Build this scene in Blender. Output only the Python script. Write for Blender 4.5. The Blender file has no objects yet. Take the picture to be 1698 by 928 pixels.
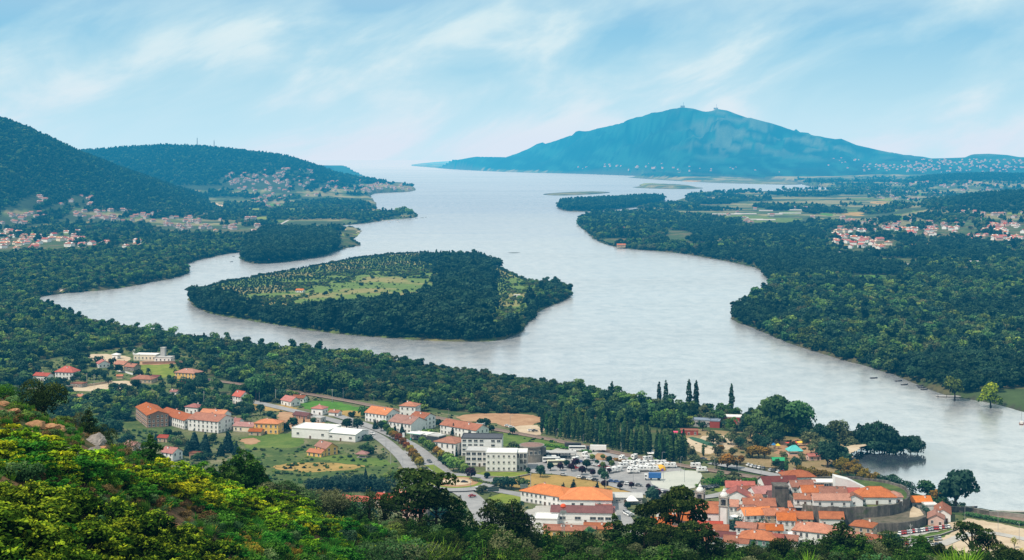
import bpy, math, random
import numpy as np
from mathutils import Vector, Matrix

rng = np.random.default_rng(7)
random.seed(7)
sc = bpy.context.scene
COL = sc.collection
F, CX, CY, H = 2400.0, 849.0, 258.0, 200.0      # focal length and eye line in photograph pixels, eye height in metres
PLAIN = 6.0                                     # height of the flood plain above the river


def W(px, py, z=PLAIN):
    Y = (H - z) * F / (py - CY)
    return Vector(((px - CX) / F * Y, Y, z))


def WP(poly, z=PLAIN):
    return np.array([W(x, y, z)[:2] for x, y in poly])


def mpp(Y):
    return Y / F                                 # metres for one photograph pixel at distance Y


# ------------------------------------------------------------------ noise
def _hash2(ix, iy, s):
    h = (ix.astype(np.int64) * 374761393 + iy.astype(np.int64) * 668265263 + s * 1442695041) & 0x7fffffff
    h = ((h ^ (h >> 13)) * 1274126177) & 0x7fffffff
    return ((h ^ (h >> 16)) & 0xffff) / 65535.0


def vnoise(x, y, s=0):
    ix, iy = np.floor(x), np.floor(y)
    fx, fy = x - ix, y - iy
    fx, fy = fx * fx * (3 - 2 * fx), fy * fy * (3 - 2 * fy)
    a, b = _hash2(ix, iy, s), _hash2(ix + 1, iy, s)
    c, d = _hash2(ix, iy + 1, s), _hash2(ix + 1, iy + 1, s)
    return (a * (1 - fx) + b * fx) * (1 - fy) + (c * (1 - fx) + d * fx) * fy


def fbm(x, y, s=0, n=4):
    t, a, v = 0.0, 0.5, 0.0
    for k in range(n):
        v = v + a * vnoise(x * 2 ** k, y * 2 ** k, s + k)
        t += a
        a *= 0.5
    return v / t


def sstep(a, b, x):
    t = np.clip((x - a) / (b - a), 0, 1)
    return t * t * (3 - 2 * t)


# ------------------------------------------------------------------ polygons
def inside(poly, X, Y):
    poly = np.asarray(poly, float)
    r = np.zeros(X.shape, bool)
    n = len(poly)
    for i in range(n):
        x1, y1 = poly[i]
        x2, y2 = poly[(i + 1) % n]
        if y1 == y2:
            continue
        c = ((y1 > Y) != (y2 > Y)) & (X < (x2 - x1) * (Y - y1) / (y2 - y1) + x1)
        r ^= c
    return r


def sdist(poly, X, Y):
    poly = np.asarray(poly, float)
    d = np.full(X.shape, 1e18)
    n = len(poly)
    for i in range(n):
        x1, y1 = poly[i]
        x2, y2 = poly[(i + 1) % n]
        dx, dy = x2 - x1, y2 - y1
        L = dx * dx + dy * dy + 1e-9
        t = np.clip(((X - x1) * dx + (Y - y1) * dy) / L, 0, 1)
        d = np.minimum(d, (X - x1 - t * dx) ** 2 + (Y - y1 - t * dy) ** 2)
    d = np.sqrt(d)
    return np.where(inside(poly, X, Y), d, -d)


def smooth_poly(p, n=2, closed=True):
    p = np.asarray(p, float)
    for _ in range(n):
        if closed:
            q = np.roll(p, -1, 0)
            p = np.stack([p * .75 + q * .25, p * .25 + q * .75], 1).reshape(-1, 2)
        else:
            q = p[1:]
            a = p[:-1]
            m = np.stack([a * .75 + q * .25, a * .25 + q * .75], 1).reshape(-1, 2)
            p = np.vstack([p[:1], m[1:-1], p[-1:]])
    return p


# ------------------------------------------------------------------ object helpers
def tag(o, label=None, cat=None, group=None, kind=None):
    if label: o['label'] = label
    if cat: o['category'] = cat
    if group: o['group'] = group
    if kind: o['kind'] = kind
    return o


def link(o, parent=None):
    COL.objects.link(o)
    if parent is not None:
        o.parent = parent
    return o


def empty(name, loc, rz=0.0, label=None, cat=None, group=None, scale=1.0):
    o = bpy.data.objects.new(name, None)
    o.empty_display_size = 0.5
    o.location = loc
    o.rotation_euler = (0, 0, rz)
    if scale != 1.0:
        o.scale = (scale,) * 3 if not hasattr(scale, '__len__') else scale
    link(o)
    return tag(o, label, cat, group)


def mesh_np(name, verts, faces, mats=(), midx=None, smooth=False, fattr=None):
    """verts (n,3); faces an (m,4)/(m,3) array or a list of index lists."""
    me = bpy.data.meshes.new(name)
    verts = np.asarray(verts, np.float32)
    if isinstance(faces, np.ndarray):
        m, k = faces.shape
        me.vertices.add(len(verts))
        me.vertices.foreach_set('co', verts.ravel())
        me.loops.add(m * k)
        me.loops.foreach_set('vertex_index', faces.astype(np.int32).ravel())
        me.polygons.add(m)
        me.polygons.foreach_set('loop_start', np.arange(0, m * k, k, dtype=np.int32))
        me.update(calc_edges=True)
    else:
        me.from_pydata(verts.tolist(), [], faces)
    for mt in mats:
        me.materials.append(mt)
    if midx is not None:
        me.polygons.foreach_set('material_index', np.asarray(midx, np.int32))
    if smooth:
        me.polygons.foreach_set('use_smooth', np.ones(len(me.polygons), bool))
    if fattr is not None:
        for an, arr in fattr.items():
            a = me.attributes.new(an, 'FLOAT', 'FACE')
            a.data.foreach_set('value', np.asarray(arr, np.float32))
    me.update()
    return me


class MB:
    """collects boxes, prisms, tubes; build() links them as ONE mesh object."""
    def __init__(s):
        s.v, s.f, s.m = [], [], []

    def add(s, vs, fs, m=0):
        b = len(s.v)
        s.v += [tuple(v) for v in vs]
        s.f += [[i + b for i in f] for f in fs]
        s.m += [m] * len(fs)
        return s

    def box(s, c, size, m=0, rz=0.0, taper=1.0):
        cx, cy, cz = c
        x, y, z = size[0] / 2, size[1] / 2, size[2] / 2
        co, si = math.cos(rz), math.sin(rz)
        vs = []
        for k, t in ((-1, 1.0), (1, taper)):
            for i, j in ((-1, -1), (1, -1), (1, 1), (-1, 1)):
                a, b = i * x * t, j * y * t
                vs.append((cx + a * co - b * si, cy + a * si + b * co, cz + k * z))
        return s.add(vs, [[3, 2, 1, 0], [4, 5, 6, 7], [0, 1, 5, 4], [1, 2, 6, 5], [2, 3, 7, 6], [3, 0, 4, 7]], m)

    def prism(s, poly, z0, z1, m=0):
        n = len(poly)
        vs = [(x, y, z0) for x, y in poly] + [(x, y, z1) for x, y in poly]
        fs = [list(range(n))[::-1], list(range(n, 2 * n))] + [[i, (i + 1) % n, (i + 1) % n + n, i + n] for i in range(n)]
        return s.add(vs, fs, m)

    def tube(s, pts, radii, n=6, m=0):
        pts = [Vector(p) for p in pts]
        if not hasattr(radii, '__len__'):
            radii = [radii] * len(pts)
        rings = []
        for i, p in enumerate(pts):
            d = (pts[min(i + 1, len(pts) - 1)] - pts[max(i - 1, 0)]).normalized()
            a = d.orthogonal().normalized()
            b = d.cross(a)
            rings.append([p + (a * math.cos(2 * math.pi * k / n) + b * math.sin(2 * math.pi * k / n)) * radii[i] for k in range(n)])
        vs = [v for r in rings for v in r]
        fs = []
        for i in range(len(pts) - 1):
            for k in range(n):
                k2 = (k + 1) % n
                fs.append([i * n + k, i * n + k2, (i + 1) * n + k2, (i + 1) * n + k])
        fs += [list(range(n))[::-1], [len(vs) - n + k for k in range(n)]]
        return s.add(vs, fs, m)

    def lathe(s, prof, c=(0, 0, 0), n=12, m=0, sx=1.0):
        vs, fs = [], []
        for r, z in prof:
            for k in range(n):
                a = 2 * math.pi * k / n
                vs.append((c[0] + r * math.cos(a) * sx, c[1] + r * math.sin(a), c[2] + z))
        for i in range(len(prof) - 1):
            for k in range(n):
                k2 = (k + 1) % n
                fs.append([i * n + k, i * n + k2, (i + 1) * n + k2, (i + 1) * n + k])
        fs += [list(range(n))[::-1], [len(vs) - n + k for k in range(n)]]
        return s.add(vs, fs, m)

    def mesh(s, name, mats, smooth=False):
        if not isinstance(mats, (list, tuple)):
            mats = [mats]
        return mesh_np(name, np.array(s.v, np.float32), s.f, mats, s.m, smooth)

    def build(s, name, mats, parent=None, smooth=False, loc=(0, 0, 0), rz=0.0):
        o = bpy.data.objects.new(name, s.mesh(name, mats, smooth))
        o.location = loc
        o.rotation_euler = (0, 0, rz)
        return link(o, parent)


# ------------------------------------------------------------------ materials
def newmat(name):
    m = bpy.data.materials.new(name)
    m.use_nodes = True
    nt = m.node_tree
    nt.nodes.clear()
    out = nt.nodes.new('ShaderNodeOutputMaterial')
    return m, nt, out


def N(nt, typ, **kw):
    n = nt.nodes.new('ShaderNode' + typ)
    for k, v in kw.items():
        if k in n.inputs.keys() if isinstance(k, str) else False:
            n.inputs[k].default_value = v
        else:
            setattr(n, k, v)
    return n


def ramp(nt, fac, stops, interp='LINEAR'):
    r = nt.nodes.new('ShaderNodeValToRGB')
    r.color_ramp.interpolation = interp
    e = r.color_ramp.elements
    while len(e) < len(stops):
        e.new(0.5)
    for i, (p, c) in enumerate(stops):
        e[i].position = p
        e[i].color = (*c, 1) if len(c) == 3 else c
    nt.links.new(fac, r.inputs[0])
    return r.outputs[0]


def noise(nt, vec, scale, detail=4, rough=0.55, dist=0.0):
    n = nt.nodes.new('ShaderNodeTexNoise')
    n.inputs['Scale'].default_value = scale
    n.inputs['Detail'].default_value = detail
    n.inputs['Roughness'].default_value = rough
    n.inputs['Distortion'].default_value = dist
    if vec is not None:
        nt.links.new(vec, n.inputs['Vector'])
    return n.outputs['Fac']


def mixc(nt, fac, a, b, mode='MIX'):
    n = nt.nodes.new('ShaderNodeMix')
    n.data_type = 'RGBA'
    n.blend_type = mode
    for s, v in ((n.inputs[0], fac), (n.inputs[6], a), (n.inputs[7], b)):
        if isinstance(v, bpy.types.NodeSocket):
            nt.links.new(v, s)
        elif hasattr(v, '__len__'):
            s.default_value = (*v, 1) if len(v) == 3 else v
        else:
            s.default_value = v
    return n.outputs[2]


def mth(nt, op, a, b=None, c=None, clamp=False):
    n = nt.nodes.new('ShaderNodeMath')
    n.operation = op
    n.use_clamp = clamp
    for i, v in enumerate((a, b, c)):
        if v is None:
            continue
        if isinstance(v, bpy.types.NodeSocket):
            nt.links.new(v, n.inputs[i])
        else:
            n.inputs[i].default_value = v
    return n.outputs[0]


def attr(nt, name, out='Fac'):
    a = nt.nodes.new('ShaderNodeAttribute')
    a.attribute_name = name
    return a.outputs[out]


def position(nt):
    return nt.nodes.new('ShaderNodeNewGeometry').outputs['Position']


def objcoord(nt):
    return nt.nodes.new('ShaderNodeTexCoord').outputs['Object']


def finish(nt, out, col, rough=0.8, spec=0.3, bump=None, bstr=0.3, bdist=0.1, metal=0.0):
    p = nt.nodes.new('ShaderNodeBsdfPrincipled')
    p.inputs['Roughness'].default_value = rough
    p.inputs['Specular IOR Level'].default_value = spec
    p.inputs['Metallic'].default_value = metal
    if isinstance(col, bpy.types.NodeSocket):
        nt.links.new(col, p.inputs['Base Color'])
    else:
        p.inputs['Base Color'].default_value = (*col, 1)
    if bump is not None:
        b = nt.nodes.new('ShaderNodeBump')
        b.inputs['Strength'].default_value = bstr
        b.inputs['Distance'].default_value = bdist
        nt.links.new(bump, b.inputs['Height'])
        nt.links.new(b.outputs[0], p.inputs['Normal'])
    nt.links.new(p.outputs[0], out.inputs['Surface'])


_mats = {}


def plain_mat(name, col, var=0.25, scale=0.6, rough=0.8, spec=0.25, metal=0.0, bstr=0.15, objrand=0.0):
    """painted / plastered / metal surface with weathering noise in world space."""
    if name in _mats:
        return _mats[name]
    m, nt, out = newmat(name)
    P = position(nt)
    f = noise(nt, P, scale, 5, 0.6)
    f2 = noise(nt, P, scale * 0.13, 2, 0.5)
    fac = mth(nt, 'ADD', mth(nt, 'MULTIPLY', f, 0.6), mth(nt, 'MULTIPLY', f2, 0.4))
    lo = tuple(c * (1 - var) for c in col)
    hi = tuple(min(1, c * (1 + var * 0.6)) for c in col)
    c = ramp(nt, fac, [(0.3, lo), (0.7, hi)])
    if objrand:
        r = nt.nodes.new('ShaderNodeObjectInfo').outputs['Random']
        h = nt.nodes.new('ShaderNodeHueSaturation')
        nt.links.new(mth(nt, 'MULTIPLY_ADD', r, objrand * 2, 1 - objrand), h.inputs['Value'])
        nt.links.new(c, h.inputs['Color'])
        c = h.outputs[0]
    finish(nt, out, c, rough, spec, f, bstr, 0.05, metal)
    _mats[name] = m
    return m


def tile_mat(name, col, var=0.35, rand=0.12):
    """clay roof tiles: courses running down the slope, patchy lichen and weathering."""
    if name in _mats:
        return _mats[name]
    m, nt, out = newmat(name)
    P = position(nt)
    f = noise(nt, P, 0.35, 5, 0.65)
    f2 = noise(nt, P, 2.5, 3, 0.6)
    c = ramp(nt, f, [(0.25, tuple(x * (1 - var) for x in col)), (0.5, col), (0.75, (min(1, col[0] * 1.18), col[1] * 1.22, col[2] * 1.2))])
    c = mixc(nt, mth(nt, 'MULTIPLY', ramp(nt, f2, [(0.42, (0, 0, 0)), (0.66, (1, 1, 1))]), 0.55), c, tuple(x * 0.4 for x in col))
    w = nt.nodes.new('ShaderNodeTexWave')
    w.inputs['Scale'].default_value = 1.1
    w.inputs['Distortion'].default_value = 0.4
    nt.links.new(objcoord(nt), w.inputs['Vector'])
    c = mixc(nt, mth(nt, 'MULTIPLY', w.outputs['Fac'], 0.22), c, tuple(x * 0.35 for x in col))
    r = nt.nodes.new('ShaderNodeObjectInfo').outputs['Random']
    h = nt.nodes.new('ShaderNodeHueSaturation')
    nt.links.new(mth(nt, 'MULTIPLY_ADD', r, rand * 3.2, 1 - rand * 2.2), h.inputs['Value'])
    nt.links.new(mth(nt, 'MULTIPLY_ADD', mth(nt, 'FRACT', mth(nt, 'MULTIPLY', r, 5.7)), -0.40, 1.08), h.inputs['Saturation'])
    nt.links.new(c, h.inputs['Color'])
    finish(nt, out, h.outputs[0], 0.85, 0.2, w.outputs['Fac'], 0.4, 0.08)
    _mats[name] = m
    return m


def leaf_mat(name, dark, light, tip=None, hue=0.03, val=0.3, transl=0.25):
    if name in _mats:
        return _mats[name]
    m, nt, out = newmat(name)
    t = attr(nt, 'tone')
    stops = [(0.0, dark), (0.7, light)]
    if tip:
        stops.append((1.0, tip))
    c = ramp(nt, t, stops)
    r = nt.nodes.new('ShaderNodeObjectInfo').outputs['Random']
    h = nt.nodes.new('ShaderNodeHueSaturation')
    nt.links.new(mth(nt, 'MULTIPLY_ADD', r, hue * 2, 0.5 - hue), h.inputs['Hue'])
    r2 = mth(nt, 'FRACT', mth(nt, 'MULTIPLY', r, 7.31))
    nt.links.new(mth(nt, 'MULTIPLY_ADD', r2, val * 2, 1 - val), h.inputs['Value'])
    nt.links.new(c, h.inputs['Color'])
    d = nt.nodes.new('ShaderNodeBsdfDiffuse')
    nt.links.new(h.outputs[0], d.inputs['Color'])
    tr = nt.nodes.new('ShaderNodeBsdfTranslucent')
    nt.links.new(h.outputs[0], tr.inputs['Color'])
    mx = nt.nodes.new('ShaderNodeMixShader')
    mx.inputs[0].default_value = transl
    nt.links.new(d.outputs[0], mx.inputs[1])
    nt.links.new(tr.outputs[0], mx.inputs[2])
    nt.links.new(mx.outputs[0], out.inputs['Surface'])
    _mats[name] = m
    return m
# ================================================================== camera, sky, sun, haze
cam = bpy.data.objects.new('camera', bpy.data.cameras.new('camera'))
link(cam)
cam.location = (0, 0, H)
cam.rotation_euler = (math.pi / 2, 0, 0)
cam.data.sensor_width = 36.0
cam.data.lens = 36.0 * F / 1698.0
cam.data.shift_y = -(464.0 - CY) / 1698.0
cam.data.clip_start = 1.0
cam.data.clip_end = 200000.0
sc.camera = cam
sc.view_settings.view_transform = 'Standard'
sc.view_settings.look = 'None'
sc.view_settings.exposure = 0.0
cy = sc.cycles
cy.max_bounces = 6
cy.diffuse_bounces = 2
cy.glossy_bounces = 2
cy.transmission_bounces = 2
cy.transparent_max_bounces = 8
cy.volume_bounces = 0
cy.use_denoising = True
cy.sample_clamp_indirect = 4.0
cy.caustics_reflective = False
cy.caustics_refractive = False

SUN_EL, SUN_AZ = math.radians(54), math.radians(-125)
world = bpy.data.worlds.new('World')
sc.world = world
world.use_nodes = True
wt = world.node_tree
wt.nodes.clear()
wout = wt.nodes.new('ShaderNodeOutputWorld')
bg = wt.nodes.new('ShaderNodeBackground')
gen = wt.nodes.new('ShaderNodeTexCoord').outputs['Generated']
sep = wt.nodes.new('ShaderNodeSeparateXYZ')
wt.links.new(gen, sep.inputs[0])
zc = mth(wt, 'MAXIMUM', sep.outputs[2], 0.02)
comb = wt.nodes.new('ShaderNodeCombineXYZ')
wt.links.new(sep.outputs[0], comb.inputs[0])
wt.links.new(sep.outputs[1], comb.inputs[1])
wt.links.new(zc, comb.inputs[2])
sky = wt.nodes.new('ShaderNodeTexSky')
sky.sky_type = 'NISHITA'
sky.sun_disc = False
sky.sun_elevation = SUN_EL
sky.sun_rotation = SUN_AZ
sky.altitude = 200
sky.air_density = 1.0
sky.dust_density = 0.6
sky.ozone_density = 1.6
wt.links.new(comb.outputs[0], sky.inputs[0])
SKY_STR = 0.11
# soft streaks and puffs of cloud in direction space, slightly slanted, with a pale veil towards the horizon
cv = wt.nodes.new('ShaderNodeCombineXYZ')
wt.links.new(mth(wt, 'ADD', mth(wt, 'MULTIPLY', sep.outputs[0], 8.5), mth(wt, 'MULTIPLY', sep.outputs[2], -7.0)), cv.inputs[0])
wt.links.new(mth(wt, 'ADD', mth(wt, 'MULTIPLY', sep.outputs[2], 15.0), mth(wt, 'MULTIPLY', sep.outputs[0], -2.0)), cv.inputs[1])
wt.links.new(mth(wt, 'ADD', mth(wt, 'MULTIPLY', sep.outputs[1], 2.0), 1.3), cv.inputs[2])
n1 = noise(wt, cv.outputs[0], 1.05, 7, 0.52, 0.45)
n2 = noise(wt, cv.outputs[0], 0.55, 3, 0.5, 0.3)
n3 = noise(wt, cv.outputs[0], 2.6, 5, 0.6, 0.6)
cl = mth(wt, 'ADD', mth(wt, 'ADD', mth(wt, 'MULTIPLY', n1, 0.62), mth(wt, 'MULTIPLY', n2, 0.25)), mth(wt, 'MULTIPLY', n3, 0.10))
cl = mth(wt, 'ADD', cl, mth(wt, 'MULTIPLY', sep.outputs[0], 0.075))
veil = ramp(wt, sep.outputs[2], [(0.0, (0.075,) * 3), (0.07, (0.0,) * 3)])
cl = mth(wt, 'ADD', cl, veil)
mask = ramp(wt, cl, [(0.42, (0.0,) * 3), (0.49, (0.5,) * 3), (0.565, (1.0,) * 3)])
shade = ramp(wt, cl, [(0.42, (0.52, 0.77, 0.85)), (0.51, (0.57, 0.79, 0.85)), (0.60, (0.75, 0.92, 0.91))])
skyc = wt.nodes.new('ShaderNodeVectorMath')
skyc.operation = 'SCALE'
wt.links.new(sky.outputs[0], skyc.inputs[0])
skyc.inputs[3].default_value = 1.0
lowc = ramp(wt, sep.outputs[2], [(0.0, (0.57, 0.78, 0.85)), (0.03, (0.42, 0.66, 0.79)), (0.085, (0.20, 0.45, 0.70)), (0.13, (0.42, 0.60, 0.76)), (0.3, (0.62, 0.68, 0.72))])
skymix = mixc(wt, 0.25, lowc, mixc(wt, 1.0, skyc.outputs[0], (SKY_STR,) * 3, 'MULTIPLY'))
final = mixc(wt, mth(wt, 'MULTIPLY', mask, 0.9), skymix, shade)
div = mixc(wt, 1.0, final, (1 / SKY_STR,) * 3, 'MULTIPLY')
wt.links.new(div, bg.inputs['Color'])
bg.inputs['Strength'].default_value = SKY_STR
wt.links.new(bg.outputs[0], wout.inputs['Surface'])

sun = bpy.data.objects.new('sun', bpy.data.lights.new('sun', 'SUN'))
link(sun)
sun.data.energy = 4.0
sun.data.angle = math.radians(1.2)
sun.data.color = (1.0, 0.95, 0.86)
sd_ = Vector((math.sin(SUN_AZ) * math.cos(SUN_EL), math.cos(SUN_AZ) * math.cos(SUN_EL), math.sin(SUN_EL)))
sun.rotation_euler = sd_.to_track_quat('Z', 'Y').to_euler()
sun.location = (-400, -400, 900)

# blue aerial haze: a real medium that fills the valley (extinction per metre in red, green, blue, and a glow standing in for scattered light)
EXT = np.array([0.20e-5, 3.1e-5, 5.3e-5])
AIR = np.array([0.60, 0.80, 0.92])
hm, nt, out = newmat('valley_haze')
D_ = EXT.max()
ab = nt.nodes.new('ShaderNodeVolumeAbsorption')
ab.inputs['Color'].default_value = (*(1 - EXT / D_), 1)
ab.inputs['Density'].default_value = D_
em = nt.nodes.new('ShaderNodeEmission')
ev = EXT * AIR
em.inputs['Color'].default_value = (*(ev / ev.max()), 1)
em.inputs['Strength'].default_value = ev.max()
ad = nt.nodes.new('ShaderNodeAddShader')
nt.links.new(ab.outputs[0], ad.inputs[0])
nt.links.new(em.outputs[0], ad.inputs[1])
nt.links.new(ad.outputs[0], out.inputs['Volume'])
hz = MB().box((0, 38000, 620), (160000, 156000, 1260)).build('haze', hm)
tag(hz, kind='stuff')

# ================================================================== land outlines (photograph points on the river plane)
A_near = [(480, 262.6), (560, 287), (600, 297), (650, 303), (690, 312), (686, 318), (640, 319), (613, 321), (617, 330), (624, 337), (622, 345), (640, 350),
          (660, 352), (690, 355), (694, 359), (680, 362), (650, 363), (600, 371), (560, 374), (548, 377), (580, 378), (602, 381), (592, 391),
          (584, 400), (597, 404), (595, 408), (575, 411), (560, 416), (540, 424), (500, 431), (440, 438), (415, 437), (400, 431), (397, 426),
          (412, 417), (380, 420), (345, 427), (310, 437), (306, 441), (318, 451), (290, 461), (250, 468), (200, 478), (140, 484), (100, 487),
          (66, 492), (58, 497), (70, 506), (95, 516), (130, 527), (165, 540), (230, 550), (300, 560), (400, 573), (500, 583), (600, 592),
          (700, 607), (820, 622), (940, 642), (1000, 656), (1100, 674), (1200, 686), (1280, 700), (1350, 713), (1400, 717), (1440, 723),
          (1500, 730), (1532, 736), (1520, 739), (1470, 737), (1420, 741), (1405, 750), (1410, 768), (1440, 785), (1465, 803),
          (1500, 812), (1560, 830), (1620, 846), (1698, 854), (1900, 872), (2400, 930), (2400, 1600), (-900, 1600), (-900, 275), (480, 262.6)]
B_isle = [(313, 493), (318, 507), (345, 520), (400, 529), (470, 541), (540, 551), (620, 559), (700, 564), (770, 567), (830, 565), (868, 551),
          (868, 541), (886, 528), (890, 515), (920, 505), (946, 494), (944, 482), (905, 474), (870, 466), (850, 455), (828, 445), (800, 430),
          (700, 420), (600, 428), (540, 440), (440, 458), (360, 472), (322, 484)]
D_right = [(952, 369), (985, 395), (1000, 405), (1040, 413), (1120, 418), (1200, 432), (1258, 444), (1265, 455), (1281, 470), (1270, 490),
           (1235, 507), (1208, 526), (1215, 531), (1260, 548), (1300, 566), (1360, 586), (1420, 602), (1470, 617), (1520, 637), (1570, 656),
           (1640, 667), (1698, 683), (1900, 745), (2500, 930), (2600, 262.5), (1560, 262.6), (900, 263.0), (760, 265.5), (664, 273), (720, 278), (770, 281.5), (850, 285.5), (950, 287.5),
           (1040, 290.5), (1120, 294), (1230, 297), (1330, 300), (1335, 309), (1400, 312), (1398, 317), (1340, 316), (1200, 320), (1130, 328), (1110, 339), (1060, 347), (1010, 353), (975, 360)]
C_wood = [(922, 341), (930, 349), (960, 351), (1010, 349), (1060, 343), (1106, 334), (1100, 329), (1060, 331), (1000, 335), (950, 337)]
E_marsh = [(893, 321.5), (915, 324.3), (960, 323.5), (1018, 319.5), (1000, 317), (950, 317.5)]
G_spit1 = [(1030, 293.2), (1060, 295.5), (1110, 299), (1180, 303), (1260, 305), (1335, 307), (1330, 300), (1230, 297.5), (1120, 294.5)]
G_spit2 = [(1037, 309.6), (1080, 312.6), (1150, 313.6), (1176, 311), (1100, 308)]
G_sand = [(838, 419.5), (862, 419.8), (864, 418.6), (845, 418.2)]
LANDS = []
for p, top, slope in ((A_near, PLAIN, .30), (B_isle, 4.0, .35), (D_right, 5.0, .30), (C_wood, 4.0, .05), (E_marsh, 2.5, .02), (G_spit1, 2.0, .01), (G_spit2, 2.0, .02), (G_sand, 0.5, .05)):
    q = smooth_poly(WP(p, 0.0), 2)
    LANDS.append((q, top, slope))
LD = {k: LANDS[i][0] for i, k in enumerate(('near', 'isle', 'right', 'wood', 'marsh', 'spit1', 'spit2', 'sand'))}


def ridge(u, Y, us, pys, ycs, wf, wb, veg=0.0, rough=0.10, seed=0):
    yc = np.interp(u, us, ycs)
    z = np.maximum(H - (np.interp(u, us, pys) - CY) / F * yc - veg, 0)
    t = np.where(Y < yc, (yc - Y) / wf, (Y - yc) / wb)
    t = np.clip(t, 0, 1)
    s = (1 - t) ** 2 * (1 + 2 * t)
    n = (fbm(u / 60.0 + 13, Y / 500.0, seed, 4) - 0.5) * 2 * sstep(0.0, 0.25, t)
    n2_ = (fbm(u / 17.0 + 31, Y / 260.0, seed + 5, 4) - 0.80) * 2 * sstep(0.04, 0.35, t)
    return z * s * (1 + rough * (2.2 * n + 1.3 * n2_) * (1 - t))


RIDGES = [
    # near-left wooded hill
    dict(us=[-600, -200, 0, 50, 100, 130, 200, 260, 330, 365, 420, 460], pys=[120, 150, 198, 216, 239, 254, 281, 301, 328, 347, 362, 380],
         ycs=[5200, 5200, 5200, 5300, 5400, 5400, 5500, 5500, 5600, 5600, 5600, 5600], wf=1500, wb=1800, veg=10, seed=3, rough=.12),
    # hill with the two masts, running down to the spit
    dict(us=[-300, 60, 100, 140, 200, 270, 330, 400, 450, 490, 530, 560, 600, 650, 690, 700], pys=[262, 258, 256, 253.5, 248.5, 244, 246, 252, 258, 266, 279, 290.5, 298, 304.5, 313, 318],
         ycs=[8300] * 11 + [8400, 8500, 8600, 8600, 8600], wf=2300, wb=1800, veg=8, seed=9, rough=.10),
    # wooded spit across the estuary mouth
    dict(us=[640, 664, 700, 760, 790, 840, 870, 900, 1000], pys=[275, 266.5, 264.5, 265, 260, 261, 262, 265, 276], ycs=[23500, 23500, 23000, 21500, 20800, 19600, 19000, 18500, 17500], wf=1700, wb=1500, veg=0, seed=23, rough=.10),
    # the big mountain across the estuary
    dict(us=[780, 830, 850, 870, 900, 940, 990, 1040, 1080, 1110, 1130, 1150, 1168, 1178, 1190, 1206, 1222, 1250, 1300, 1350, 1385, 1395, 1420, 1460, 1500, 1545, 1620, 1800],
         pys=[288, 266, 258, 250, 240, 228, 214, 202, 190, 182, 178.5, 181, 186, 185, 181, 183.5, 190, 200, 213.5, 225.5, 231, 230.5, 241, 250, 258, 264, 268, 270],
         ycs=[21500, 20700, 20300, 20000, 19500, 18900, 18100, 17400, 16700, 16300, 16100] + [16000] * 17, wf=2800, wb=2500, veg=0, seed=21, rough=.27),
    # low hill with the far town
    dict(us=[1380, 1450, 1500, 1560, 1600, 1612, 1640, 1670, 1690, 1720, 2000, 2500], pys=[275, 266, 264, 263, 261.5, 256.5, 255.5, 257.5, 261, 262, 255, 250],
         ycs=[15000] * 12, wf=4500, wb=2000, veg=0, seed=31, rough=.06),
    # wooded band before it
    dict(us=[1500, 1540, 1580, 1640, 1700, 1900, 2400], pys=[302, 294, 291, 289.5, 291, 285, 270], ycs=[9500] * 7, wf=1700, wb=1500, veg=8, seed=41, rough=.08),
    # wooded ridge above the right-hand village
    dict(us=[1290, 1340, 1390, 1440, 1480, 1510, 1560, 1610, 1650, 1700, 1900, 2400], pys=[366, 353, 348, 349, 344, 338, 334, 326, 321, 319, 300, 260],
         ycs=[5000] * 12, wf=1900, wb=1200, veg=10, seed=51, rough=.08),
]
FG_U = [-500, 0, 130, 250, 400, 550, 700, 900, 1100, 1400, 1698, 2200]
FG_PC = [560, 660, 712, 772, 820, 862, 893, 925, 930, 938, 948, 965]
FG_YC = [170, 170, 170, 175, 190, 205, 220, 240, 260, 270, 270, 270]
FG_ZN = [181, 180, 178, 174, 168, 164, 158, 150, 146, 140, 135, 128]


def foreground_z(u, Y):
    yc = np.interp(u, FG_U, FG_YC)
    zcr = H - (np.interp(u, FG_U, FG_PC) - CY) / F * yc
    zn = np.interp(u, FG_U, FG_ZN)
    t = np.clip((Y - 60) / (yc - 60), 0, 1)
    up = zn + (zcr - zn) * t
    X = (u - CX) / F * Y
    up = up + (fbm(X / 9.0 + 50, Y / 9.0, 5, 4) - 0.5) * 2.6 * np.clip(1.2 - t, 0.2, 1)
    d = np.maximum(Y - yc, 0)
    return np.where(Y <= yc, up, zcr - 0.30 * d - 0.10 * d * np.clip(d / 60, 0, 1))


def terrain(X, Y):
    X, Y = np.asarray(X, float), np.asarray(Y, float)
    u = X / np.maximum(Y, 1) * F + CX
    z = np.full(X.shape, -5.0)
    for q, top, slope in LANDS:
        x0, y0 = q.min(0) - 150
        x1, y1 = q.max(0) + 150
        m = (X > x0) & (X < x1) & (Y > y0) & (Y < y1)
        if m.any():
            s = sdist(q, X[m], Y[m])
            s = s + (fbm(X[m] / 25.0, Y[m] / 25.0, 2, 3) - 0.5) * np.clip(Y[m] / 230.0, 4, 18)
            z[m] = np.maximum(z[m], np.clip(s * slope, -5.0, top))
    land = sstep(0.2, 2.0, z)
    h = np.zeros(X.shape)
    for r in RIDGES:
        h = np.maximum(h, ridge(u, Y, r['us'], r['pys'], r['ycs'], r['wf'], r['wb'], r['veg'], r['rough'], r['seed']))
    far = np.clip((Y - 1800) / 1500, 0, 1)
    z = z + land * (h + far * 3.0 * (fbm(X / 220.0, Y / 220.0, 8, 3) - 0.3))
    nearm = Y < 900
    if nearm.any():
        z[nearm] = np.maximum(z[nearm], foreground_z(u[nearm], Y[nearm]))
    return z


def tz(X, Y):
    return float(terrain(np.array([X]), np.array([Y]))[0])


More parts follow.
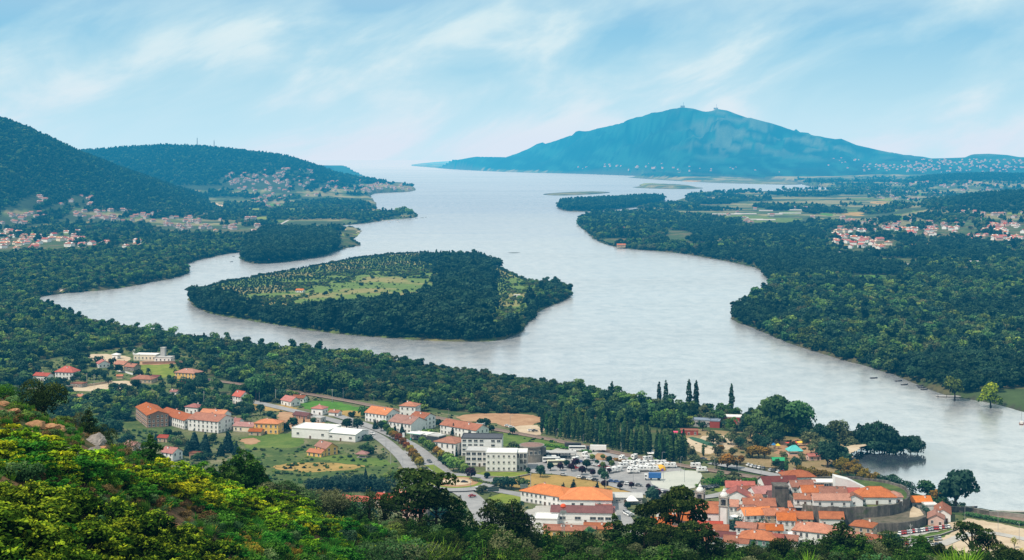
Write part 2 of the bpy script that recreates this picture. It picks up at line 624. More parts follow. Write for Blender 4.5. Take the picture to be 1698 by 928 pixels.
# ------------------------------------------------------------------ ground mesh: rows spaced with distance
rows = [46.0]
while rows[-1] < 66000:
    rows.append(rows[-1] * 1.0085)
rows = np.array(rows)
us = np.arange(-430, 2131, 5.0)
UU, YY = np.meshgrid(us, rows)
XX = (UU - CX) / F * YY
ZZ = terrain(XX, YY)
nr, nc = UU.shape
ii = np.arange(nr * nc).reshape(nr, nc)
fa = np.stack([ii[:-1, :-1], ii[:-1, 1:], ii[1:, 1:], ii[1:, :-1]], -1).reshape(-1, 4)
# leave out quads that lie wholly under the river bed
zq = ZZ.ravel()[fa].max(1)
fa = fa[zq > -4.9]

# ground cover: rock-and-heath on the near slope, meadow on the plain, dark wood floor, pale marsh, bare mountain tops
cov = np.zeros((nr * nc, 3))
u_, y_, x_, z_ = UU.ravel(), YY.ravel(), XX.ravel(), ZZ.ravel()
cov[:] = (0.055, 0.085, 0.028)
nz = fbm(x_ / 70.0, y_ / 70.0, 11, 4)[:, None]
cov = cov * (0.75 + 0.5 * nz)
mz = fbm(x_ / 30.0 + 9, y_ / 30.0, 12, 3)[:, None]
cov = np.where((y_ > 620)[:, None] & (mz > 0.58), cov * 0.3 + np.array([.14, .115, .055]) * 0.7, cov)
fgm = ((y_ < 620) & (z_ > PLAIN + 2))[:, None]
hh = fbm(x_ / 4.0, y_ / 4.0, 14, 4)[:, None]
heath = np.array([.048, .055, .018]) * (1 - sstep(.45, .62, hh)) + np.array([.15, .085, .042]) * sstep(.45, .62, hh)
cov = np.where(fgm, heath, cov)
hill = (y_ > 3800)[:, None]
low = (z_ < 45)[:, None]
pat = fbm(x_ / 150.0 + 3, y_ / 120.0, 29, 3)[:, None]
plots = np.where(pat > .56, np.array([.20, .19, .09]), np.where(pat > .47, np.array([.085, .125, .045]), np.array([.045, .07, .03])))
cov = np.where(hill, np.where(low, plots, np.array([.034, .056, .026])) * (0.6 + 0.8 * nz), cov)
isl = (inside(LD['isle'], x_, y_) & (z_ > 1))[:, None]
cov = np.where(isl, np.array([.12, .185, .04]) * (1 - sstep(.50, .62, nz)) + np.array([.24, .22, .08]) * sstep(.50, .62, nz), cov)
mt = ((y_ > 12000) & (z_ > 20))[:, None]
pm = fbm(u_ / 42.0 + 5, y_ / 420.0 + z_ / 60.0, 17, 5)[:, None]
baren = sstep(.50, .60, pm) * sstep(80, 320, z_)[:, None] * sstep(1090, 1190, u_)[:, None]
mtc = np.array([.005, .026, .022]) * (0.15 + 1.2 * fbm(u_ / 9.0, z_ / 25.0, 19, 5)[:, None] + 1.5 * sstep(.46, .58, fbm(u_ / 28.0 + z_ / 90.0, z_ / 55.0, 57, 4))[:, None])
mtc = mtc * (1 - baren) + np.array([.06, .095, .07]) * baren * (0.55 + 0.9 * fbm(u_ / 6.0, z_ / 18.0, 39, 4)[:, None])
cov = np.where(mt, mtc, cov)
marsh = ((z_ < 5.2) & (y_ > 7800) & (u_ > 870))[:, None]
cov = np.where(marsh, np.array([.12, .13, .06]) * (0.7 + 0.6 * nz), cov)
wet = (z_ < 0.6)[:, None]
cov = np.where(wet & (y_ > 600)[:, None], np.array([.055, .055, .035]), cov)
gm = mesh_np('ground', np.stack([x_, y_, z_], 1), fa, smooth=True)
ca = gm.attributes.new('cover', 'FLOAT_COLOR', 'POINT')
ca.data.foreach_set('color', np.concatenate([cov, np.ones((len(cov), 1))], 1).astype(np.float32).ravel())
gmat, nt, out = newmat('ground_cover')
P = position(nt)
c = attr(nt, 'cover', 'Color')
f1 = noise(nt, P, 0.9, 5, 0.65)
f2 = noise(nt, P, 0.06, 5, 0.6)
v = mth(nt, 'ADD', mth(nt, 'MULTIPLY', f1, 0.9), mth(nt, 'MULTIPLY', f2, 0.9))
hs = nt.nodes.new('ShaderNodeHueSaturation')
nt.links.new(c, hs.inputs['Color'])
nt.links.new(mth(nt, 'ADD', v, 0.1), hs.inputs['Value'])
finish(nt, out, hs.outputs[0], 0.95, 0.1, f1, 0.5, 0.25)
gm.materials.append(gmat)
ground = bpy.data.objects.new('ground', gm)
link(ground)
tag(ground, kind='structure')

# ------------------------------------------------------------------ river and sea
wm, nt, out = newmat('river_water')
P = position(nt)
mp = nt.nodes.new('ShaderNodeMapping')
mp.inputs['Scale'].default_value = (1.0, 0.45, 1.0)
nt.links.new(P, mp.inputs[0])
r1 = noise(nt, mp.outputs[0], 0.11, 5, 0.65, 0.6)
r2 = noise(nt, mp.outputs[0], 0.018, 4, 0.6, 1.0)
mp2 = nt.nodes.new('ShaderNodeMapping')
mp2.inputs['Scale'].default_value = (0.35, 1.0, 1.0)
mp2.inputs['Rotation'].default_value = (0, 0, 0.25)
nt.links.new(P, mp2.inputs[0])
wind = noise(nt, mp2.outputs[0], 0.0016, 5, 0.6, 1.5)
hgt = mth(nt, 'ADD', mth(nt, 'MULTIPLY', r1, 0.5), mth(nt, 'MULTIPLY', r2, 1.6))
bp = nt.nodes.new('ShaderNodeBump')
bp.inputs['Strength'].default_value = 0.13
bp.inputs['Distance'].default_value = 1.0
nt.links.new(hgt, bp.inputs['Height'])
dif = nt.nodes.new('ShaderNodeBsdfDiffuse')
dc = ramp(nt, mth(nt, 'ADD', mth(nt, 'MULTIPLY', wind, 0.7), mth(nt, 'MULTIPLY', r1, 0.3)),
          [(0.36, (0.44, 0.47, 0.49)), (0.50, (0.62, 0.63, 0.63)), (0.64, (0.84, 0.81, 0.77))])  # pale tones paint sky sheen and glints into the water colour
# smooth sheltered cove water, with the trees' dark reflection painted into its colour
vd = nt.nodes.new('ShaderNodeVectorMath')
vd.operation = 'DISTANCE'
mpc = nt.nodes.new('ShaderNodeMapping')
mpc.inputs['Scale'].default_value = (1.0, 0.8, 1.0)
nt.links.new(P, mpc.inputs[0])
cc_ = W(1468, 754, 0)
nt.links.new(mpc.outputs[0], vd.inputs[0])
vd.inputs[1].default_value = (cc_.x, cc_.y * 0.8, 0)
calm_reflection = ramp(nt, mth(nt, 'ADD', mth(nt, 'DIVIDE', vd.outputs['Value'], 95.0), mth(nt, 'MULTIPLY', r2, 0.25)), [(0.35, (1, 1, 1)), (0.75, (0, 0, 0))])
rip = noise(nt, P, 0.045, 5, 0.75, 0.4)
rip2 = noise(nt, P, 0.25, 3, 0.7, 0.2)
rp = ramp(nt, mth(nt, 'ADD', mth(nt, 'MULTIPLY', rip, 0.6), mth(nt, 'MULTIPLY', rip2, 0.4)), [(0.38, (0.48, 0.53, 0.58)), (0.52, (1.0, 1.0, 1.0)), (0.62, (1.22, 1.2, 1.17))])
dc = mixc(nt, 1.0, dc, rp, 'MULTIPLY')  # ripple light and dark multiplied into the colour
dc = mixc(nt, mth(nt, 'MULTIPLY', calm_reflection, 0.9), dc, (0.03, 0.05, 0.07))
nt.links.new(dc, dif.inputs['Color'])
gl = nt.nodes.new('ShaderNodeBsdfGlossy')
nt.links.new(mth(nt, 'MULTIPLY_ADD', calm_reflection, -0.23, 0.27), gl.inputs['Roughness'])
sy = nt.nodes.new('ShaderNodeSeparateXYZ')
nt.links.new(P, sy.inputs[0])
reach = mth(nt, 'ADD', mth(nt, 'MULTIPLY', sy.outputs[1], 1 / 30000.0), mth(nt, 'MULTIPLY_ADD', wind, 0.18, -0.09))  # reflection tint painted by distance: darker sky far out, pale at the horizon
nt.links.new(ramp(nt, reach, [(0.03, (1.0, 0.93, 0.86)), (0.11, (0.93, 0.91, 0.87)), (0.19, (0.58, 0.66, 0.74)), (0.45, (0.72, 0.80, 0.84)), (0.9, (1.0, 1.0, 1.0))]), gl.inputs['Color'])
nt.links.new(bp.outputs[0], gl.inputs['Normal'])
mx = nt.nodes.new('ShaderNodeMixShader')
nt.links.new(mth(nt, 'MULTIPLY_ADD', ramp(nt, wind, [(0.35, (0, 0, 0)), (0.65, (1, 1, 1))]), 0.12, 0.68), mx.inputs[0])
nt.links.new(dif.outputs[0], mx.inputs[1])
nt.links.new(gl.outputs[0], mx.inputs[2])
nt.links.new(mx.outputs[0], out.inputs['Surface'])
wr = np.array([500, 800, 1200, 1800, 2700, 4200, 7000, 12000, 22000, 40000, 66000.0])
wv = [(s * (900 + y * 0.75), y, 0.0) for y in wr for s in (-1, 1)]
water = bpy.data.objects.new('river_water', mesh_np('river_water', np.array(wv), [[2 * i, 2 * i + 1, 2 * i + 3, 2 * i + 2] for i in range(len(wr) - 1)], [wm]))
link(water)
tag(water, kind='structure')
# ================================================================== foliage
DK, LT = (0.012, 0.030, 0.011), (0.045, 0.088, 0.026)
M_leaf = {
    'mid': leaf_mat('leaf_mid_green', (0.0215, 0.0550, 0.0209), (0.0847, 0.1682, 0.0545), (0.1540, 0.2293, 0.0838), hue=0.03, val=0.40),
    'dark': leaf_mat('leaf_dark_green', (0.0102, 0.0306, 0.0209), (0.0385, 0.0862, 0.0461), (0.0642, 0.1182, 0.0629), hue=0.03, val=0.40),
    'pine': leaf_mat('leaf_pine', (0.0094, 0.0275, 0.0194), (0.0320, 0.0721, 0.0391), (0.0666, 0.1153, 0.0544), hue=0.03, val=0.40),
    'olive': leaf_mat('leaf_olive', (0.0390, 0.0526, 0.0227), (0.1322, 0.1607, 0.0680), (0.2022, 0.2046, 0.0972), hue=0.03, val=0.40),
    'willow': leaf_mat('leaf_willow', (0.0389, 0.0776, 0.0155), (0.1552, 0.2562, 0.0544), (0.2639, 0.3415, 0.0776), hue=0.03, val=0.40),
    'lime': leaf_mat('leaf_lime', (0.0675, 0.1215, 0.0081), (0.2700, 0.3915, 0.0243), (0.5670, 0.5940, 0.0270), hue=0.02),
    'yellow': leaf_mat('leaf_yellow', (0.0862, 0.1150, 0.0069), (0.4140, 0.4140, 0.0207), (0.7590, 0.5980, 0.0345), hue=0.02, val=.2),
    'grassy': leaf_mat('leaf_grass_green', (0.0156, 0.0715, 0.0078), (0.0585, 0.2145, 0.0208), (0.1300, 0.3120, 0.0390), hue=0.02),
    'heath': leaf_mat('leaf_heath', (0.0480, 0.0360, 0.0144), (0.1440, 0.1020, 0.0420), (0.2400, 0.1440, 0.0600), hue=0.02),
    'autumn': leaf_mat('leaf_autumn', (0.0690, 0.0575, 0.0092), (0.2760, 0.1898, 0.0287), (0.3910, 0.2185, 0.0345), hue=0.03),
    'rust': leaf_mat('leaf_rust', (0.08, 0.035, 0.010), (0.260, 0.095, 0.025), (0.34, 0.15, 0.04), hue=0.02),
    'plum': leaf_mat('leaf_plum', (0.016, 0.006, 0.012), (0.048, 0.018, 0.030), (0.07, 0.03, 0.04), hue=0.02),
    'blue': leaf_mat('leaf_blue_green', (0.0096, 0.0264, 0.0204), (0.0312, 0.0696, 0.0528), (0.0600, 0.1080, 0.0720)),
}
M_bark = plain_mat('bark', (0.07, 0.055, 0.04), 0.4, 1.5, 0.95, 0.1)
M_bark_pale = plain_mat('bark_pale', (0.30, 0.28, 0.24), 0.35, 1.2, 0.9, 0.1)


def leaves(lobes, n, size, r, out_w=0.8, up_w=0.25, rnd_w=0.55, shell=(0.72, 1.04), aspect=1.5, tone_top=0.35, low_cut=-0.55, dz=0.22, base=0.30):
    """n leaf clumps spread through the outer volume of a set of ellipsoid lobes (cx,cy,cz,rx,ry,rz)."""
    lobes = np.asarray(lobes, float)
    vol = (lobes[:, 3] * lobes[:, 4] * lobes[:, 5]) ** (2 / 3)
    k = r.choice(len(lobes), n, p=vol / vol.sum())
    d = r.normal(size=(n, 3))
    d /= np.linalg.norm(d, axis=1, keepdims=True)
    d[:, 2] = np.where(d[:, 2] < low_cut, -d[:, 2], d[:, 2])
    rad = r.uniform(shell[0], shell[1], n)[:, None]
    L = lobes[k]
    c = L[:, :3] + d * L[:, 3:] * rad
    nrm = d * out_w + np.array([0, 0, up_w]) + r.normal(size=(n, 3)) * rnd_w
    nrm /= np.linalg.norm(nrm, axis=1, keepdims=True)
    a = np.cross(nrm, r.normal(size=(n, 3)))
    a /= np.linalg.norm(a, axis=1, keepdims=True)
    b = np.cross(nrm, a)
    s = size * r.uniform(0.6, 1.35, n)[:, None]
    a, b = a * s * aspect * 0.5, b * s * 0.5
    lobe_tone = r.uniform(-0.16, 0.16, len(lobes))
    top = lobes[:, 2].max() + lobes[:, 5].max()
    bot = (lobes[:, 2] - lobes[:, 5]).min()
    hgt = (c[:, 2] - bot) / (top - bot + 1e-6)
    tone = np.clip(base + lobe_tone[k] + tone_top * (hgt - 0.4) + dz * d[:, 2] + r.normal(size=n) * 0.16 + (rad[:, 0] - 0.9) * 0.7, 0, 1)  # height, upward facing and radius terms paint top light and inner shade into tone
    v = np.stack([c - a, c - b * 1.0, c + a, c + b], 1).reshape(-1, 3)
    f = np.arange(4 * n).reshape(n, 4)
    return v, f, tone


def merge_leaf(parts):
    vs, fs, ts, o = [], [], [], 0
    for v, f, t in parts:
        vs.append(v)
        fs.append(f + o)
        ts.append(t)
        o += len(v)
    return np.concatenate(vs), np.concatenate(fs), np.concatenate(ts)


def limb_mesh(name, segs, mat):
    m = MB()
    for pts, rad in segs:
        m.tube(pts, rad, 5)
    return m.mesh(name, mat, True)


def lobed(r, n, R, zc, rz, spread=0.55, lr=(0.38, 0.6)):
    L = [(0, 0, zc, R * 0.62, R * 0.62, rz * 0.75)]
    for i in range(n):
        a = 2 * math.pi * (i + r.uniform(0, .7)) / n
        q = R * spread * r.uniform(0.65, 1.2)
        s = R * r.uniform(*lr)
        L.append((q * math.cos(a), q * math.sin(a), zc + rz * r.uniform(-0.55, 0.65), s, s, s * r.uniform(.65, .95)))
    return L


def tree_shape(kind, seed, leaf=0.9, dens=1.0):
    """crown leaves and trunk/limb segments for a tree about 10 m tall (scale at will)."""
    r = np.random.default_rng(seed)
    u = lambda a, b: r.uniform(a, b)
    if kind == 'round':
        L = lobed(r, 9, 4.6, 5.0, 4.3)
        segs = [([(0, 0, -.5), (u(-.2, .2), u(-.2, .2), 2.5), (u(-.4, .4), u(-.4, .4), 6.5)], [.42, .32, .12])]
        n = 470
    elif kind == 'low':
        L = lobed(r, 7, 5.2, 3.4, 2.9, 0.6)
        segs = [([(0, 0, -.5), (u(-.4, .4), u(-.4, .4), 3.6)], [.35, .15])]
        n = 380
    elif kind == 'tall':
        L = lobed(r, 10, 3.6, 7.8, 6.0, 0.5, (.4, .6))
        segs = [([(0, 0, -.5), (u(-.3, .3), u(-.3, .3), 5), (u(-.6, .6), u(-.6, .6), 12)], [.45, .32, .1])]
        n = 520
    elif kind == 'pine':
        L = []
        zt = 12.5
        for i in range(11):
            t = i / 10
            R = (1 - t) ** .75 * 3.2 + .45
            a = i * 2.4 + u(-.4, .4)
            L.append((math.cos(a) * R * .55, math.sin(a) * R * .55, 3.6 + t * (zt - 4.2), R * .72, R * .72, 1.0 + .5 * (1 - t)))
        segs = [([(0, 0, -.5), (u(-.2, .2), u(-.2, .2), 6), (0, 0, zt - .6)], [.34, .24, .06])]
        n = 460
    elif kind == 'umbrella':
        L = [(u(-1, 1), u(-1, 1), 9.6, 2.2, 2.2, 1.3)]
        segs = [([(0, 0, -.5), (.2, .1, 4), (0, .2, 8.8)], [.36, .28, .14])]
        for i in range(9):
            a = i * 2.4
            q = 1.2 + 2.6 * (i / 9) ** .5
            z = 9.8 - .26 * q + u(-.9, .6) - (i > 6) * u(1, 2.6)
            s = u(1.2, 1.9)
            L.append((q * math.cos(a), q * math.sin(a), z, s, s, s * .62))
            segs.append(([(.1, .1, 4.5 + 3.2 * u(0, 1)), (q * .5 * math.cos(a), q * .5 * math.sin(a), z - 1.4), (q * math.cos(a), q * math.sin(a), z - .3)], [.15, .1, .05]))
        n = 470
    elif kind == 'poplar':
        L = []
        for i in range(10):
            t = i / 9
            R = 1.55 * (math.sin(math.pi * (0.14 + 0.80 * t)) ** .7) + .12
            L.append((u(-.3, .3), u(-.3, .3), 2.2 + t * 15.5, R, R, 1.6))
        segs = [([(0, 0, -.5), (0, 0, 6), (0, 0, 17)], [.34, .26, .05])]
        n = 560
    elif kind == 'cone':
        L = []
        for i in range(9):
            t = i / 8
            R = 3.0 * (1 - t) ** .9 + .25
            L.append((u(-.2, .2), u(-.2, .2), 1.3 + t * 9.0, R, R, 1.15))
        segs = [([(0, 0, -.5), (0, 0, 9)], [.3, .05])]
        n = 480
    elif kind == 'globe':
        L = [(0, 0, 4.4, 2.7, 2.7, 2.5)] + [(u(-1.4, 1.4), u(-1.4, 1.4), 4.4 + u(-1.1, 1.4), 1.6, 1.6, 1.5) for _ in range(6)]
        segs = [([(0, 0, -.3), (0, 0, 3.6)], [.2, .12])]
        n = 380
    elif kind == 'shrub':
        L = lobed(r, 6, 1.25, .78, .7, .62, (.4, .6))
        segs = [([(0, 0, -.3), (u(-.3, .3), u(-.3, .3), .9)], [.06, .03])]
        n = 300
    if kind in ('round', 'tall', 'low', 'globe'):
        z0 = segs[0][0][-2][2] if len(segs[0][0]) > 2 else 1.5
        for (cx, cy, cz, *_s) in L[1:]:
            segs.append(([(0, 0, z0), (cx * .5, cy * .5, (z0 + cz) / 2 + .3), (cx * .9, cy * .9, cz)], [.16, .1, .04]))
    n = int(n * dens)
    v, f, t = leaves(L, n, leaf, r)
    return v, f, t, segs


# prototype trees of the woods (drawn only as instances)
WOOD = bpy.data.collections.new('wood_kinds')
PROTO = {}


def proto(kind, mat, seed, leaf=1.0, dens=1.0, cell=None):
    v, f, t, segs = tree_shape(kind, seed, leaf, dens)
    k = len(WOOD.objects)
    nm = 'wood_%02d' % k
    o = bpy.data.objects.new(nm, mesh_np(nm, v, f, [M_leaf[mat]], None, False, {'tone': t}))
    WOOD.objects.link(o)
    PROTO.setdefault(cell or (kind, mat), []).append(k)


for s in range(3):
    proto('round', 'mid', 100 + s, 1.15)
    proto('round', 'dark', 110 + s, 1.15)
for s in range(2):
    proto('low', 'dark', 120 + s, 1.1)
    proto('low', 'olive', 130 + s, 1.1)
    proto('tall', 'dark', 140 + s, 1.2)
    proto('pine', 'pine', 150 + s, 1.15)
    proto('umbrella', 'pine', 160 + s, 1.0, 1.2)
proto('tall', 'mid', 170, 1.2)
proto('round', 'willow', 171, 1.1)
proto('low', 'willow', 172, 1.1)
proto('round', 'olive', 173, 1.1)
proto('shrub', 'mid', 174, 0.30)
proto('shrub', 'willow', 175, 0.30)
proto('shrub', 'dark', 176, 0.30)


def scatter_group(name, coll):
    g = bpy.data.node_groups.new(name, 'GeometryNodeTree')
    g.interface.new_socket('Geometry', in_out='INPUT', socket_type='NodeSocketGeometry')
    g.interface.new_socket('Geometry', in_out='OUTPUT', socket_type='NodeSocketGeometry')
    gi, go = g.nodes.new('NodeGroupInput'), g.nodes.new('NodeGroupOutput')
    ci = g.nodes.new('GeometryNodeCollectionInfo')
    ci.inputs['Collection'].default_value = coll
    ci.inputs['Separate Children'].default_value = True
    ci.inputs['Reset Children'].default_value = True
    ip = g.nodes.new('GeometryNodeInstanceOnPoints')
    ip.inputs['Pick Instance'].default_value = True

    def na(nm, ty):
        a = g.nodes.new('GeometryNodeInputNamedAttribute')
        a.data_type = ty
        a.inputs['Name'].default_value = nm
        return a.outputs['Attribute']
    g.links.new(gi.outputs[0], ip.inputs['Points'])
    g.links.new(ci.outputs[0], ip.inputs['Instance'])
    g.links.new(na('idx', 'INT'), ip.inputs['Instance Index'])
    e2r = g.nodes.new('FunctionNodeEulerToRotation')
    g.links.new(na('rot', 'FLOAT_VECTOR'), e2r.inputs[0])
    g.links.new(e2r.outputs[0], ip.inputs['Rotation'])
    g.links.new(na('scl', 'FLOAT_VECTOR'), ip.inputs['Scale'])
    g.links.new(ip.outputs[0], go.inputs[0])
    return g


GN_WOOD = scatter_group('wood_scatter', WOOD)


def scatter_object(name, pts, idx, scl, rot, group, label=None, cat=None):
    n = len(pts)
    me = bpy.data.meshes.new(name)
    me.vertices.add(n)
    me.vertices.foreach_set('co', np.asarray(pts, np.float32).ravel())
    for an, ty, arr, key in (('idx', 'INT', np.asarray(idx, np.int32), 'value'), ('scl', 'FLOAT_VECTOR', np.asarray(scl, np.float32).ravel(), 'vector'),
                             ('rot', 'FLOAT_VECTOR', np.asarray(rot, np.float32).ravel(), 'vector')):
        a = me.attributes.new(an, ty, 'POINT')
        a.data.foreach_set(key, arr)
    me.update()
    o = bpy.data.objects.new(name, me)
    link(o)
    md = o.modifiers.new('scatter', 'NODES')
    md.node_group = group
    return tag(o, label, cat, kind='stuff')


def grid_points(x0, x1, y0, y1, s):
    gx, gy = np.meshgrid(np.arange(x0, x1, s), np.arange(y0, y1, s * 0.87))
    gx = gx + (np.arange(gx.shape[0]) % 2)[:, None] * s * .5
    gx = gx + rng.uniform(-.42, .42, gx.shape) * s
    gy = gy + rng.uniform(-.42, .42, gy.shape) * s
    return gx.ravel(), gy.ravel()


def pix(X, Y, z=PLAIN):
    return X / Y * F + CX, CY + (H - z) / Y * F


def pick(r, n, table):
    """table: [(cell, weight)] -> prototype indices"""
    cells, w = zip(*table)
    w = np.array(w, float)
    k = r.choice(len(cells), n, p=w / w.sum())
    o = np.zeros(n, int)
    for i, c in enumerate(cells):
        m = k == i
        o[m] = r.choice(PROTO[c], m.sum())
    return o


EXCL = []        # world polygons in which no wood grows (filled by the town plan)
LN, LDK, LOL = ('round', 'mid'), ('round', 'dark'), ('low', 'olive')
MIX_NEAR = [(('round', 'mid'), 5), (('round', 'dark'), 3), (('low', 'dark'), 2.5), (('low', 'olive'), 2.4), (('tall', 'dark'), 1.2), (('tall', 'mid'), 1.5), (('round', 'willow'), 1.6), (('round', 'olive'), 1.8), (('pine', 'pine'), .6)]
MIX_LOW = [(('low', 'dark'), 6), (('low', 'olive'), 2.5), (('round', 'dark'), 2), (('round', 'mid'), 1), (('round', 'olive'), 1)]
MIX_DARK = [(('pine', 'pine'), 3), (('umbrella', 'pine'), 3), (('tall', 'dark'), 3), (('round', 'dark'), 2)]
MIX_SCRUB = [(('low', 'willow'), 2), (('low', 'olive'), 2), (('round', 'willow'), 1), (('shrub', 'willow'), 3), (('shrub', 'mid'), 3), (('round', 'mid'), .7)]
MIX_FAR = [(('round', 'mid'), 4), (('round', 'dark'), 3), (('tall', 'dark'), 2), (('pine', 'pine'), 2), (('round', 'olive'), 1), (('low', 'olive'), 1.4), (('round', 'willow'), 1.0)]


class Wood:
    def __init__(s):
        s.P, s.I, s.S, s.R = [], [], [], []

    def put(s, X, Y, table, scale, var=0.22, zoff=0.0, clump=True):
        if len(X) == 0:
            return
        z = terrain(X, Y)
        m = z > 0.25
        for e in EXCL:
            x0, y0 = e.min(0)
            x1, y1 = e.max(0)
            b = m & (X > x0) & (X < x1) & (Y > y0) & (Y < y1)
            if b.any():
                q = np.zeros(len(X), bool)
                q[b] = inside(e, X[b], Y[b])
                m &= ~q
        X, Y, z = X[m], Y[m], z[m]
        n = len(X)
        idx = pick(rng, n, table)
        if clump and n > 50:              # neighbours tend to be of one kind
            idx2 = pick(np.random.default_rng(5), 400, table)
            cell = (np.floor(fbm(X / 55.0, Y / 55.0, 77, 3) * 60)).astype(int) % 400
            same = rng.random(n) < 0.5
            idx = np.where(same, idx2[cell], idx)
        sc_ = (scale if np.isscalar(scale) else scale[m]) * np.exp(np.clip(rng.normal(0, var, n), -1.6 * var, min(1.5 * var, .42)))
        sw = sc_ * rng.uniform(.85, 1.2, n)
        s.P.append(np.stack([X, Y, z - 0.3 + zoff], 1))
        s.I.append(idx)
        s.S.append(np.stack([sw, sw, sc_], 1))
        s.R.append(np.stack([rng.normal(0, .05, n), rng.normal(0, .05, n), rng.uniform(0, 6.28, n)], 1))

    def build(s, name, label):
        if s.P:
            return scatter_object(name, np.concatenate(s.P), np.concatenate(s.I), np.concatenate(s.S), np.concatenate(s.R), GN_WOOD, label, 'woodland')


def grow_woods():
    # --- wood along the near bank
    w = Wood()
    N1 = WP([(-350, 498), (60, 499), (95, 520), (165, 545), (230, 555), (300, 564), (400, 577), (500, 587), (600, 596), (700, 611), (820, 626), (940, 646), (1000, 660),
             (1100, 678), (1200, 690), (1280, 704), (1345, 716), (1340, 738), (1280, 735), (1200, 728), (1130, 712), (1060, 708), (980, 700), (900, 694), (880, 684), (830, 690), (780, 684), (720, 680), (640, 668), (560, 660),
             (480, 648), (400, 640), (350, 622), (330, 596), (300, 578), (230, 572), (140, 585), (60, 597), (40, 640), (-350, 640)])
    X, Y = grid_points(*[f(N1[:, k]) for k in (0,) for f in (np.min, np.max)], N1[:, 1].min(), N1[:, 1].max(), 6.2)
    m = inside(N1, X, Y)
    X, Y = X[m], Y[m]
    u, v = pix(X, Y)
    lowm = (u > 540) & (u < 930) & (v > 612) & (fbm(X / 60, Y / 60, 4, 2) > .3)
    w.put(X[lowm], Y[lowm], MIX_LOW, 0.62)
    w.put(X[~lowm], Y[~lowm], MIX_NEAR, np.where(v[~lowm] < 600, 0.76, 0.80), .36)
    N2 = WP([(40, 655), (150, 662), (210, 655), (310, 668), (350, 655), (395, 668), (420, 650), (480, 655), (470, 668), (400, 690), (330, 688), (225, 670), (212, 716), (100, 716), (-200, 720), (-200, 640)])
    X, Y = grid_points(N2[:, 0].min(), N2[:, 0].max(), N2[:, 1].min(), N2[:, 1].max(), 6.6)
    m = inside(N2, X, Y)
    w.put(X[m], Y[m], MIX_NEAR, 0.72)
    w.build('riverside_woodland', 'dense mixed woodland covering the near river bank behind the town')
    # --- island
    w = Wood()
    Q = LD['isle']
    X, Y = grid_points(Q[:, 0].min(), Q[:, 0].max(), Q[:, 1].min(), Q[:, 1].max(), 7.2)
    m = inside(Q, X, Y)
    X, Y = X[m], Y[m]
    u, v = pix(X, Y, 4.0)
    u0_, v0_ = u.copy(), v.copy()
    u = u + (fbm(X / 38, Y / 38, 83, 3) - .5) * 90
    v = v + (fbm(X / 38, Y / 38, 85, 3) - .5) * 26
    field = inside(np.array([(470, 503), (520, 486), (556, 470), (610, 458), (720, 457), (735, 470), (712, 486), (640, 497), (560, 504), (500, 510)]), u, v)
    open_e = inside(np.array([(832, 482), (842, 460), (868, 456), (895, 474), (906, 492), (880, 512), (866, 535), (812, 550), (822, 520)]), u, v)
    inner = inside(np.array([(390, 507), (432, 486), (500, 465), (580, 449), (680, 443), (735, 446), (738, 470), (715, 497), (600, 508), (480, 518)]), u, v) & ~field
    tip = (u > 880) & ~open_e
    belt = ~(field | open_e | inner | tip)
    u, v = u0_, v0_
    # trees south of the meadows stay low enough to leave them in view
    lim = np.interp(u + (fbm(X / 30, Y / 30, 87, 3) - .5) * 130, [300, 380, 430, 480, 560, 620, 690, 705, 725, 790, 812, 850, 868, 885, 905, 960], [470, 486, 508, 505, 501, 495, 487, 470, 420, 420, 540, 535, 522, 508, 470, 440])
    cap = np.clip((196 - (lim - CY) * Y / F) / 13.0 + rng.normal(0, .12, len(u)), .30, 3)
    cl = fbm(X / 45, Y / 45, 6, 3)
    big = np.where(rng.random(len(u)) < .25, 1.9, 1.5)
    w.put(X[belt], Y[belt], MIX_DARK, np.minimum(big, cap)[belt], .16)
    w.put(X[tip], Y[tip], [(('round', 'dark'), 3), (('tall', 'dark'), 2), (('round', 'mid'), 2), (('round', 'olive'), 1)], np.minimum(.9, cap)[tip], .26)
    k = inner & (cl > .49)
    w.put(X[k], Y[k], MIX_SCRUB + [(('pine', 'pine'), 1.2), (('round', 'dark'), 2.5), (('umbrella', 'pine'), 1)], np.minimum(.72, cap)[k], .35)
    k = inner & (cl <= .49) & (rng.random(len(X)) < .03)
    w.put(X[k], Y[k], MIX_SCRUB, .5, .4)
    for _ in range(2):
        k = inner & (cl > .47 + rng.uniform(-.03, .03, len(X)))
        w.put(X[k] + rng.normal(0, 3.5, k.sum()), Y[k] + rng.normal(0, 3.5, k.sum()), [(('low', 'olive'), 2), (('low', 'willow'), 1.3), (('low', 'dark'), 1.6), (('round', 'olive'), .8), (('round', 'mid'), .8)], np.minimum(.55, cap)[k], .45)
    k = open_e & (rng.random(len(X)) < np.where(cl > .5, .8, .10))
    w.put(X[k], Y[k], MIX_SCRUB + [(('round', 'mid'), 1)], .5, .4)
    k = field & (rng.random(len(X)) < .06)
    w.put(X[k], Y[k], [(('shrub', 'mid'), 3), (('low', 'dark'), 1)], .6, .4)
    k = (field & (rng.random(len(X)) < .06)) | ((open_e | inner) & (rng.random(len(X)) < .4) & (cl > .47))
    X2, Y2 = X[k] + rng.normal(0, 3, k.sum()), Y[k] + rng.normal(0, 3, k.sum())
    w.put(X2, Y2, [(('shrub', 'mid'), 1), (('shrub', 'willow'), 3)], 1.2, .45)
    # bank edge bushes right down to the water
    t = np.linspace(0, 1, 700)
    qq = np.vstack([Q, Q[:1]])
    ds = np.r_[0, np.cumsum(np.linalg.norm(np.diff(qq, axis=0), axis=1))]
    ex, ey = np.interp(t * ds[-1], ds, qq[:, 0]), np.interp(t * ds[-1], ds, qq[:, 1])
    c0 = Q.mean(0)
    ex, ey = ex + (c0[0] - ex) * .012, ey + (c0[1] - ey) * .012
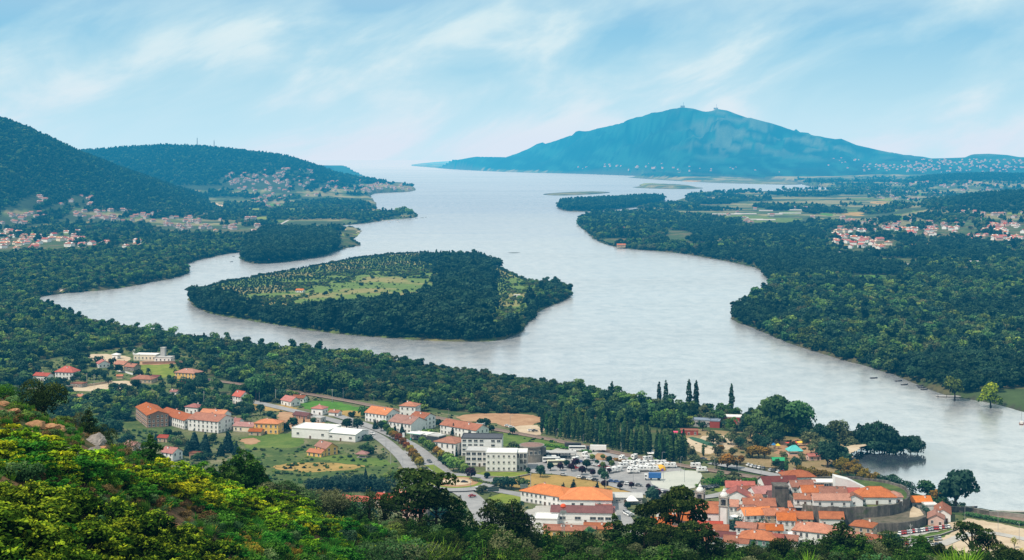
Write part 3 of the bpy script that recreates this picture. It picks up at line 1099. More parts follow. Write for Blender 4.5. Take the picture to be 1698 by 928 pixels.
    w.put(ex, ey, [(('low', 'dark'), 3), (('low', 'olive'), 1), (('shrub', 'willow'), 1)], .55, .35)
    w.build('island_woodland', 'dark pine and scrub woodland ringing the river island')
    # --- bushes hanging over the water along both banks
    w = Wood()
    for key in ('near', 'right', 'wood'):
        Qb = np.vstack([LD[key], LD[key][:1]])
        ds = np.r_[0, np.cumsum(np.linalg.norm(np.diff(Qb, axis=0), axis=1))]
        tt = np.arange(0, ds[-1], 5.5)
        ex, ey = np.interp(tt, ds, Qb[:, 0]), np.interp(tt, ds, Qb[:, 1])
        gx, gy = np.gradient(ex), np.gradient(ey)
        L_ = np.hypot(gx, gy) + 1e-6
        sgn = np.where(inside(LD[key], ex - gy / L_ * 4, ey + gx / L_ * 4), 1, -1)
        off = rng.uniform(1.5, 7, len(ex))
        ex, ey = ex - gy / L_ * off * sgn, ey + gx / L_ * off * sgn
        u, v = pix(ex, ey, 0)
        k = (ey > 780) & (ey < 5000) & (u > -300) & (u < 2000) & (rng.random(len(ex)) < .8) & ~((u > 1535) & (v > 636) & (v < 760)) & ~((u > 1400) & (u < 1440) & (v > 738)) & ~((u > 1600) & (v > 820))
        w.put(ex[k], ey[k], [(('low', 'dark'), 3), (('low', 'olive'), 1.5), (('low', 'willow'), .6), (('shrub', 'mid'), 1)], .52, .4)
    w.build('riverbank_thicket', 'low bushes hanging over the water along both river banks')
    # --- grove on the left bank and the wood behind the inlet
    w = Wood()
    G = WP([(399, 430), (415, 436), (440, 437), (500, 430), (540, 423), (562, 414), (556, 398), (540, 391), (500, 388), (440, 389), (412, 400), (408, 418)])
    X, Y = grid_points(G[:, 0].min(), G[:, 0].max(), G[:, 1].min(), G[:, 1].max(), 9.0)
    m = inside(G, X, Y)
    w.put(X[m], Y[m], MIX_DARK, 1.75, .12)
    N3 = WP([(-350, 432), (0, 418), (90, 420), (200, 416), (300, 405), (400, 400), (430, 392), (412, 414), (380, 421), (345, 428), (310, 438), (307, 443), (318, 452), (290, 462), (250, 469), (200, 479), (140, 484), (70, 492), (50, 499), (-350, 499)])
    X, Y = grid_points(N3[:, 0].min(), N3[:, 0].max(), N3[:, 1].min(), N3[:, 1].max(), 8.2)
    m = inside(N3, X, Y)
    w.put(X[m], Y[m], MIX_NEAR, 0.95, .2)
    N4 = WP([(-350, 335), (0, 335), (300, 345), (480, 330), (600, 335), (640, 352), (690, 356), (650, 364), (600, 372), (560, 376), (585, 395), (590, 404), (560, 412), (420, 396), (300, 405), (200, 416), (0, 418), (-350, 432)])
    X, Y = grid_points(N4[:, 0].min(), N4[:, 0].max(), N4[:, 1].min(), N4[:, 1].max(), 13.5)
    m = inside(N4, X, Y)
    X, Y = X[m], Y[m]
    k = fbm(X / 260, Y / 420, 61, 3) > .44
    w.put(X[k], Y[k], MIX_FAR, 1.15, .2)
    # hillsides
    for (u0, u1, y0, y1, s, sc_, thr) in ((-330, 470, 3900, 5750, 12.5, 1.12, .2), (40, 720, 5900, 8750, 19, 1.55, .33)):
        X, Y = grid_points((u0 - CX) / F * y1, (u1 - CX) / F * y0 if u1 < CX else 0, y0, y1, s)
        u = X / Y * F + CX
        z = terrain(X, Y)
        k = (u > u0) & (u < u1) & (z > 14) & (fbm(X / 160, Y / 260, 63, 3) > np.where(z > 60, thr * .6, thr + .14))
        w.put(X[k], Y[k], [(('pine', 'pine'), 3), (('round', 'dark'), 4), (('tall', 'dark'), 3), (('round', 'mid'), 1.5)], sc_, .22)
    w.build('hillside_woodland', 'blue-green woodland over the hills and shore beyond the inlet')
    # --- the opposite bank
    w = Wood()
    Q = LD['right']
    for (y0, y1, s, sc_, thr) in ((1000, 2600, 8.8, 1.08, .0), (2600, 4300, 11.0, 1.15, .31), (4300, 6200, 13.0, 1.15, .50), (6200, 11500, 20.0, 1.5, .51)):
        X, Y = grid_points(0, 1500 / F * y1, y0, y1, s)
        u, v = pix(X, Y, 5.0)
        m = (u > 920) & (u < 2150) & inside(Q, X, Y)
        X, Y, u, v = X[m], Y[m], u[m], v[m]
        z = terrain(X, Y)
        k = (fbm(X / 210, Y / 330, 71, 3) > thr) | (z > 30)
        for poly in RIGHT_OPEN:
            k &= ~inside(np.array(poly), u, v)
        for poly in RIGHT_SPARSE:
            k &= ~(inside(np.array(poly), u, v) & (rng.random(len(u)) < .62))
        X, Y, u, v, z = X[k], Y[k], u[k], v[k], z[k]
        tall = (fbm(X / 300, Y / 300, 73, 2) > .56) | (z > 40)
        w.put(X[tall], Y[tall], MIX_DARK + [(('round', 'dark'), 3)], sc_ * 1.02, .2)
        w.put(X[~tall], Y[~tall], MIX_FAR if y0 > 2000 else MIX_NEAR, sc_, .34)
    Q = LD['wood']
    X, Y = grid_points(Q[:, 0].min(), Q[:, 0].max(), Q[:, 1].min(), Q[:, 1].max(), 14)
    m = inside(Q, X, Y)
    w.put(X[m], Y[m], MIX_DARK, 1.9, .15)
    w.build('far_bank_woodland', 'broad dark woodland spread along the opposite river bank')


RIGHT_OPEN = [[(1395, 462), (1420, 455), (1500, 457), (1512, 467), (1440, 470)], [(1436, 436), (1440, 428), (1500, 428), (1560, 432), (1610, 436), (1560, 439), (1480, 441)],
              [(1180, 362), (1200, 350), (1330, 350), (1350, 372), (1290, 378)], [(1105, 337), (1110, 328), (1135, 326), (1138, 336)],
              [(1560, 652), (1580, 646), (1650, 652), (1698, 640), (1900, 690), (1900, 745), (1698, 683), (1640, 667)], [(1430, 598), (1500, 618), (1560, 640), (1560, 655), (1500, 636), (1420, 606)]]
RIGHT_SPARSE = [[(1360, 420), (1370, 375), (1500, 355), (1600, 350), (1800, 345), (1800, 400), (1600, 405), (1480, 425)], [(1350, 345), (1400, 318), (1540, 315), (1750, 305), (1750, 318), (1500, 340)], [(1000, 300), (1500, 296), (1500, 312), (1340, 325), (1200, 326)]]
# ================================================================== town: ground sheets
Z_ = [0]


def sheet(name, poly, mat, z=None, smooth=1, kind='structure', excl=True):
    Z_[0] += 1
    q = WP(poly)
    if smooth:
        q = smooth_poly(q, smooth)
    if name not in ('fairground', 'sports_court', 'car_park'):      # ragged natural edge
        a = np.repeat(q, 6, 0) + (np.roll(q, -1, 0) - q).repeat(6, 0) * np.tile(np.arange(6) / 6, len(q))[:, None]
        nr_ = np.stack([fbm(a[:, 0] / 7, a[:, 1] / 7, 41, 3), fbm(a[:, 0] / 7, a[:, 1] / 7, 47, 3)], 1) - .5
        q = a + nr_ * 9
    zz_ = PLAIN + 0.06 + 0.012 * Z_[0] if z is None else z
    o = bpy.data.objects.new(name, mesh_np(name, np.c_[q, np.full(len(q), zz_)], [list(range(len(q)))[::(1 if np.cross(q[1] - q[0], q[2] - q[1]) > 0 else -1)]], [mat]))
    link(o)
    tag(o, kind=kind)
    if excl:
        EXCL.append(WP(poly))
    return o


def strip(name, pts, width, mat, z=None, kerb=None, excl=2.0, kind='structure'):
    """a road, track or path along photograph points, width in metres."""
    Z_[0] += 1
    p = smooth_poly(WP(pts), 3, closed=False)
    d = np.gradient(p, axis=0)
    d /= np.linalg.norm(d, axis=1, keepdims=True)
    n = np.stack([-d[:, 1], d[:, 0]], 1)
    zz_ = PLAIN + 0.06 + 0.012 * Z_[0] if z is None else z
    a, b = p + n * width / 2, p - n * width / 2
    k = len(p)
    v = np.r_[np.c_[a, np.full(k, zz_)], np.c_[b, np.full(k, zz_)]]
    f = [[i, k + i, k + i + 1, i + 1] for i in range(k - 1)]
    o = bpy.data.objects.new(name, mesh_np(name, v, f, [mat]))
    link(o)
    tag(o, kind=kind)
    if excl:
        EXCL.append(np.r_[p + n * (width / 2 + excl), (p - n * (width / 2 + excl))[::-1]])
    return p, n


def cover_mat(name, stops, scale=0.08, fine=0.9, rough=0.95):
    if name in _mats:
        return _mats[name]
    m, nt, out = newmat(name)
    P = position(nt)
    f = noise(nt, P, scale, 6, 0.65, 0.4)
    g = noise(nt, P, fine, 4, 0.7)
    fac = mth(nt, 'ADD', mth(nt, 'MULTIPLY', f, 0.65), mth(nt, 'MULTIPLY', g, 0.35))
    c = ramp(nt, fac, [(0.30 + 0.4 * i / (len(stops) - 1), s) for i, s in enumerate(stops)])
    finish(nt, out, c, rough, 0.1, g, 0.5, 0.15)
    _mats[name] = m
    return m


M_asph = cover_mat('asphalt', [(.20, .20, .20), (.30, .295, .29), (.38, .37, .355)], .12, 1.5, .9)
M_pave = cover_mat('paving', [(.30, .285, .26), (.42, .40, .36), (.50, .475, .43)], .1)
M_line = plain_mat('road_paint', (.75, .74, .70), .2, 2)
M_dry = cover_mat('dry_grass', [(.16, .135, .035), (.36, .24, .075), (.47, .31, .11)], .06)
M_grass = cover_mat('green_grass', [(.045, .085, .018), (.10, .16, .030), (.20, .22, .055)], .07)
M_lawn = cover_mat('lawn_grass', [(.085, .13, .02), (.17, .22, .03), (.27, .27, .05)], .1)
M_lush = cover_mat('lush_grass', [(.04, .11, .015), (.075, .19, .022), (.13, .25, .035)], .1)
M_soil = cover_mat('bare_soil', [(.24, .13, .065), (.38, .22, .12), (.48, .31, .18)], .09)
M_sand = cover_mat('sandy_ground', [(.36, .27, .17), (.52, .41, .28), (.60, .50, .36)], .1)
M_pale = cover_mat('pale_hardstand', [(.38, .40, .35), (.47, .48, .42), (.54, .53, .47)], .05)
M_terr = cover_mat('terrace_scrub', [(.028, .055, .018), (.075, .115, .03), (.20, .19, .07)], .10)
M_ballast = cover_mat('ballast', [(.17, .12, .09), (.25, .18, .14), (.32, .25, .20)], .3)
M_mulch = cover_mat('park_floor', [(.07, .10, .03), (.26, .19, .09), (.42, .30, .17)], .05)
M_green_court = cover_mat('court_green', [(.03, .09, .05), (.045, .12, .07), (.06, .14, .08)], .1)
M_dark = cover_mat('scrub_floor', [(.02, .04, .014), (.035, .06, .02), (.06, .085, .03)], .1)

# base lawns and fields (drawn first, lower)
sheet('town_ground', [(330, 690), (420, 655), (520, 650), (640, 668), (760, 690), (900, 700), (1100, 740), (1260, 800), (1330, 830), (1420, 850), (1560, 850), (1640, 860), (1760, 885), (1760, 1060), (120, 1060), (120, 760), (230, 735)],
      cover_mat('town_floor', [(.05, .085, .025), (.11, .13, .05), (.27, .22, .14)], .045), excl=False)
sheet('village_ground', [(45, 645), (60, 600), (140, 588), (230, 573), (300, 580), (330, 598), (345, 622), (345, 652), (310, 660), (210, 655), (150, 660)],
      cover_mat('village_floor', [(.05, .08, .028), (.10, .13, .04), (.26, .22, .11)], .06), excl=False)
sheet('meadow', [(225, 605), (262, 602), (296, 606), (300, 622), (262, 628), (232, 622)], M_lawn)
sheet('village_lane', [(108, 642), (150, 637), (200, 630), (222, 634), (222, 644), (190, 645), (130, 650)], M_sand)
sheet('village_yard', [(140, 588), (175, 586), (215, 590), (214, 600), (180, 603), (150, 596)], M_sand)
sheet('works_yard', [(226, 598), (300, 597), (304, 603), (232, 606)], M_soil)
sheet('meadow', [(196, 700), (226, 690), (262, 706), (300, 728), (250, 745), (180, 735)], M_terr)
sheet('field', [(400, 722), (470, 716), (512, 728), (500, 742), (430, 748), (400, 742)], M_grass)
sheet('field', [(398, 742), (500, 742), (600, 752), (670, 775), (655, 800), (520, 812), (440, 800)], M_terr)
sheet('field', [(448, 772), (500, 767), (560, 768), (604, 773), (590, 779), (520, 783), (456, 780)], M_dry)
sheet('field', [(500, 752), (560, 754), (640, 762), (662, 772), (600, 772), (520, 762)], M_grass)
sheet('soil_patch', [(398, 728), (432, 726), (432, 735), (402, 738)], M_soil)
sheet('soil_patch', [(456, 684), (478, 682), (508, 692), (545, 700), (520, 712), (480, 712), (462, 702)], M_soil)
sheet('soil_patch', [(410, 668), (480, 672), (500, 680), (440, 682), (412, 677)], M_dry)
sheet('meadow', [(494, 668), (540, 664), (600, 676), (612, 684), (560, 686), (510, 682)], M_lush)
sheet('meadow', [(560, 680), (612, 682), (600, 692), (560, 690)], M_dry)
sheet('soil_patch', [(752, 690), (800, 685), (880, 686), (905, 696), (862, 712), (800, 700), (770, 700)], M_soil)
sheet('station_yard', [(850, 706), (905, 706), (902, 722), (870, 722)], M_sand)
sheet('meadow', [(806, 716), (850, 720), (905, 726), (960, 738), (985, 748), (930, 752), (850, 742), (800, 732)], M_grass)
sheet('field', [(812, 792), (868, 786), (930, 788), (1000, 798), (1070, 810), (1060, 822), (990, 826), (900, 816), (820, 802)], M_dry)
sheet('lawn', [(780, 784), (860, 783), (880, 786), (850, 792), (800, 794)], M_lawn)
sheet('car_park', [(868, 772), (900, 758), (950, 742), (1000, 744), (1080, 760), (1130, 776), (1150, 792), (1140, 815), (1080, 818), (1000, 800), (930, 787), (870, 784)], M_asph)
sheet('fairground', [(1076, 800), (1086, 788), (1110, 782), (1150, 780), (1166, 786), (1160, 800), (1150, 812), (1096, 812)], M_pale)
sheet('lorry_park', [(905, 745), (960, 738), (1000, 745), (985, 757), (935, 760)], M_pave)
sheet('soil_patch', [(985, 752), (1012, 754), (1020, 764), (990, 764)], M_soil)
sheet('park_ground', [(1130, 712), (1230, 716), (1340, 728), (1410, 740), (1405, 765), (1380, 790), (1300, 780), (1230, 772), (1160, 760), (1120, 742)], M_mulch)
sheet('sports_court', [(1136, 728), (1150, 726), (1186, 742), (1184, 754), (1160, 752), (1140, 740)], M_sand)
sheet('sports_court', [(1150, 724), (1210, 722), (1222, 736), (1210, 748), (1188, 742)], M_sand)
sheet('sports_court', [(1138, 727), (1150, 724), (1190, 738), (1184, 743)], M_green_court)
sheet('play_ground', [(1280, 735), (1340, 728), (1360, 745), (1340, 762), (1290, 758)], M_soil)
sheet('cove_beach', [(1395, 742), (1415, 738), (1440, 735), (1425, 746), (1410, 752), (1412, 765), (1398, 760)], M_sand, z=PLAIN + .05)
sheet('lawn', [(1160, 806), (1215, 806), (1260, 815), (1250, 822), (1190, 816)], M_lawn)
sheet('plaza', [(1570, 868), (1610, 858), (1698, 878), (1790, 900), (1790, 960), (1560, 960), (1540, 900)], M_sand)
sheet('lawn', [(1490, 890), (1540, 886), (1590, 878), (1582, 888), (1540, 897), (1495, 900)], M_grass)
sheet('parking_apron', [(1480, 888), (1520, 880), (1575, 872), (1578, 878), (1530, 887), (1490, 894)], M_pave)
sheet('parking_apron', [(1490, 905), (1560, 896), (1560, 930), (1490, 935)], M_pave)
sheet('town_square', [(1180, 870), (1260, 862), (1300, 880), (1290, 925), (1180, 930)], M_pave)
sheet('school_yard', [(860, 850), (900, 838), (1020, 838), (1030, 880), (880, 890), (858, 872)], M_pave)
sheet('lawn', [(815, 822), (870, 820), (892, 826), (860, 836), (815, 834)], M_lawn)
# roads
strip('road', [(340, 655), (400, 662), (470, 678), (540, 694), (590, 708), (628, 724), (655, 746), (676, 768), (684, 786), (678, 806), (660, 830)], 9, M_asph)
strip('road', [(560, 690), (610, 706), (650, 722), (690, 742), (718, 766), (745, 790), (775, 806)], 8.5, M_asph)
strip('road', [(672, 748), (700, 762), (722, 782), (735, 800)], 5, M_asph)
strip('verge', [(712, 772), (735, 788), (752, 796)], 6, M_lawn)
strip('road', [(735, 803), (760, 812), (782, 826), (800, 850), (812, 880)], 12, M_asph)
strip('road', [(770, 800), (820, 814), (870, 822), (900, 834), (960, 842), (1020, 838)], 8, M_asph)
strip('road', [(1000, 800), (1060, 818), (1120, 826), (1180, 826), (1230, 810)], 7, M_asph)
strip('road', [(1025, 835), (1035, 860), (1060, 890), (1090, 915)], 7, M_asph)
strip('road', [(1180, 768), (1240, 780), (1300, 792), (1350, 800)], 9, M_asph)
strip('road', [(1560, 905), (1620, 880), (1698, 895), (1790, 915)], 6, M_pave)
# roundabout
rc = W(757, 802)
th = np.linspace(0, 2 * np.pi, 48, endpoint=False)


def disc(name, c, r0, mat, z, sx=1.0):
    o = bpy.data.objects.new(name, mesh_np(name, np.c_[c.x + r0 * sx * np.cos(th), c.y + r0 * np.sin(th), np.full(48, z)], [list(range(48))], [mat]))
    link(o)
    return tag(o, kind='structure')


disc('roundabout_road', rc, 24, M_asph, PLAIN + 1.2)
disc('roundabout_verge', rc, 16, M_lawn, PLAIN + 1.24)
disc('roundabout_soil', rc, 13, M_soil, PLAIN + 1.27)
disc('roundabout_centre', rc, 9, M_sand, PLAIN + 1.30)
EXCL.append(np.c_[rc.x + 26 * np.cos(th), rc.y + 26 * np.sin(th)])
# railway on its low bank
rail_pts = [(330, 628), (460, 646), (560, 662), (640, 678), (730, 694), (800, 709), (900, 727), (1000, 747), (1100, 768), (1230, 789), (1340, 806)]
strip('railway_bed', rail_pts, 8.0, M_ballast)
strip('railway_bed', [(1570, 842), (1620, 851), (1698, 864), (1800, 882)], 7.0, M_ballast)
M_rail = plain_mat('rail_steel', (.22, .17, .14), .3, 2, .5, .5, .6)


def rails(pts):
    p = smooth_poly(WP(pts), 3, closed=False)
    d = np.gradient(p, axis=0)
    d /= np.linalg.norm(d, axis=1, keepdims=True)
    n = np.stack([-d[:, 1], d[:, 0]], 1)
    m = MB()
    for s in (-.75, .75):
        q = p + n * s
        m.tube([(x, y, PLAIN + 1.25) for x, y in q], .09, 4)
    o = m.build('railway_track', M_rail)
    tag(o, kind='structure')


rails(rail_pts)

# ================================================================== buildings
WALL = {'white': plain_mat('plaster_white', (.78, .77, .735), .20, .35), 'cream': plain_mat('plaster_cream', (.74, .66, .50), .15, .5),
        'yellow': plain_mat('plaster_yellow', (.78, .47, .13), .15, .5), 'tan': plain_mat('plaster_tan', (.50, .38, .25), .22, .6),
        'stone': plain_mat('granite_wall', (.27, .24, .20), .45, .5), 'grey': plain_mat('plaster_grey', (.44, .43, .41), .2, .5),
        'pink': plain_mat('plaster_pink', (.68, .46, .38), .15, .5), 'brown': plain_mat('brick_brown', (.36, .20, .13), .25, .6),
        'green': plain_mat('tiles_green', (.12, .24, .18), .25, .8), 'red': plain_mat('panel_red', (.34, .06, .04), .2, .5),
        'darkglass': plain_mat('dark_cladding', (.05, .055, .06), .3, .6, .3, .5)}
ROOF = {'orange': tile_mat('tiles_orange', (.52, .150, .042)), 'bright': tile_mat('tiles_new_orange', (.72, .205, .028), .2), 'terra': tile_mat('tiles_terracotta', (.38, .125, .058)),
        'red': tile_mat('tiles_red', (.50, .10, .06)), 'maroon': tile_mat('tiles_maroon', (.20, .055, .045)), 'brown': tile_mat('tiles_brown', (.30, .13, .08)),
        'pink': tile_mat('tiles_faded_red', (.46, .14, .10)), 'metal': plain_mat('roof_metal', (.50, .49, .46), .18, .4, .5, .4), 'white': plain_mat('roof_white', (.78, .77, .73), .12, .4),
        'dark': plain_mat('roof_dark', (.09, .09, .10), .3, .4), 'blue': plain_mat('roof_slate_blue', (.22, .27, .33), .2, .4), 'teal': plain_mat('roof_teal', (.10, .48, .45), .2, .8),
        'greenm': plain_mat('roof_green', (.03, .32, .13), .2, .8)}
M_glass = plain_mat('window_glass', (.035, .045, .055), .4, .8, .12, .6)
M_frame = plain_mat('window_surround', (.62, .60, .55), .15, .8)
M_door = plain_mat('door_wood', (.12, .07, .045), .3, 1.5)
M_stone_trim = plain_mat('granite_trim', (.40, .37, .32), .3, 1.2)

_win = {}


def window_mesh(w, h, dark=True):
    k = (round(w, 1), round(h, 1))
    if k not in _win:
        m = MB()
        m.box((0, -.04, 0), (w + .34, .10, h + .34), 0)
        m.box((0, -.07, 0), (w, .12, h), 1)
        m.box((0, -.09, 0), (.07, .12, h), 0)
        m.box((0, -.14, -h / 2 - .16), (w + .5, .28, .1), 0)
        _win[k] = m.mesh('window', [M_frame, M_glass])
    return _win[k]


_door = MB()
_door.box((0, -.05, 1.15), (1.5, .12, 2.5), 0).box((0, -.08, 1.1), (1.15, .14, 2.2), 1).box((.4, -.17, 1.1), (.08, .06, .08), 0)
_door = _door.mesh('door', [M_frame, M_door])


def roof_gable(m, w, d, h, rh, ov=.55, th_=.22):
    a, b = w / 2 + ov, d / 2 + ov
    k = rh / (d / 2)
    ze = h - ov * k
    for s in (-1, 1):
        lo = [(-a, s * b, ze), (a, s * b, ze), (a, 0, h + rh), (-a, 0, h + rh)]
        vs = lo + [(x, y, z + th_) for x, y, z in lo]
        fs = [[0, 1, 2, 3], [7, 6, 5, 4], [0, 4, 5, 1], [1, 5, 6, 2], [2, 6, 7, 3], [3, 7, 4, 0]]
        m.add(vs, fs if s > 0 else [f[::-1] for f in fs])
    m.tube([(-a, 0, h + rh + th_), (a, 0, h + rh + th_)], .16, 5)


def roof_hip(m, w, d, h, rh, ov=.6, th_=.25):
    a, b = w / 2 + ov, d / 2 + ov
    r_ = max(a - b, 0.15)
    r2 = max(b - a, 0)
    base = [(-a, -b), (a, -b), (a, b), (-a, b)]
    top = [(-r_, -r2), (r_, -r2), (r_, r2), (-r_, r2)]
    if r2 == 0:
        ridge_ = [(-r_, 0, h + rh), (r_, 0, h + rh)]
        vs = [(x, y, h) for x, y in base] + [(x, y, h + th_) for x, y in base] + ridge_
        fs = [[3, 2, 1, 0], [0, 1, 5, 4], [1, 2, 6, 5], [2, 3, 7, 6], [3, 0, 4, 7], [4, 5, 9, 8], [5, 6, 9], [6, 7, 8, 9], [7, 4, 8]]
    else:
        vs = [(x, y, h) for x, y in base] + [(x, y, h + th_) for x, y in base] + [(0, -r2, h + rh), (0, r2, h + rh)]
        fs = [[3, 2, 1, 0], [0, 1, 5, 4], [1, 2, 6, 5], [2, 3, 7, 6], [3, 0, 4, 7], [4, 5, 8], [5, 6, 9, 8], [6, 7, 9], [7, 4, 8, 9]]
    m.add(vs, fs)
    c0, c1 = Vector(vs[8]), Vector(vs[9])
    m.tube([c0, c1], .16, 5)
    for i, e in ((4, c0), (5, c1 if r2 == 0 else c0), (6, c1), (7, c0 if r2 == 0 else c1)):
        m.tube([vs[i], e], .13, 4)


def house(px, py, w, d, h, rz=-.6, roof='gable', rh=None, wall='white', tiles='orange', label='', name='house', floors=None, z=PLAIN, wins=True, chim=1, cat='house', group=None,
          win=(1.1, 1.4), pitch=.42, anchor=True, excl=True, sides='fblr', door=True, gap=3.3):
    p = W(px, py, z)
    if anchor:
        p.y += d * .4
        p.x *= p.y / (p.y - d * .4)
    t = empty(name, p, rz, label, cat, group)
    rh = rh if rh is not None else d / 2 * pitch
    m = MB()
    if roof == 'gable':
        a, b = w / 2, d / 2
        vs = [(-a, -b, -1), (a, -b, -1), (a, b, -1), (-a, b, -1), (-a, -b, h), (a, -b, h), (a, b, h), (-a, b, h), (-a, 0, h + rh), (a, 0, h + rh)]
        m.add(vs, [[3, 2, 1, 0], [0, 1, 5, 4], [2, 3, 7, 6], [1, 2, 6, 9, 5], [3, 0, 4, 8, 7], [4, 5, 9, 8], [6, 7, 8, 9]])
    else:
        m.box((0, 0, h / 2 - .5), (w, d, h + 1))
    # plinth and cornice bands
    m.box((0, 0, .25), (w + .12, d + .12, .6), 1)
    if roof != 'gable':
        m.box((0, 0, h - .16), (w + .18, d + .18, .26), 1)
    m.build('wall', [WALL[wall], M_stone_trim if wall in ('white', 'cream') else WALL[wall]], t)
    rm = MB()
    if roof == 'gable':
        roof_gable(rm, w, d, h + .02, rh)
    elif roof == 'hip':
        roof_hip(rm, w, d, h + .02, rh)
    else:
        rm.box((0, 0, h + .12), (w + .3, d + .3, .24))
        for s in (-1, 1):
            rm.box((0, s * (d / 2 + .05), h + .4), (w + .3, .2, .5))
            rm.box((s * (w / 2 + .05), 0, h + .4), (.2, d - .1, .5))
    ro = rm.build('roof', [ROOF[tiles]], t)
    r = random.Random(int(px * 7 + py * 13))
    if roof != 'flat':
        for k in range(chim):
            cm = MB()
            cx = r.uniform(-.35, .35) * w * .8
            cy_ = r.choice((-1, 1)) * d * .16
            zt = h + rh * .62
            cm.box((cx, cy_, zt + .5), (.8, .7, 1.9)).box((cx, cy_, zt + 1.5), (1.0, .9, .18), 1)
            cm.build('chimney', [WALL['white' if wall != 'stone' else 'stone'], ROOF['terra']], ro)
    if wins:
        fl = floors or max(1, int(h / 3.0))
        v = Vector((-p.x, -p.y, 0)).normalized()
        first = True
        for key, nx, ny, L in (('f', 0, -1, w), ('b', 0, 1, w), ('l', -1, 0, d), ('r', 1, 0, d)):
            wn = Vector((nx * math.cos(rz) - ny * math.sin(rz), nx * math.sin(rz) + ny * math.cos(rz), 0))
            if key not in sides or wn.dot(v) < .12:
                continue
            cols = max(1, int(L / gap))
            off = d / 2 if ny else w / 2
            dcol = cols // 2 if (first and door) else -1
            for f in range(fl):
                zz_ = (f + .5) * h / fl + .15
                for c in range(cols):
                    q = (c + .5) / cols * L - L / 2
                    if r.random() < .06:
                        continue
                    isd = f == 0 and c == dcol
                    o = bpy.data.objects.new('door' if isd else 'window', _door if isd else window_mesh(*win))
                    lz = 0.05 if isd else zz_
                    o.location = (nx * off + abs(ny) * q, ny * off + abs(nx) * q, lz)
                    o.rotation_euler = (0, 0, math.atan2(nx, -ny))
                    link(o, t)
            first = False
    if excl:
        if p.y > 950:
            EXCL.append(np.array([(p.x - w * .6, p.y), (p.x - w * .6, p.y - d * .6 - 17), (p.x + w * .6, p.y - d * .6 - 17), (p.x + w * .6, p.y)]))
        c_, s_ = math.cos(rz), math.sin(rz)
        k = 2.2
        EXCL.append(np.array([(p.x + (sx * (w / 2 + k)) * c_ - (sy * (d / 2 + k)) * s_, p.y + (sx * (w / 2 + k)) * s_ + (sy * (d / 2 + k)) * c_) for sx, sy in ((-1, -1), (1, -1), (1, 1), (-1, 1))]))
    return t


# --- village on the left of the plain
house(112, 629, 17, 12, 6.4, -.25, 'hip', 4.6, 'white', 'red', 'white two-storey house with steep dark red hipped roof on the left plain', floors=2, chim=2)
house(72, 631, 14, 9, 4.4, -.3, 'gable', None, 'white', 'red', 'low white house with red ridge roof beside the hipped white house')
house(171, 610, 11, 10, 4.2, -1.1, 'gable', 2.6, 'white', 'red', 'white house with deep red roof beside the sandy village yard')
house(203, 612, 12, 9, 4.6, -.5, 'gable', 2.4, 'tan', 'orange', 'tan rubble house with faded orange roof in the village cluster')
house(220, 615, 11, 9, 4.0, -.5, 'gable', 2.2, 'stone', 'terra', 'stone house with terracotta roof at the end of the village cluster')
house(193, 595, 6, 5, 4.0, -.4, 'hip', 1.4, 'white', 'white', 'tiny white cubic house at the far side of the village', chim=0)
house(228, 588, 7, 6, 3.4, -.3, 'gable', None, 'white', 'metal', 'small pale shed with grey roof behind the village cluster', chim=0)
house(244, 598, 22, 12, 5.6, -.15, 'flat', 0, 'cream', 'white', 'cream flat-roofed works building standing on a brown bank', name='factory', cat='factory', gap=3.6, door=False)
house(273, 600, 16, 10, 4.2, -.15, 'flat', 0, 'white', 'metal', 'white low works wing beside the grey silo tower', name='factory', cat='factory', door=False)
house(271, 598, 4.2, 4.2, 12, -.15, 'flat', 0, 'grey', 'metal', 'square grey silo tower rising over the cream works', name='silo', cat='silo', wins=False)
house(313, 628, 20, 13, 5.2, -.35, 'hip', 3.2, 'yellow', 'orange', 'large yellow house with orange hipped roof at the edge of the wood', floors=2)
house(238, 635, 19, 10, 3.4, -.2, 'hip', 2.8, 'tan', 'terra', 'long low house with brown veranda and terracotta roof by the lane')
house(259, 631, 7, 6, 3.2, -.2, 'gable', None, 'stone', 'maroon', 'small dark shed with maroon roof behind the veranda house', chim=0)
house(303, 641, 8, 6, 3.0, -.4, 'gable', None, 'white', 'red', 'little white cottage with bright red roof below the yellow house')
house(199, 628, 5, 4, 2.6, 0, 'gable', None, 'tan', 'orange', 'orange-roofed hut beside the village shrubs', chim=0, wins=False)
house(131, 642, 11, 8, 3.0, -.3, 'flat', 0, 'stone', 'brown', 'low grey-brown stone outbuilding before the white villa', name='outbuilding', cat='outbuilding')
house(135, 664, 6, 5, 3.5, -.4, 'gable', None, 'tan', 'orange', 'small orange-roofed cottage sunk among the dark trees')
house(290, 656, 6, 5, 3.4, -.4, 'gable', None, 'white', 'pink', 'pale pink roofed cottage hidden in the wood')
# --- the long terrace complex
house(252, 703, 40, 15, 9.0, -1.12, 'gable', 2.6, 'brown', 'orange', 'three-storey brown terrace block with white balconies and orange roof', floors=3, name='apartment_block', cat='apartment block', gap=2.8, chim=2)
house(299, 706, 42, 15, 6.6, -.88, 'gable', 2.8, 'white', 'terra', 'long white terrace block with faded terracotta roof in the middle of the complex', floors=2, name='apartment_block', cat='apartment block', gap=3.0, chim=3)
house(350, 716, 26, 18, 8.4, -.45, 'gable', 3.2, 'white', 'terra', 'broad terrace block with brown-red roof behind the big cedars', floors=3, name='apartment_block', cat='apartment block', chim=2)
house(323, 686, 11, 9, 5.0, -.4, 'hip', 2.2, 'white', 'red', 'white house with scarlet hipped roof peeping over the terrace')
house(357, 699, 20, 11, 5.5, -.35, 'gable', 2.6, 'white', 'bright', 'house with clean bright orange roof beside the terrace complex', chim=2)
house(385, 708, 14, 9, 4.0, -.3, 'gable', None, 'white', 'pink', 'low white row house with faded pink roof left of the yellow block')
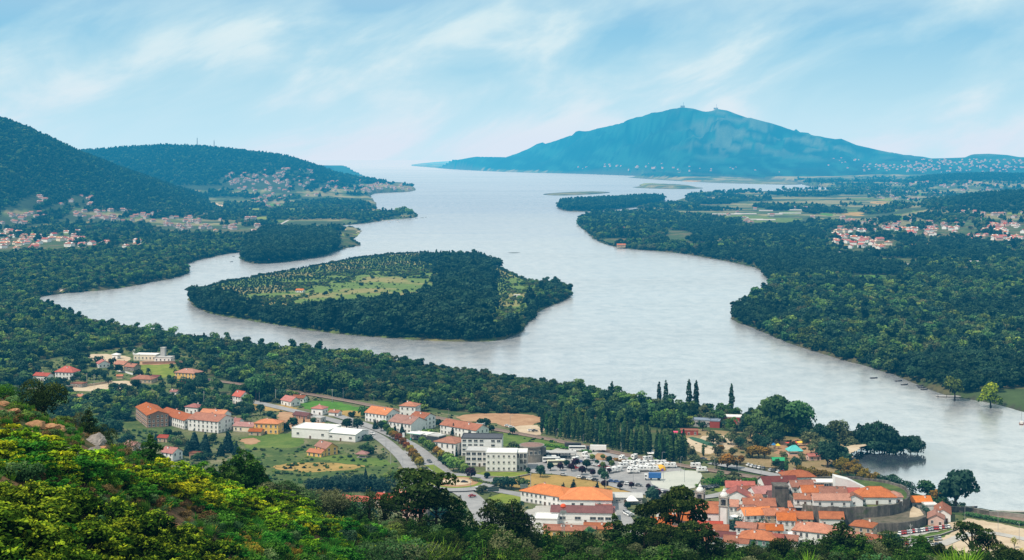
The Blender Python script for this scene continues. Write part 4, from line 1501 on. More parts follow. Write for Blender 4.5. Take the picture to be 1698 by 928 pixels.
house(408, 716, 15, 9, 4.2, -.3, 'gable', None, 'cream', 'pink', 'cream row house with rosy roof next to the yellow block')
house(446, 719, 17.5, 11, 7.2, -.2, 'hip', 2.4, 'yellow', 'bright', 'two-storey yellow block with orange hipped roof and dark windows', floors=2)
house(425, 722, 9, 6, 3.0, -.2, 'gable', None, 'tan', 'orange', 'low orange-roofed annex leaning on the yellow block', chim=0)
house(400, 670, 10, 9, 6.4, -.75, 'gable', 3.4, 'white', 'red', 'tall white house with steep red roof by the tree-lined road', floors=2)
house(482, 673, 13, 9, 4.2, -.8, 'gable', 2.8, 'white', 'red', 'white farmhouse with red gabled roof at the edge of the dark wood')
house(497, 668, 10, 7, 4.2, -.3, 'gable', None, 'white', 'terra', 'white wing behind the red-roofed farmhouse')
house(530, 688, 9.5, 8, 4.8, -.4, 'hip', 2.2, 'white', 'pink', 'small white house with faded red hipped roof in the lush meadow')
house(502, 694, 13, 7, 2.6, -.55, 'gable', 1.6, 'brown', 'maroon', 'long low barn with dark red roof on the bare soil', name='barn', cat='barn', chim=0)
house(556, 690, 8, 6, 3.0, -.4, 'gable', None, 'white', 'orange', 'low white cottage with orange roof behind the roadside trees')
house(528, 700, 9, 6, 3.2, -.55, 'flat', 0, 'grey', 'metal', 'grey flat-roofed store beside the road bend', name='store', cat='store')
# white factory
house(525, 727, 28, 20, 6.6, -.32, 'flat', 0, 'white', 'white', 'large white flat-roofed warehouse with pinkish front wall', name='warehouse', cat='warehouse', gap=9, win=(1.8, 1.2), floors=1)
house(576, 731, 23, 18, 5.4, -.42, 'gable', 1.6, 'white', 'white', 'lower white warehouse with pale ridged roof and rooflights', name='warehouse', cat='warehouse', gap=7, win=(2.0, 1.0), floors=1, chim=0)
house(541, 754, 13, 9, 5.0, -.85, 'gable', 2.8, 'yellow', 'terra', 'ochre house with terracotta gabled roof below the warehouse', floors=2)
house(526, 757, 11, 7, 2.8, -.5, 'gable', 1.4, 'yellow', 'orange', 'low annex with orange lean roof beside the ochre house', chim=0)
house(285, 764, 10, 9, 5.4, -.55, 'gable', 2.6, 'white', 'pink', 'white house with rosy roof just behind the hillside pines', floors=2)
house(220, 750, 8, 8, 4.8, -.5, 'gable', None, 'pink', 'pink', 'pink-walled house half hidden behind the hillside shrubs')
house(273, 733, 7, 6, 3.2, -.3, 'gable', None, 'tan', 'red', 'little red-roofed shed under the cedars', chim=0)
house(326, 759, 8, 5, 2.8, -.2, 'flat', 0, 'brown', 'brown', 'brown slatted shed beside the big cedars', name='shed', cat='shed', wins=False)
# pavilion with four posts
pv = empty('garden_pavilion', W(601, 758), -.2, 'open pavilion with pink pyramid roof in the orchard', 'pavilion')
m = MB(); roof_hip(m, 6.6, 5.4, 2.4, 1.9, .5); m.build('roof', ROOF['pink'], pv)
for sx in (-1, 1):
    for sy in (-1, 1):
        MB().box((sx * 2.9, sy * 2.3, 1.2), (.3, .3, 2.5)).build('post', WALL['tan'], pv)
MB().box((0, 0, .12), (6.4, 5.2, .25)).build('floor_slab', M_pave, pv)
house(592, 842, 16, 9, 4.0, -.35, 'gable', 1.8, 'white', 'pink', 'white house with crimson roof peeping between the hillside trees', chim=0)
house(640, 842, 10, 8, 5.0, -.35, 'gable', 2.2, 'tan', 'red', 'red-roofed house behind the dark roundabout pine')
house(672, 838, 10, 8, 5.5, -.35, 'gable', 2.4, 'tan', 'orange', 'orange-roofed tan house screened by the hillside pines', floors=2)
house(690, 862, 12, 9, 5.0, -.3, 'gable', 2.2, 'pink', 'terra', 'pinkish house with terracotta roof low behind the hillside wood')
# --- centre
house(634, 701, 20, 15, 6.8, -.62, 'gable', 3.4, 'white', 'bright', 'long white house with vivid orange gabled roof facing the avenue', floors=2, chim=3, gap=3.0)
house(676, 717, 20, 17, 7.0, -.62, 'gable', 3.6, 'white', 'terra', 'white house with broad plain gable and dark terracotta roof', floors=2, chim=2, sides='fl')
house(701, 712, 13, 13, 8.6, -.62, 'gable', 2.6, 'white', 'terra', 'three-storey white block with balconies and red roof', floors=3, name='apartment_block', cat='apartment block')
house(680, 690, 12.5, 11, 7.6, -.3, 'hip', 2.6, 'white', 'orange', 'tall white house with orange hipped roof like a tower', floors=2)
house(770, 724, 34, 13, 6.4, -.72, 'gable', 3.0, 'white', 'terra', 'long white building with half red half orange ridge roof', floors=2, chim=2)
house(748, 754, 16, 16, 8.0, -.5, 'hip', 3.0, 'white', 'orange', 'square white building with orange hipped roof and tall pilasters', floors=2, chim=0, win=(1.0, 2.2))
house(706, 729, 19, 10, 3.2, -.5, 'flat', 0, 'grey', 'white', 'low flat petrol station shop with white roof', name='shop', cat='shop')
house(724, 733, 10, 8, 4.0, -.6, 'flat', 0, 'darkglass', 'metal', 'dark glazed showroom beside the petrol station', name='showroom', cat='showroom', wins=False)
house(797, 716, 5, 5, 5.5, -.3, 'flat', 0, 'white', 'white', 'small white cube house behind the dark round tree', floors=2)
# hotel
house(800, 756, 26, 16, 11.5, -.06, 'flat', 0, 'white', 'dark', 'rear hotel wing with dark slanting roof edge', name='hotel_wing', cat='hotel wing', floors=4, win=(2.2, 1.2))
house(792, 773, 14, 14, 9.6, -.06, 'flat', 0, 'white', 'metal', 'white hotel wing with stacked dark balconies', name='hotel_wing', cat='hotel wing', floors=3, win=(2.4, 1.6), gap=3.4)
house(832, 781, 19, 14, 11.2, -.04, 'flat', 0, 'white', 'white', 'bright white hotel front with three rows of small square windows', name='hotel_wing', cat='hotel wing', floors=3, win=(1.0, 1.1), gap=3.0, door=False)
house(865, 779, 7, 12, 10.6, -.04, 'flat', 0, 'grey', 'white', 'glazed hotel stair bay with red and green panels', name='hotel_wing', cat='hotel wing', floors=3, win=(1.8, 2.6), gap=2.3)
# round station hall
rh_ = empty('bus_station', W(882, 764), 0, 'round grey concrete bus station hall with terracotta flat roof', 'bus station')
MB().lathe([(7.4, -1), (7.4, 9.5), (8.0, 9.6), (8.0, 10.4), (7.2, 10.4)], n=28).build('wall', WALL['stone'], rh_)
MB().lathe([(7.2, 10.4), (4, 11.0), (.5, 11.3)], n=28).build('roof', ROOF['brown'], rh_)
for k in range(7):
    a = math.radians(200 + k * 22)
    o = bpy.data.objects.new('window', window_mesh(1.6, 2.0)); o.location = (7.4 * math.cos(a), 7.4 * math.sin(a), 6.5); o.rotation_euler = (0, 0, a + math.pi / 2); link(o, rh_)
MB().box((7.2, -3.4, 7.4), (3.4, 3.4, 4.6)).build('stair_bay', WALL['darkglass'], rh_)
EXCL.append(WP([(850, 775), (905, 775), (905, 752), (850, 752)]))
cn = empty('bus_canopy', W(917, 760), -.1, 'long curved grey canopy over the bus bays', 'canopy')
m = MB()
for k in range(8):
    x = -11 + k * 3.1
    m.box((x + 1.55, .02 * (x * x) * .3, 4.3 + .012 * k), (3.1, 7.0, .45))
m.build('roof', WALL['grey'], cn)
for k in range(4):
    MB().box((-9 + 6.2 * k, 0, 2.0), (.5, .5, 4.4)).build('post', WALL['grey'], cn)
MB().box((0, 3.3, 1.6), (22, .3, 3.2)).build('rear_wall', WALL['darkglass'], cn)
# school
house(915, 838, 30, 18, 6.2, -.62, 'hip', 3.6, 'white', 'bright', 'white school wing with vivid orange hipped roof and green end', name='school_wing', cat='school', floors=2, gap=2.8, chim=1)
house(972, 846, 28, 22, 6.2, -.06, 'hip', 4.6, 'white', 'bright', 'main school block with wide bright orange roof and rooflight', name='school_wing', cat='school', floors=1, win=(1.6, 2.4), gap=4.5)
house(1001, 850, 9, 8, 4.0, -.06, 'flat', 0, 'white', 'pink', 'low white school annex edged in red', name='school_wing', cat='school', wins=False)
house(965, 868, 32, 14, 6.2, -.08, 'gable', 1.8, 'white', 'maroon', 'white hall with low maroon roof and dark strip window', name='sports_hall', cat='hall', floors=1, win=(3.0, 1.4), gap=3.6, chim=0)
house(1010, 866, 6, 12, 5.4, -.08, 'flat', 0, 'white', 'red', 'red-roofed end bay of the maroon hall', name='sports_hall', cat='hall', wins=False)
house(906, 876, 12, 12, 5.0, -.1, 'flat', 0, 'white', 'white', 'plain white flat-roofed store left of the maroon hall', name='store', cat='store', wins=False)
house(945, 894, 26, 9, 4.6, -.15, 'gable', 1.6, 'yellow', 'terra', 'long yellow building with terracotta roof just over the treetops', chim=4)
house(992, 892, 14, 9, 5.0, -.1, 'gable', 1.8, 'yellow', 'orange', 'short yellow building with orange roof beside the long yellow one', chim=2)
house(1036, 834, 19, 12, 3.4, -.05, 'gable', 1.0, 'grey', 'metal', 'long grey metal-roofed market hall', name='market_hall', cat='hall', chim=0, win=(2.4, .8), floors=1)
# --- park buildings
house(1167, 707, 20, 9, 4.4, -.25, 'flat', 0, 'grey', 'blue', 'long modern park building with slate-blue flat roof', name='pavilion', cat='pavilion', gap=4, win=(2.2, 1.6))
house(1186, 709, 7, 8, 4.6, -.25, 'flat', 0, 'red', 'blue', 'rust-red end block of the modern park building', name='pavilion', cat='pavilion', wins=False)
house(1216, 703, 13, 9, 5.0, -.15, 'flat', 0, 'red', 'white', 'rust-red park building with white flat roof', name='pavilion', cat='pavilion', gap=5)
house(1142, 722, 13, 6, 3.4, -.1, 'flat', 0, 'red', 'terra', 'low red changing room beside the sports courts', name='pavilion', cat='pavilion')
aw = empty('awning', W(1124, 722), 0, 'bright pink awning beside the red changing room', 'awning')
MB().box((0, 0, 2.7), (8, 4, .25)).box((0, -2, 2.4), (8, .1, .5)).build('canopy', plain_mat('pink_canvas', (.80, .10, .20), .15, .8), aw)
for s in (-1, 1):
    MB().box((s * 3.7, -1.7, 1.3), (.15, .15, 2.7)).build('post', WALL['grey'], aw)
tp = empty('pavilion', W(1317, 754), .1, 'open pavilion with turquoise pyramid roof in the park', 'pavilion')
m = MB(); roof_hip(m, 9, 7, 3.0, 3.4, .4); m.build('roof', ROOF['teal'], tp)
for sx in (-1, 1):
    for sy in (-1, 1):
        MB().box((sx * 4.2, sy * 3.2, 1.5), (.35, .35, 3.1)).build('post', WALL['tan'], tp)
MB().box((0, 0, .5), (9, 7, 1.0)).build('base', WALL['pink'], tp)
house(1290, 771, 7, 6, 3.0, 0, 'gable', 1.2, 'darkglass', 'greenm', 'green-roofed kiosk among the park trees', name='kiosk', cat='kiosk', wins=False, chim=0)
house(1349, 764, 8, 5, 3.2, .2, 'gable', None, 'pink', 'pink', 'pink cottage beside the turquoise pavilion', chim=0)
# --- church
ch = empty('church', W(1172, 872), 0, 'white parish church with orange nave roof and two stone belfries', 'church')
nv = MB(); a, b, h_ = 9.5, 6.0, 8.5
nv.add([(-a, -b, -1), (a, -b, -1), (a, b, -1), (-a, b, -1), (-a, -b, h_), (a, -b, h_), (a, b, h_), (-a, b, h_), (-a, 0, h_ + 4.2), (a, 0, h_ + 4.2)],
       [[3, 2, 1, 0], [0, 1, 5, 4], [2, 3, 7, 6], [1, 2, 6, 9, 5], [3, 0, 4, 8, 7], [4, 5, 9, 8], [6, 7, 8, 9]])
nv.box((0, -b - .05, h_ - .4), (2 * a, .3, .5), 1)
nv.build('nave_wall', [WALL['white'], M_stone_trim], ch, rz=-.12)
m = MB(); roof_gable(m, 19, 12, h_ + .05, 4.2, .5); m.build('roof', ROOF['orange'], ch, rz=-.12)
for x in (-5, 0.5, 6):
    o = bpy.data.objects.new('window', window_mesh(1.0, 1.8)); o.location = (x, -6.1 - .12 * x, 5.0); o.rotation_euler = (0, 0, -.12); link(o, ch)


def belfry(loc, parent):
    t = bpy.data.objects.new('belfry', None); t.location = loc; t.rotation_euler = (0, 0, -.35); t.scale = (.92, .92, .84); link(t, parent)
    s = MB()
    s.box((0, 0, 7), (4.6, 4.6, 16), 0)
    for sx in (-1, 1):
        for sy in (-1, 1):
            s.box((sx * 2.25, sy * 2.25, 7), (.6, .6, 16.1), 1)
            s.box((sx * 1.95, sy * 1.95, 17.6), (1.0, 1.0, 5.0), 1)
            s.lathe([(.35, 0), (.45, .5), (.1, 1.5)], (sx * 2.2, sy * 2.2, 20.9), 6, 1)
    s.box((0, 0, 15.1), (5.6, 5.6, .5), 1)
    s.box((0, 0, 20.4), (5.4, 5.4, .7), 1)
    s.box((0, 0, 19.6), (4.4, 4.4, 1.2), 0)
    s.build('tower_wall', [WALL['white'], M_stone_trim], t)
    for k in range(4):
        a_ = k * math.pi / 2
        w_ = MB(); w_.box((0, -2.0, 17.2), (1.7, .2, 3.6)).lathe([(.85, 0), (.85, .2)], (0, -2.0, 18.9), 10)
        w_.build('bell_opening', M_glass, t, rz=a_)
    MB().lathe([(2.2, 20.7), (2.3, 21.4), (1.7, 22.6), (1.0, 23.2), (.9, 23.8), (1.0, 24.0), (.5, 24.9), (.15, 25.6), (.1, 27)], n=12).build('dome', WALL['white'], t)
    return t


belfry((8.0, -7.2, 0), ch)
belfry((-2.4, 8.5, -1), ch)
EXCL.append(WP([(1140, 890), (1205, 895), (1210, 850), (1140, 850)]))
house(1178, 884, 12, 7, 3.6, -.1, 'gable', 1.8, 'white', 'red', 'low red-roofed sacristy along the church nave', chim=0)
house(1186, 891, 13, 8, 4.0, -.15, 'gable', 1.8, 'white', 'terra', 'white parish house with terracotta roof below the bell tower')
house(1196, 903, 14, 8, 4.2, -.15, 'gable', 1.4, 'white', 'maroon', 'white house with dark maroon roof at the foot of the church')
house(1125, 880, 16, 10, 6.0, -.3, 'gable', 2.6, 'pink', 'orange', 'orange-roofed house behind the tall double pine', chim=2)
house(1130, 900, 12, 9, 5.0, -.3, 'gable', 2.2, 'tan', 'terra', 'tan house with terracotta roof under the tall pine')
# --- old town
house(1222, 842, 13, 14, 6.0, -1.75, 'gable', 3.6, 'white', 'red', 'big white house with blank gable facing the car park', floors=2, chim=1, sides='b')
house(1227, 822, 16, 10, 5.0, -.1, 'gable', 2.4, 'white', 'red', 'red-roofed house directly behind the white gable', chim=2)
house(1210, 860, 9, 10, 7.0, -.2, 'gable', 2.2, 'white', 'orange', 'narrow white house with orange roof beside the bell tower', floors=2, gap=2.2)
house(1258, 855, 17, 11, 5.6, -.05, 'gable', 2.8, 'white', 'terra', 'wide house with rust-orange roof above a white wall in the old town', chim=2)
house(1252, 873, 15, 11, 6.4, .18, 'gable', 2.6, 'white', 'bright', 'white house with bright orange roof over the umbrella square', floors=2, chim=2)
house(1282, 874, 11, 10, 6.6, .1, 'gable', 2.4, 'tan', 'orange', 'tan stone house with orange roof between two white houses', floors=2)
house(1303, 884, 9, 10, 7.0, -.1, 'gable', 2.4, 'white', 'orange', 'tall white house with balcony facing the square', floors=2, gap=2.6)
house(1322, 878, 15, 10, 6.0, -.12, 'gable', 2.4, 'cream', 'orange', 'cream house with long orange roof under the fortress wall', floors=2, chim=2)
house(1352, 907, 20, 13, 7.6, -.42, 'hip', 3.2, 'white', 'orange', 'big white corner house with orange hipped roof and tall windows', floors=2, chim=2, win=(1.1, 1.9), gap=2.8)
house(1378, 876, 12, 9, 5.4, -.1, 'gable', 2.4, 'white', 'orange', 'white house with dormer and orange roof below the gate')
house(1432, 894, 11, 10, 6.4, -.5, 'hip', 2.4, 'tan', 'orange', 'granite-and-white house with orange hipped roof under the fortress', floors=2)
house(1450, 908, 8, 7, 4.2, -.5, 'gable', None, 'pink', 'terra', 'small pink house with rusty roof beside the parking lot')
house(1258, 916, 18, 12, 6.6, -.35, 'hip', 3.2, 'green', 'orange', 'green-tiled house with weathered orange hipped roof', floors=2, chim=1)
house(1222, 916, 12, 9, 5.0, -.3, 'gable', 2.2, 'white', 'terra', 'low terracotta-roofed house left of the green house')
house(1284, 916, 9, 9, 5.8, -.35, 'gable', 2.4, 'pink', 'pink', 'narrow rosy house next to the green house', floors=2)
house(1296, 842, 15, 9, 6.0, -.05, 'gable', 2.4, 'brown', 'maroon', 'dark red house against the fortress corner')
house(1268, 832, 16, 12, 5.0, .25, 'gable', 2.8, 'white', 'red', 'large sloping red roof left of the fortress', chim=2)
house(1290, 816, 20, 14, 5.0, .12, 'gable', 3.0, 'white', 'maroon', 'wide maroon roof behind the fortress corner tower', chim=1)
house(1322, 806, 18, 13, 5.5, .1, 'hip', 3.0, 'white', 'terra', 'broad terracotta hipped roof at the back of the old town', chim=1)
# --- fortress: stone platform with walls, and the houses on it
FZ = 15.0
M_fort = plain_mat('fortress_masonry', (.17, .15, .125), .7, .45, .95, .15, bstr=.5)
_nt = M_fort.node_tree
_b = [n for n in _nt.nodes if n.type == 'BSDF_PRINCIPLED'][0]
_c = _b.inputs['Base Color'].links[0].from_socket
_m = _nt.nodes.new('ShaderNodeMapping')
_m.inputs['Scale'].default_value = (1.0, 1.0, .12)
_nt.links.new(position(_nt), _m.inputs[0])
_s = noise(_nt, _m.outputs[0], .5, 5, .7)
_c = mixc(_nt, ramp(_nt, _s, [(.42, (0, 0, 0)), (.62, (.75, .75, .75))]), _c, (.055, .05, .045))
_c = mixc(_nt, ramp(_nt, noise(_nt, position(_nt), .22, 5, .7), [(.56, (0, 0, 0)), (.66, (.7, .7, .7))]), _c, (.06, .085, .03))
_nt.links.new(_c, _b.inputs['Base Color'])
M_fort2 = plain_mat('fortress_masonry_warm', (.26, .20, .14), .45, .4, .95, .15, bstr=.5)
ft = empty('fortress', W(1400, 868), 0, 'dark granite fortress rampart enclosing the orange-roofed houses', 'fortress')
fo = ft.location.copy()
FP = smooth_poly(WP([(1336, 842), (1362, 844), (1400, 845), (1446, 844), (1486, 840), (1508, 829), (1510, 815), (1488, 803), (1440, 795), (1390, 792), (1340, 795), (1312, 806), (1304, 824)], FZ), 1)
m = MB(); m.prism([(x - fo.x, y - fo.y) for x, y in FP], -2, FZ - PLAIN)
m.build('rampart', M_fort, ft)
c_ = FP.mean(0)
ins = c_ + (FP - c_) * .965
m = MB()
k = len(FP)
for i in range(k):
    j = (i + 1) % k
    a_, b_, c2, d2 = FP[i], FP[j], ins[j], ins[i]
    m.prism([(a_[0] - fo.x, a_[1] - fo.y), (b_[0] - fo.x, b_[1] - fo.y), (c2[0] - fo.x, c2[1] - fo.y), (d2[0] - fo.x, d2[1] - fo.y)], FZ - PLAIN, FZ - PLAIN + (1.0 if i % 2 else 1.35))
m.build('parapet', M_fort, ft)
OW = WP([(1418, 868), (1440, 868), (1490, 867), (1520, 863), (1536, 856), (1534, 848), (1515, 840), (1490, 848), (1440, 854)], 10.5)
MB().prism([(x - fo.x, y - fo.y) for x, y in OW], -2, 10.5 - PLAIN).build('outer_rampart', M_fort, ft)
RP = WP([(1508, 858), (1521, 857), (1532, 854), (1526, 845), (1513, 839), (1509, 847)], 10.5)
MB().prism([(x - fo.x, y - fo.y) for x, y in RP], 10.5 - PLAIN, 10.62 - PLAIN).build('ramp_path', M_sand, ft)
for q_, z_, nm_, mt_ in ((OW, 10.5, 'terrace_floor', cover_mat('fort_floor', [(.05, .06, .03), (.14, .12, .085), (.22, .19, .14)], .2)), (ins, FZ, 'upper_floor', M_terr)):
    c3 = q_.mean(0)
    q2 = c3 + (q_ - c3) * (.93 if nm_ == 'terrace_floor' else .98)
    MB().prism([(x - fo.x, y - fo.y) for x, y in q2], z_ - PLAIN - .1, z_ - PLAIN + .06).build(nm_, mt_, ft)
tw = W(1296, 850) - fo
MB().box((tw.x, tw.y + 4, 6.5), (7.5, 9, 15)).box((tw.x, tw.y + 4, 14.3), (8.2, 9.7, .7)).box((tw.x + 5.5, tw.y + 5, 4), (5, 7, 9)).build('corner_tower', M_fort, ft)
g_ = W(1362, 868) - fo
gm_ = MB().box((g_.x, g_.y + .8, 4.2), (9, 2.4, 9.0))
gm_.build('gatehouse', M_fort2, ft)
MB().box((g_.x, g_.y - .5, 1.4), (2.6, .3, 3.4)).lathe([(1.3, 0), (1.3, .01)], (g_.x, g_.y - .5, 3.1), 12).build('gate_arch', M_glass, ft)
EXCL.append(WP([(1280, 900), (1545, 900), (1545, 790), (1290, 785)]))
K = dict(z=FZ, excl=False)
house(1377, 842, 19, 8, 4.4, -.02, 'gable', 2.4, 'white', 'orange', 'long white house with orange roof along the rampart edge', chim=2, door=False, gap=5.5, **K)
house(1415, 842, 6, 9, 4.4, -.08 - math.pi / 2, 'gable', 2.4, 'white', 'brown', 'tiny white chapel with pointed gable on the rampart', name='chapel', cat='chapel', chim=0, win=(.8, 1.2), gap=5, door=False, **K)
house(1450, 836, 20, 13, 4.0, -.04, 'hip', 4.4, 'white', 'orange', 'wide orange hipped roof filling the right half of the fortress', chim=1, gap=6, **K)
house(1482, 834, 8, 8, 3.4, -.1, 'hip', 2.4, 'white', 'orange', 'small orange hipped roof at the rounded end of the fortress', chim=0, **K)
house(1334, 838, 11, 7, 3.6, -.1, 'gable', 2.0, 'white', 'orange', 'white house with orange roof next to the corner tower', **K)
house(1346, 828, 12, 9, 4.2, .05, 'gable', 2.6, 'white', 'orange', 'orange-roofed house in the second row of the fortress', **K)
house(1380, 829, 14, 8, 4.2, -.04, 'gable', 2.2, 'stone', 'terra', 'terracotta-roofed stone house in the middle of the fortress', **K)
house(1406, 829, 12, 8, 3.8, -.04, 'gable', 2.0, 'white', 'red', 'dark red roof beneath the white slanting wall', **K)
house(1330, 818, 14, 9, 4.0, .1, 'gable', 2.4, 'white', 'terra', 'terracotta roof at the left rear of the fortress', **K)
house(1368, 817, 13, 8, 5.6, -.02, 'flat', 0, 'darkglass', 'white', 'dark glazed modern block with white roof inside the fortress', name='modern_block', cat='modern building', win=(2.4, 1.8), floors=2, door=False, **K)
house(1320, 858, 8, 7, 6.0, -.15, 'gable', 2.0, 'white', 'orange', 'white pedimented oratory under the fortress wall', name='chapel', cat='chapel', chim=0, floors=1, win=(1.0, 2.0), gap=2.6)
mw = W(1385, 822, FZ)
wp_ = [(0, 0), (17.5, -1.5), (17.5, 6), (0, 7)]
m = MB()
m.add([(0, 0, -1), (18.5, -1.5, -1), (18.5, 6, -1), (0, 7, -1), (0, 0, 10.5), (18.5, -1.5, 3.4), (18.5, 6, 3.4), (0, 7, 10.5), (8, -.65, 8.6), (8, 6.6, 8.6)],
      [[3, 2, 1, 0], [0, 1, 5, 8, 4], [1, 2, 6, 5], [2, 3, 7, 9, 6], [3, 0, 4, 7], [4, 8, 9, 7], [8, 5, 6, 9]])
o = m.build('modern_block', WALL['white'], loc=mw)
tag(o, 'sheer white slanting monolith building on top of the fortress', 'modern building')
# --- right of the fortress
house(1525, 844, 11, 8, 4.2, .05, 'gable', 2.2, 'grey', 'bright', 'pale house with bright orange roof behind the fortress end', chim=1)
house(1563, 862, 17, 8, 4.6, -1.85, 'gable', 2.4, 'white', 'terra', 'white house with rusty roof by the riverside railway', chim=1)
house(1552, 870, 12, 8, 4.0, -1.85, 'gable', 2.0, 'pink', 'terra', 'lower rusty-roofed house stepping down beside the white one', chim=1)
house(1542, 850, 7, 6, 4.0, .05, 'flat', 0, 'white', 'white', 'small white annex beside the pale orange-roofed house', wins=False)

# tightly packed smaller houses that fill the rows of the old town
for i, (px, py, w_, d_, h_, rz, wl, rf) in enumerate([(1238, 894, 10, 8, 6, -.3, 'white', 'terra'), (1284, 898, 8, 8, 6, -.1, 'cream', 'orange'), (1270, 894, 9, 8, 5.5, -.2, 'white', 'orange'), (1308, 912, 9, 8, 5, -.3, 'white', 'terra'), (1336, 894, 9, 8, 6, -.3, 'tan', 'terra'),
                                                      (1408, 906, 10, 8, 5, -.4, 'white', 'terra'), (1236, 862, 9, 8, 5.5, 0, 'white', 'terra'), (1247, 842, 10, 8, 5, .1, 'white', 'orange'), (1150, 903, 11, 8, 5, -.2, 'white', 'orange'),
                                                      (1165, 912, 11, 8, 5, -.2, 'white', 'terra'), (1240, 826, 11, 8, 4.5, .1, 'white', 'terra'), (1306, 866, 8, 7, 5, -.1, 'white', 'orange'), (1108, 862, 11, 9, 5, -.3, 'white', 'terra'), (1098, 884, 11, 9, 5, -.3, 'cream', 'orange')]):
    house(px, py, w_, d_, h_, rz, 'gable', None, wl, rf, 'small %s house with %s roof squeezed into the old town rows' % (wl, {'terra': 'terracotta', 'orange': 'orange'}[rf]), group='small %s houses with %s roofs in the old town rows' % (wl, rf))
# ================================================================== single trees
_tm = {}


def tree_meshes(kind, mat, var, leaf, dens, bark=None):
    k = (kind, mat, var, leaf, dens)
    if k not in _tm:
        v, f, t, segs = tree_shape(kind, 500 + var * 17 + len(kind) * 3, leaf, dens)
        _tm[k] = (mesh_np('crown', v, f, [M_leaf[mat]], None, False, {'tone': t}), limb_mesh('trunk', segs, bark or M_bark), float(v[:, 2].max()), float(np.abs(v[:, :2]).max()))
    return _tm[k]


def tree_at(name, label, cat, group, kind, mat, p, height, wide=1.0, leaf=.75, dens=1.5, var=None, bark=None):
    var = random.randrange(3) if var is None else var
    cm, tm, ht, wd = tree_meshes(kind, mat, var, leaf, dens, bark)
    s = height / ht
    t = empty(name, p, random.uniform(0, 6.28), label, cat, group, (s * wide, s * wide, s))
    link(bpy.data.objects.new('trunk', tm), t)
    link(bpy.data.objects.new('crown', cm), t)
    return t


def town_trees(name, label, cat, group, kind, mat, pts, **kw):
    for q in pts:
        px, py, h = q[:3]
        p = W(px, py)
        p.z = max(.2, tz(p.x, p.y))
        p.z -= .1
        tree_at(name, label, cat, group, kind, mat, p, h, q[3] if len(q) > 3 else 1.0, **kw)


pop = []
for row, (a, b, n) in enumerate((((899, 720), (1078, 757), 25), ((905, 713), (1074, 746), 18), ((925, 709), (1070, 737), 14), ((1088, 766), (1136, 764), 11), ((1090, 757), (1134, 755), 8))):
    for i in range(n):
        t = (i + random.uniform(-.2, .2)) / (n - 1)
        pop.append((a[0] + (b[0] - a[0]) * t, a[1] + (b[1] - a[1]) * t + random.uniform(-.8, .8), random.uniform(15, 19) if row != 1 else random.uniform(14, 18), random.uniform(.9, 1.25)))
town_trees('poplar_tree', 'slim dark green poplar with pale trunk in the dense plantation beside the railway', 'poplar', 'dark poplars of the plantation beside the railway', 'poplar', 'dark', pop[::3], bark=M_bark_pale, leaf=.8, dens=1.2)
town_trees('poplar_tree', 'slim mid green poplar with pale trunk in the dense plantation beside the railway', 'poplar', 'mid green poplars of the plantation beside the railway', 'poplar', 'mid', pop[1::3] + pop[2::3], bark=M_bark_pale, leaf=.8, dens=1.2)
town_trees('poplar_tree', 'fresh green poplar standing singly by the sports courts', 'poplar', 'single poplars by the sports courts', 'poplar', 'mid', [(1098, 716, 15), (1108, 714, 14), (1118, 714, 16), (1130, 713, 17), (1304, 786, 12, 1.2), (1166, 757, 9, 1.3)], bark=M_bark_pale)
town_trees('poplar_tree', 'tall dark poplar rising above the riverside trees against the water', 'poplar', 'tall poplars against the river', 'poplar', 'dark', [(1093, 676, 21), (1104, 677, 22.5), (1143, 684, 26), (1154, 685, 25.5), (1213, 690, 25)])
town_trees('broadleaf_tree', 'very large leafy tree of the clump towering over the park', 'tree', 'huge park trees by the water', 'round', 'mid', [(1272, 716, 25, .9), (1292, 722, 28, .9), (1316, 722, 26, .9), (1330, 720, 22, .9), (1283, 735, 15), (1262, 728, 16)], dens=2.6)
town_trees('broadleaf_tree', 'dark tree crowding the narrow point by the cove', 'tree', 'trees on the cove point', 'low', 'dark', [(1362, 728, 12, .8), (1372, 729, 10), (1428, 731, 13, .8), (1438, 732, 18, .72), (1450, 731, 21, .66), (1463, 732, 20, .66), (1474, 733, 17, .72), (1486, 733, 14, .8), (1498, 735, 12, .8), (1510, 736, 10, .8), (1521, 736, 10, .8), (1444, 736, 9), (1458, 737, 9), (1470, 737, 8), (1482, 738, 7)], dens=2.4)
town_trees('broadleaf_tree', 'airy olive tree behind the dark trees of the cove point', 'tree', 'airy trees of the cove point', 'round', 'olive', [(1380, 728, 16, .8), (1392, 729, 18, .8), (1402, 731, 14), (1412, 735, 11, .9), (1420, 736, 9, .9)], dens=1.3)
town_trees('broadleaf_tree', 'dark tree standing at the edge of the cove beach', 'tree', 'trees beside the cove beach', 'round', 'dark', [(1372, 776, 15), (1384, 770, 17), (1393, 768, 13), (1366, 760, 12), (1402, 775, 11)], dens=1.8)
town_trees('broadleaf_tree', 'yellowing round tree in the belt between fortress and river', 'tree', 'yellowing trees behind the fortress', 'round', 'autumn', [(1330, 792, 8), (1342, 798, 9), (1356, 801, 9), (1372, 803, 9), (1385, 805, 8.5), (1394, 787, 9), (1406, 790, 10), (1420, 795, 10), (1432, 801, 9.5), (1445, 806, 9), (1415, 780, 9), (1400, 778, 8)], dens=1.4)
town_trees('broadleaf_tree', 'dark bushy tree along the river wall behind the fortress', 'tree', 'dark trees along the river wall', 'low', 'dark', [(1457, 806, 8), (1474, 812, 9), (1482, 815, 10.5, .9), (1494, 817, 8), (1508, 819, 7), (1440, 812, 6), (1365, 806, 6), (1462, 815, 6)], dens=1.4)
town_trees('broadleaf_tree', 'green globe tree next to the giant riverside tree', 'tree', None, 'round', 'mid', [(1537, 826, 11.5, 1.05)], dens=2.2)
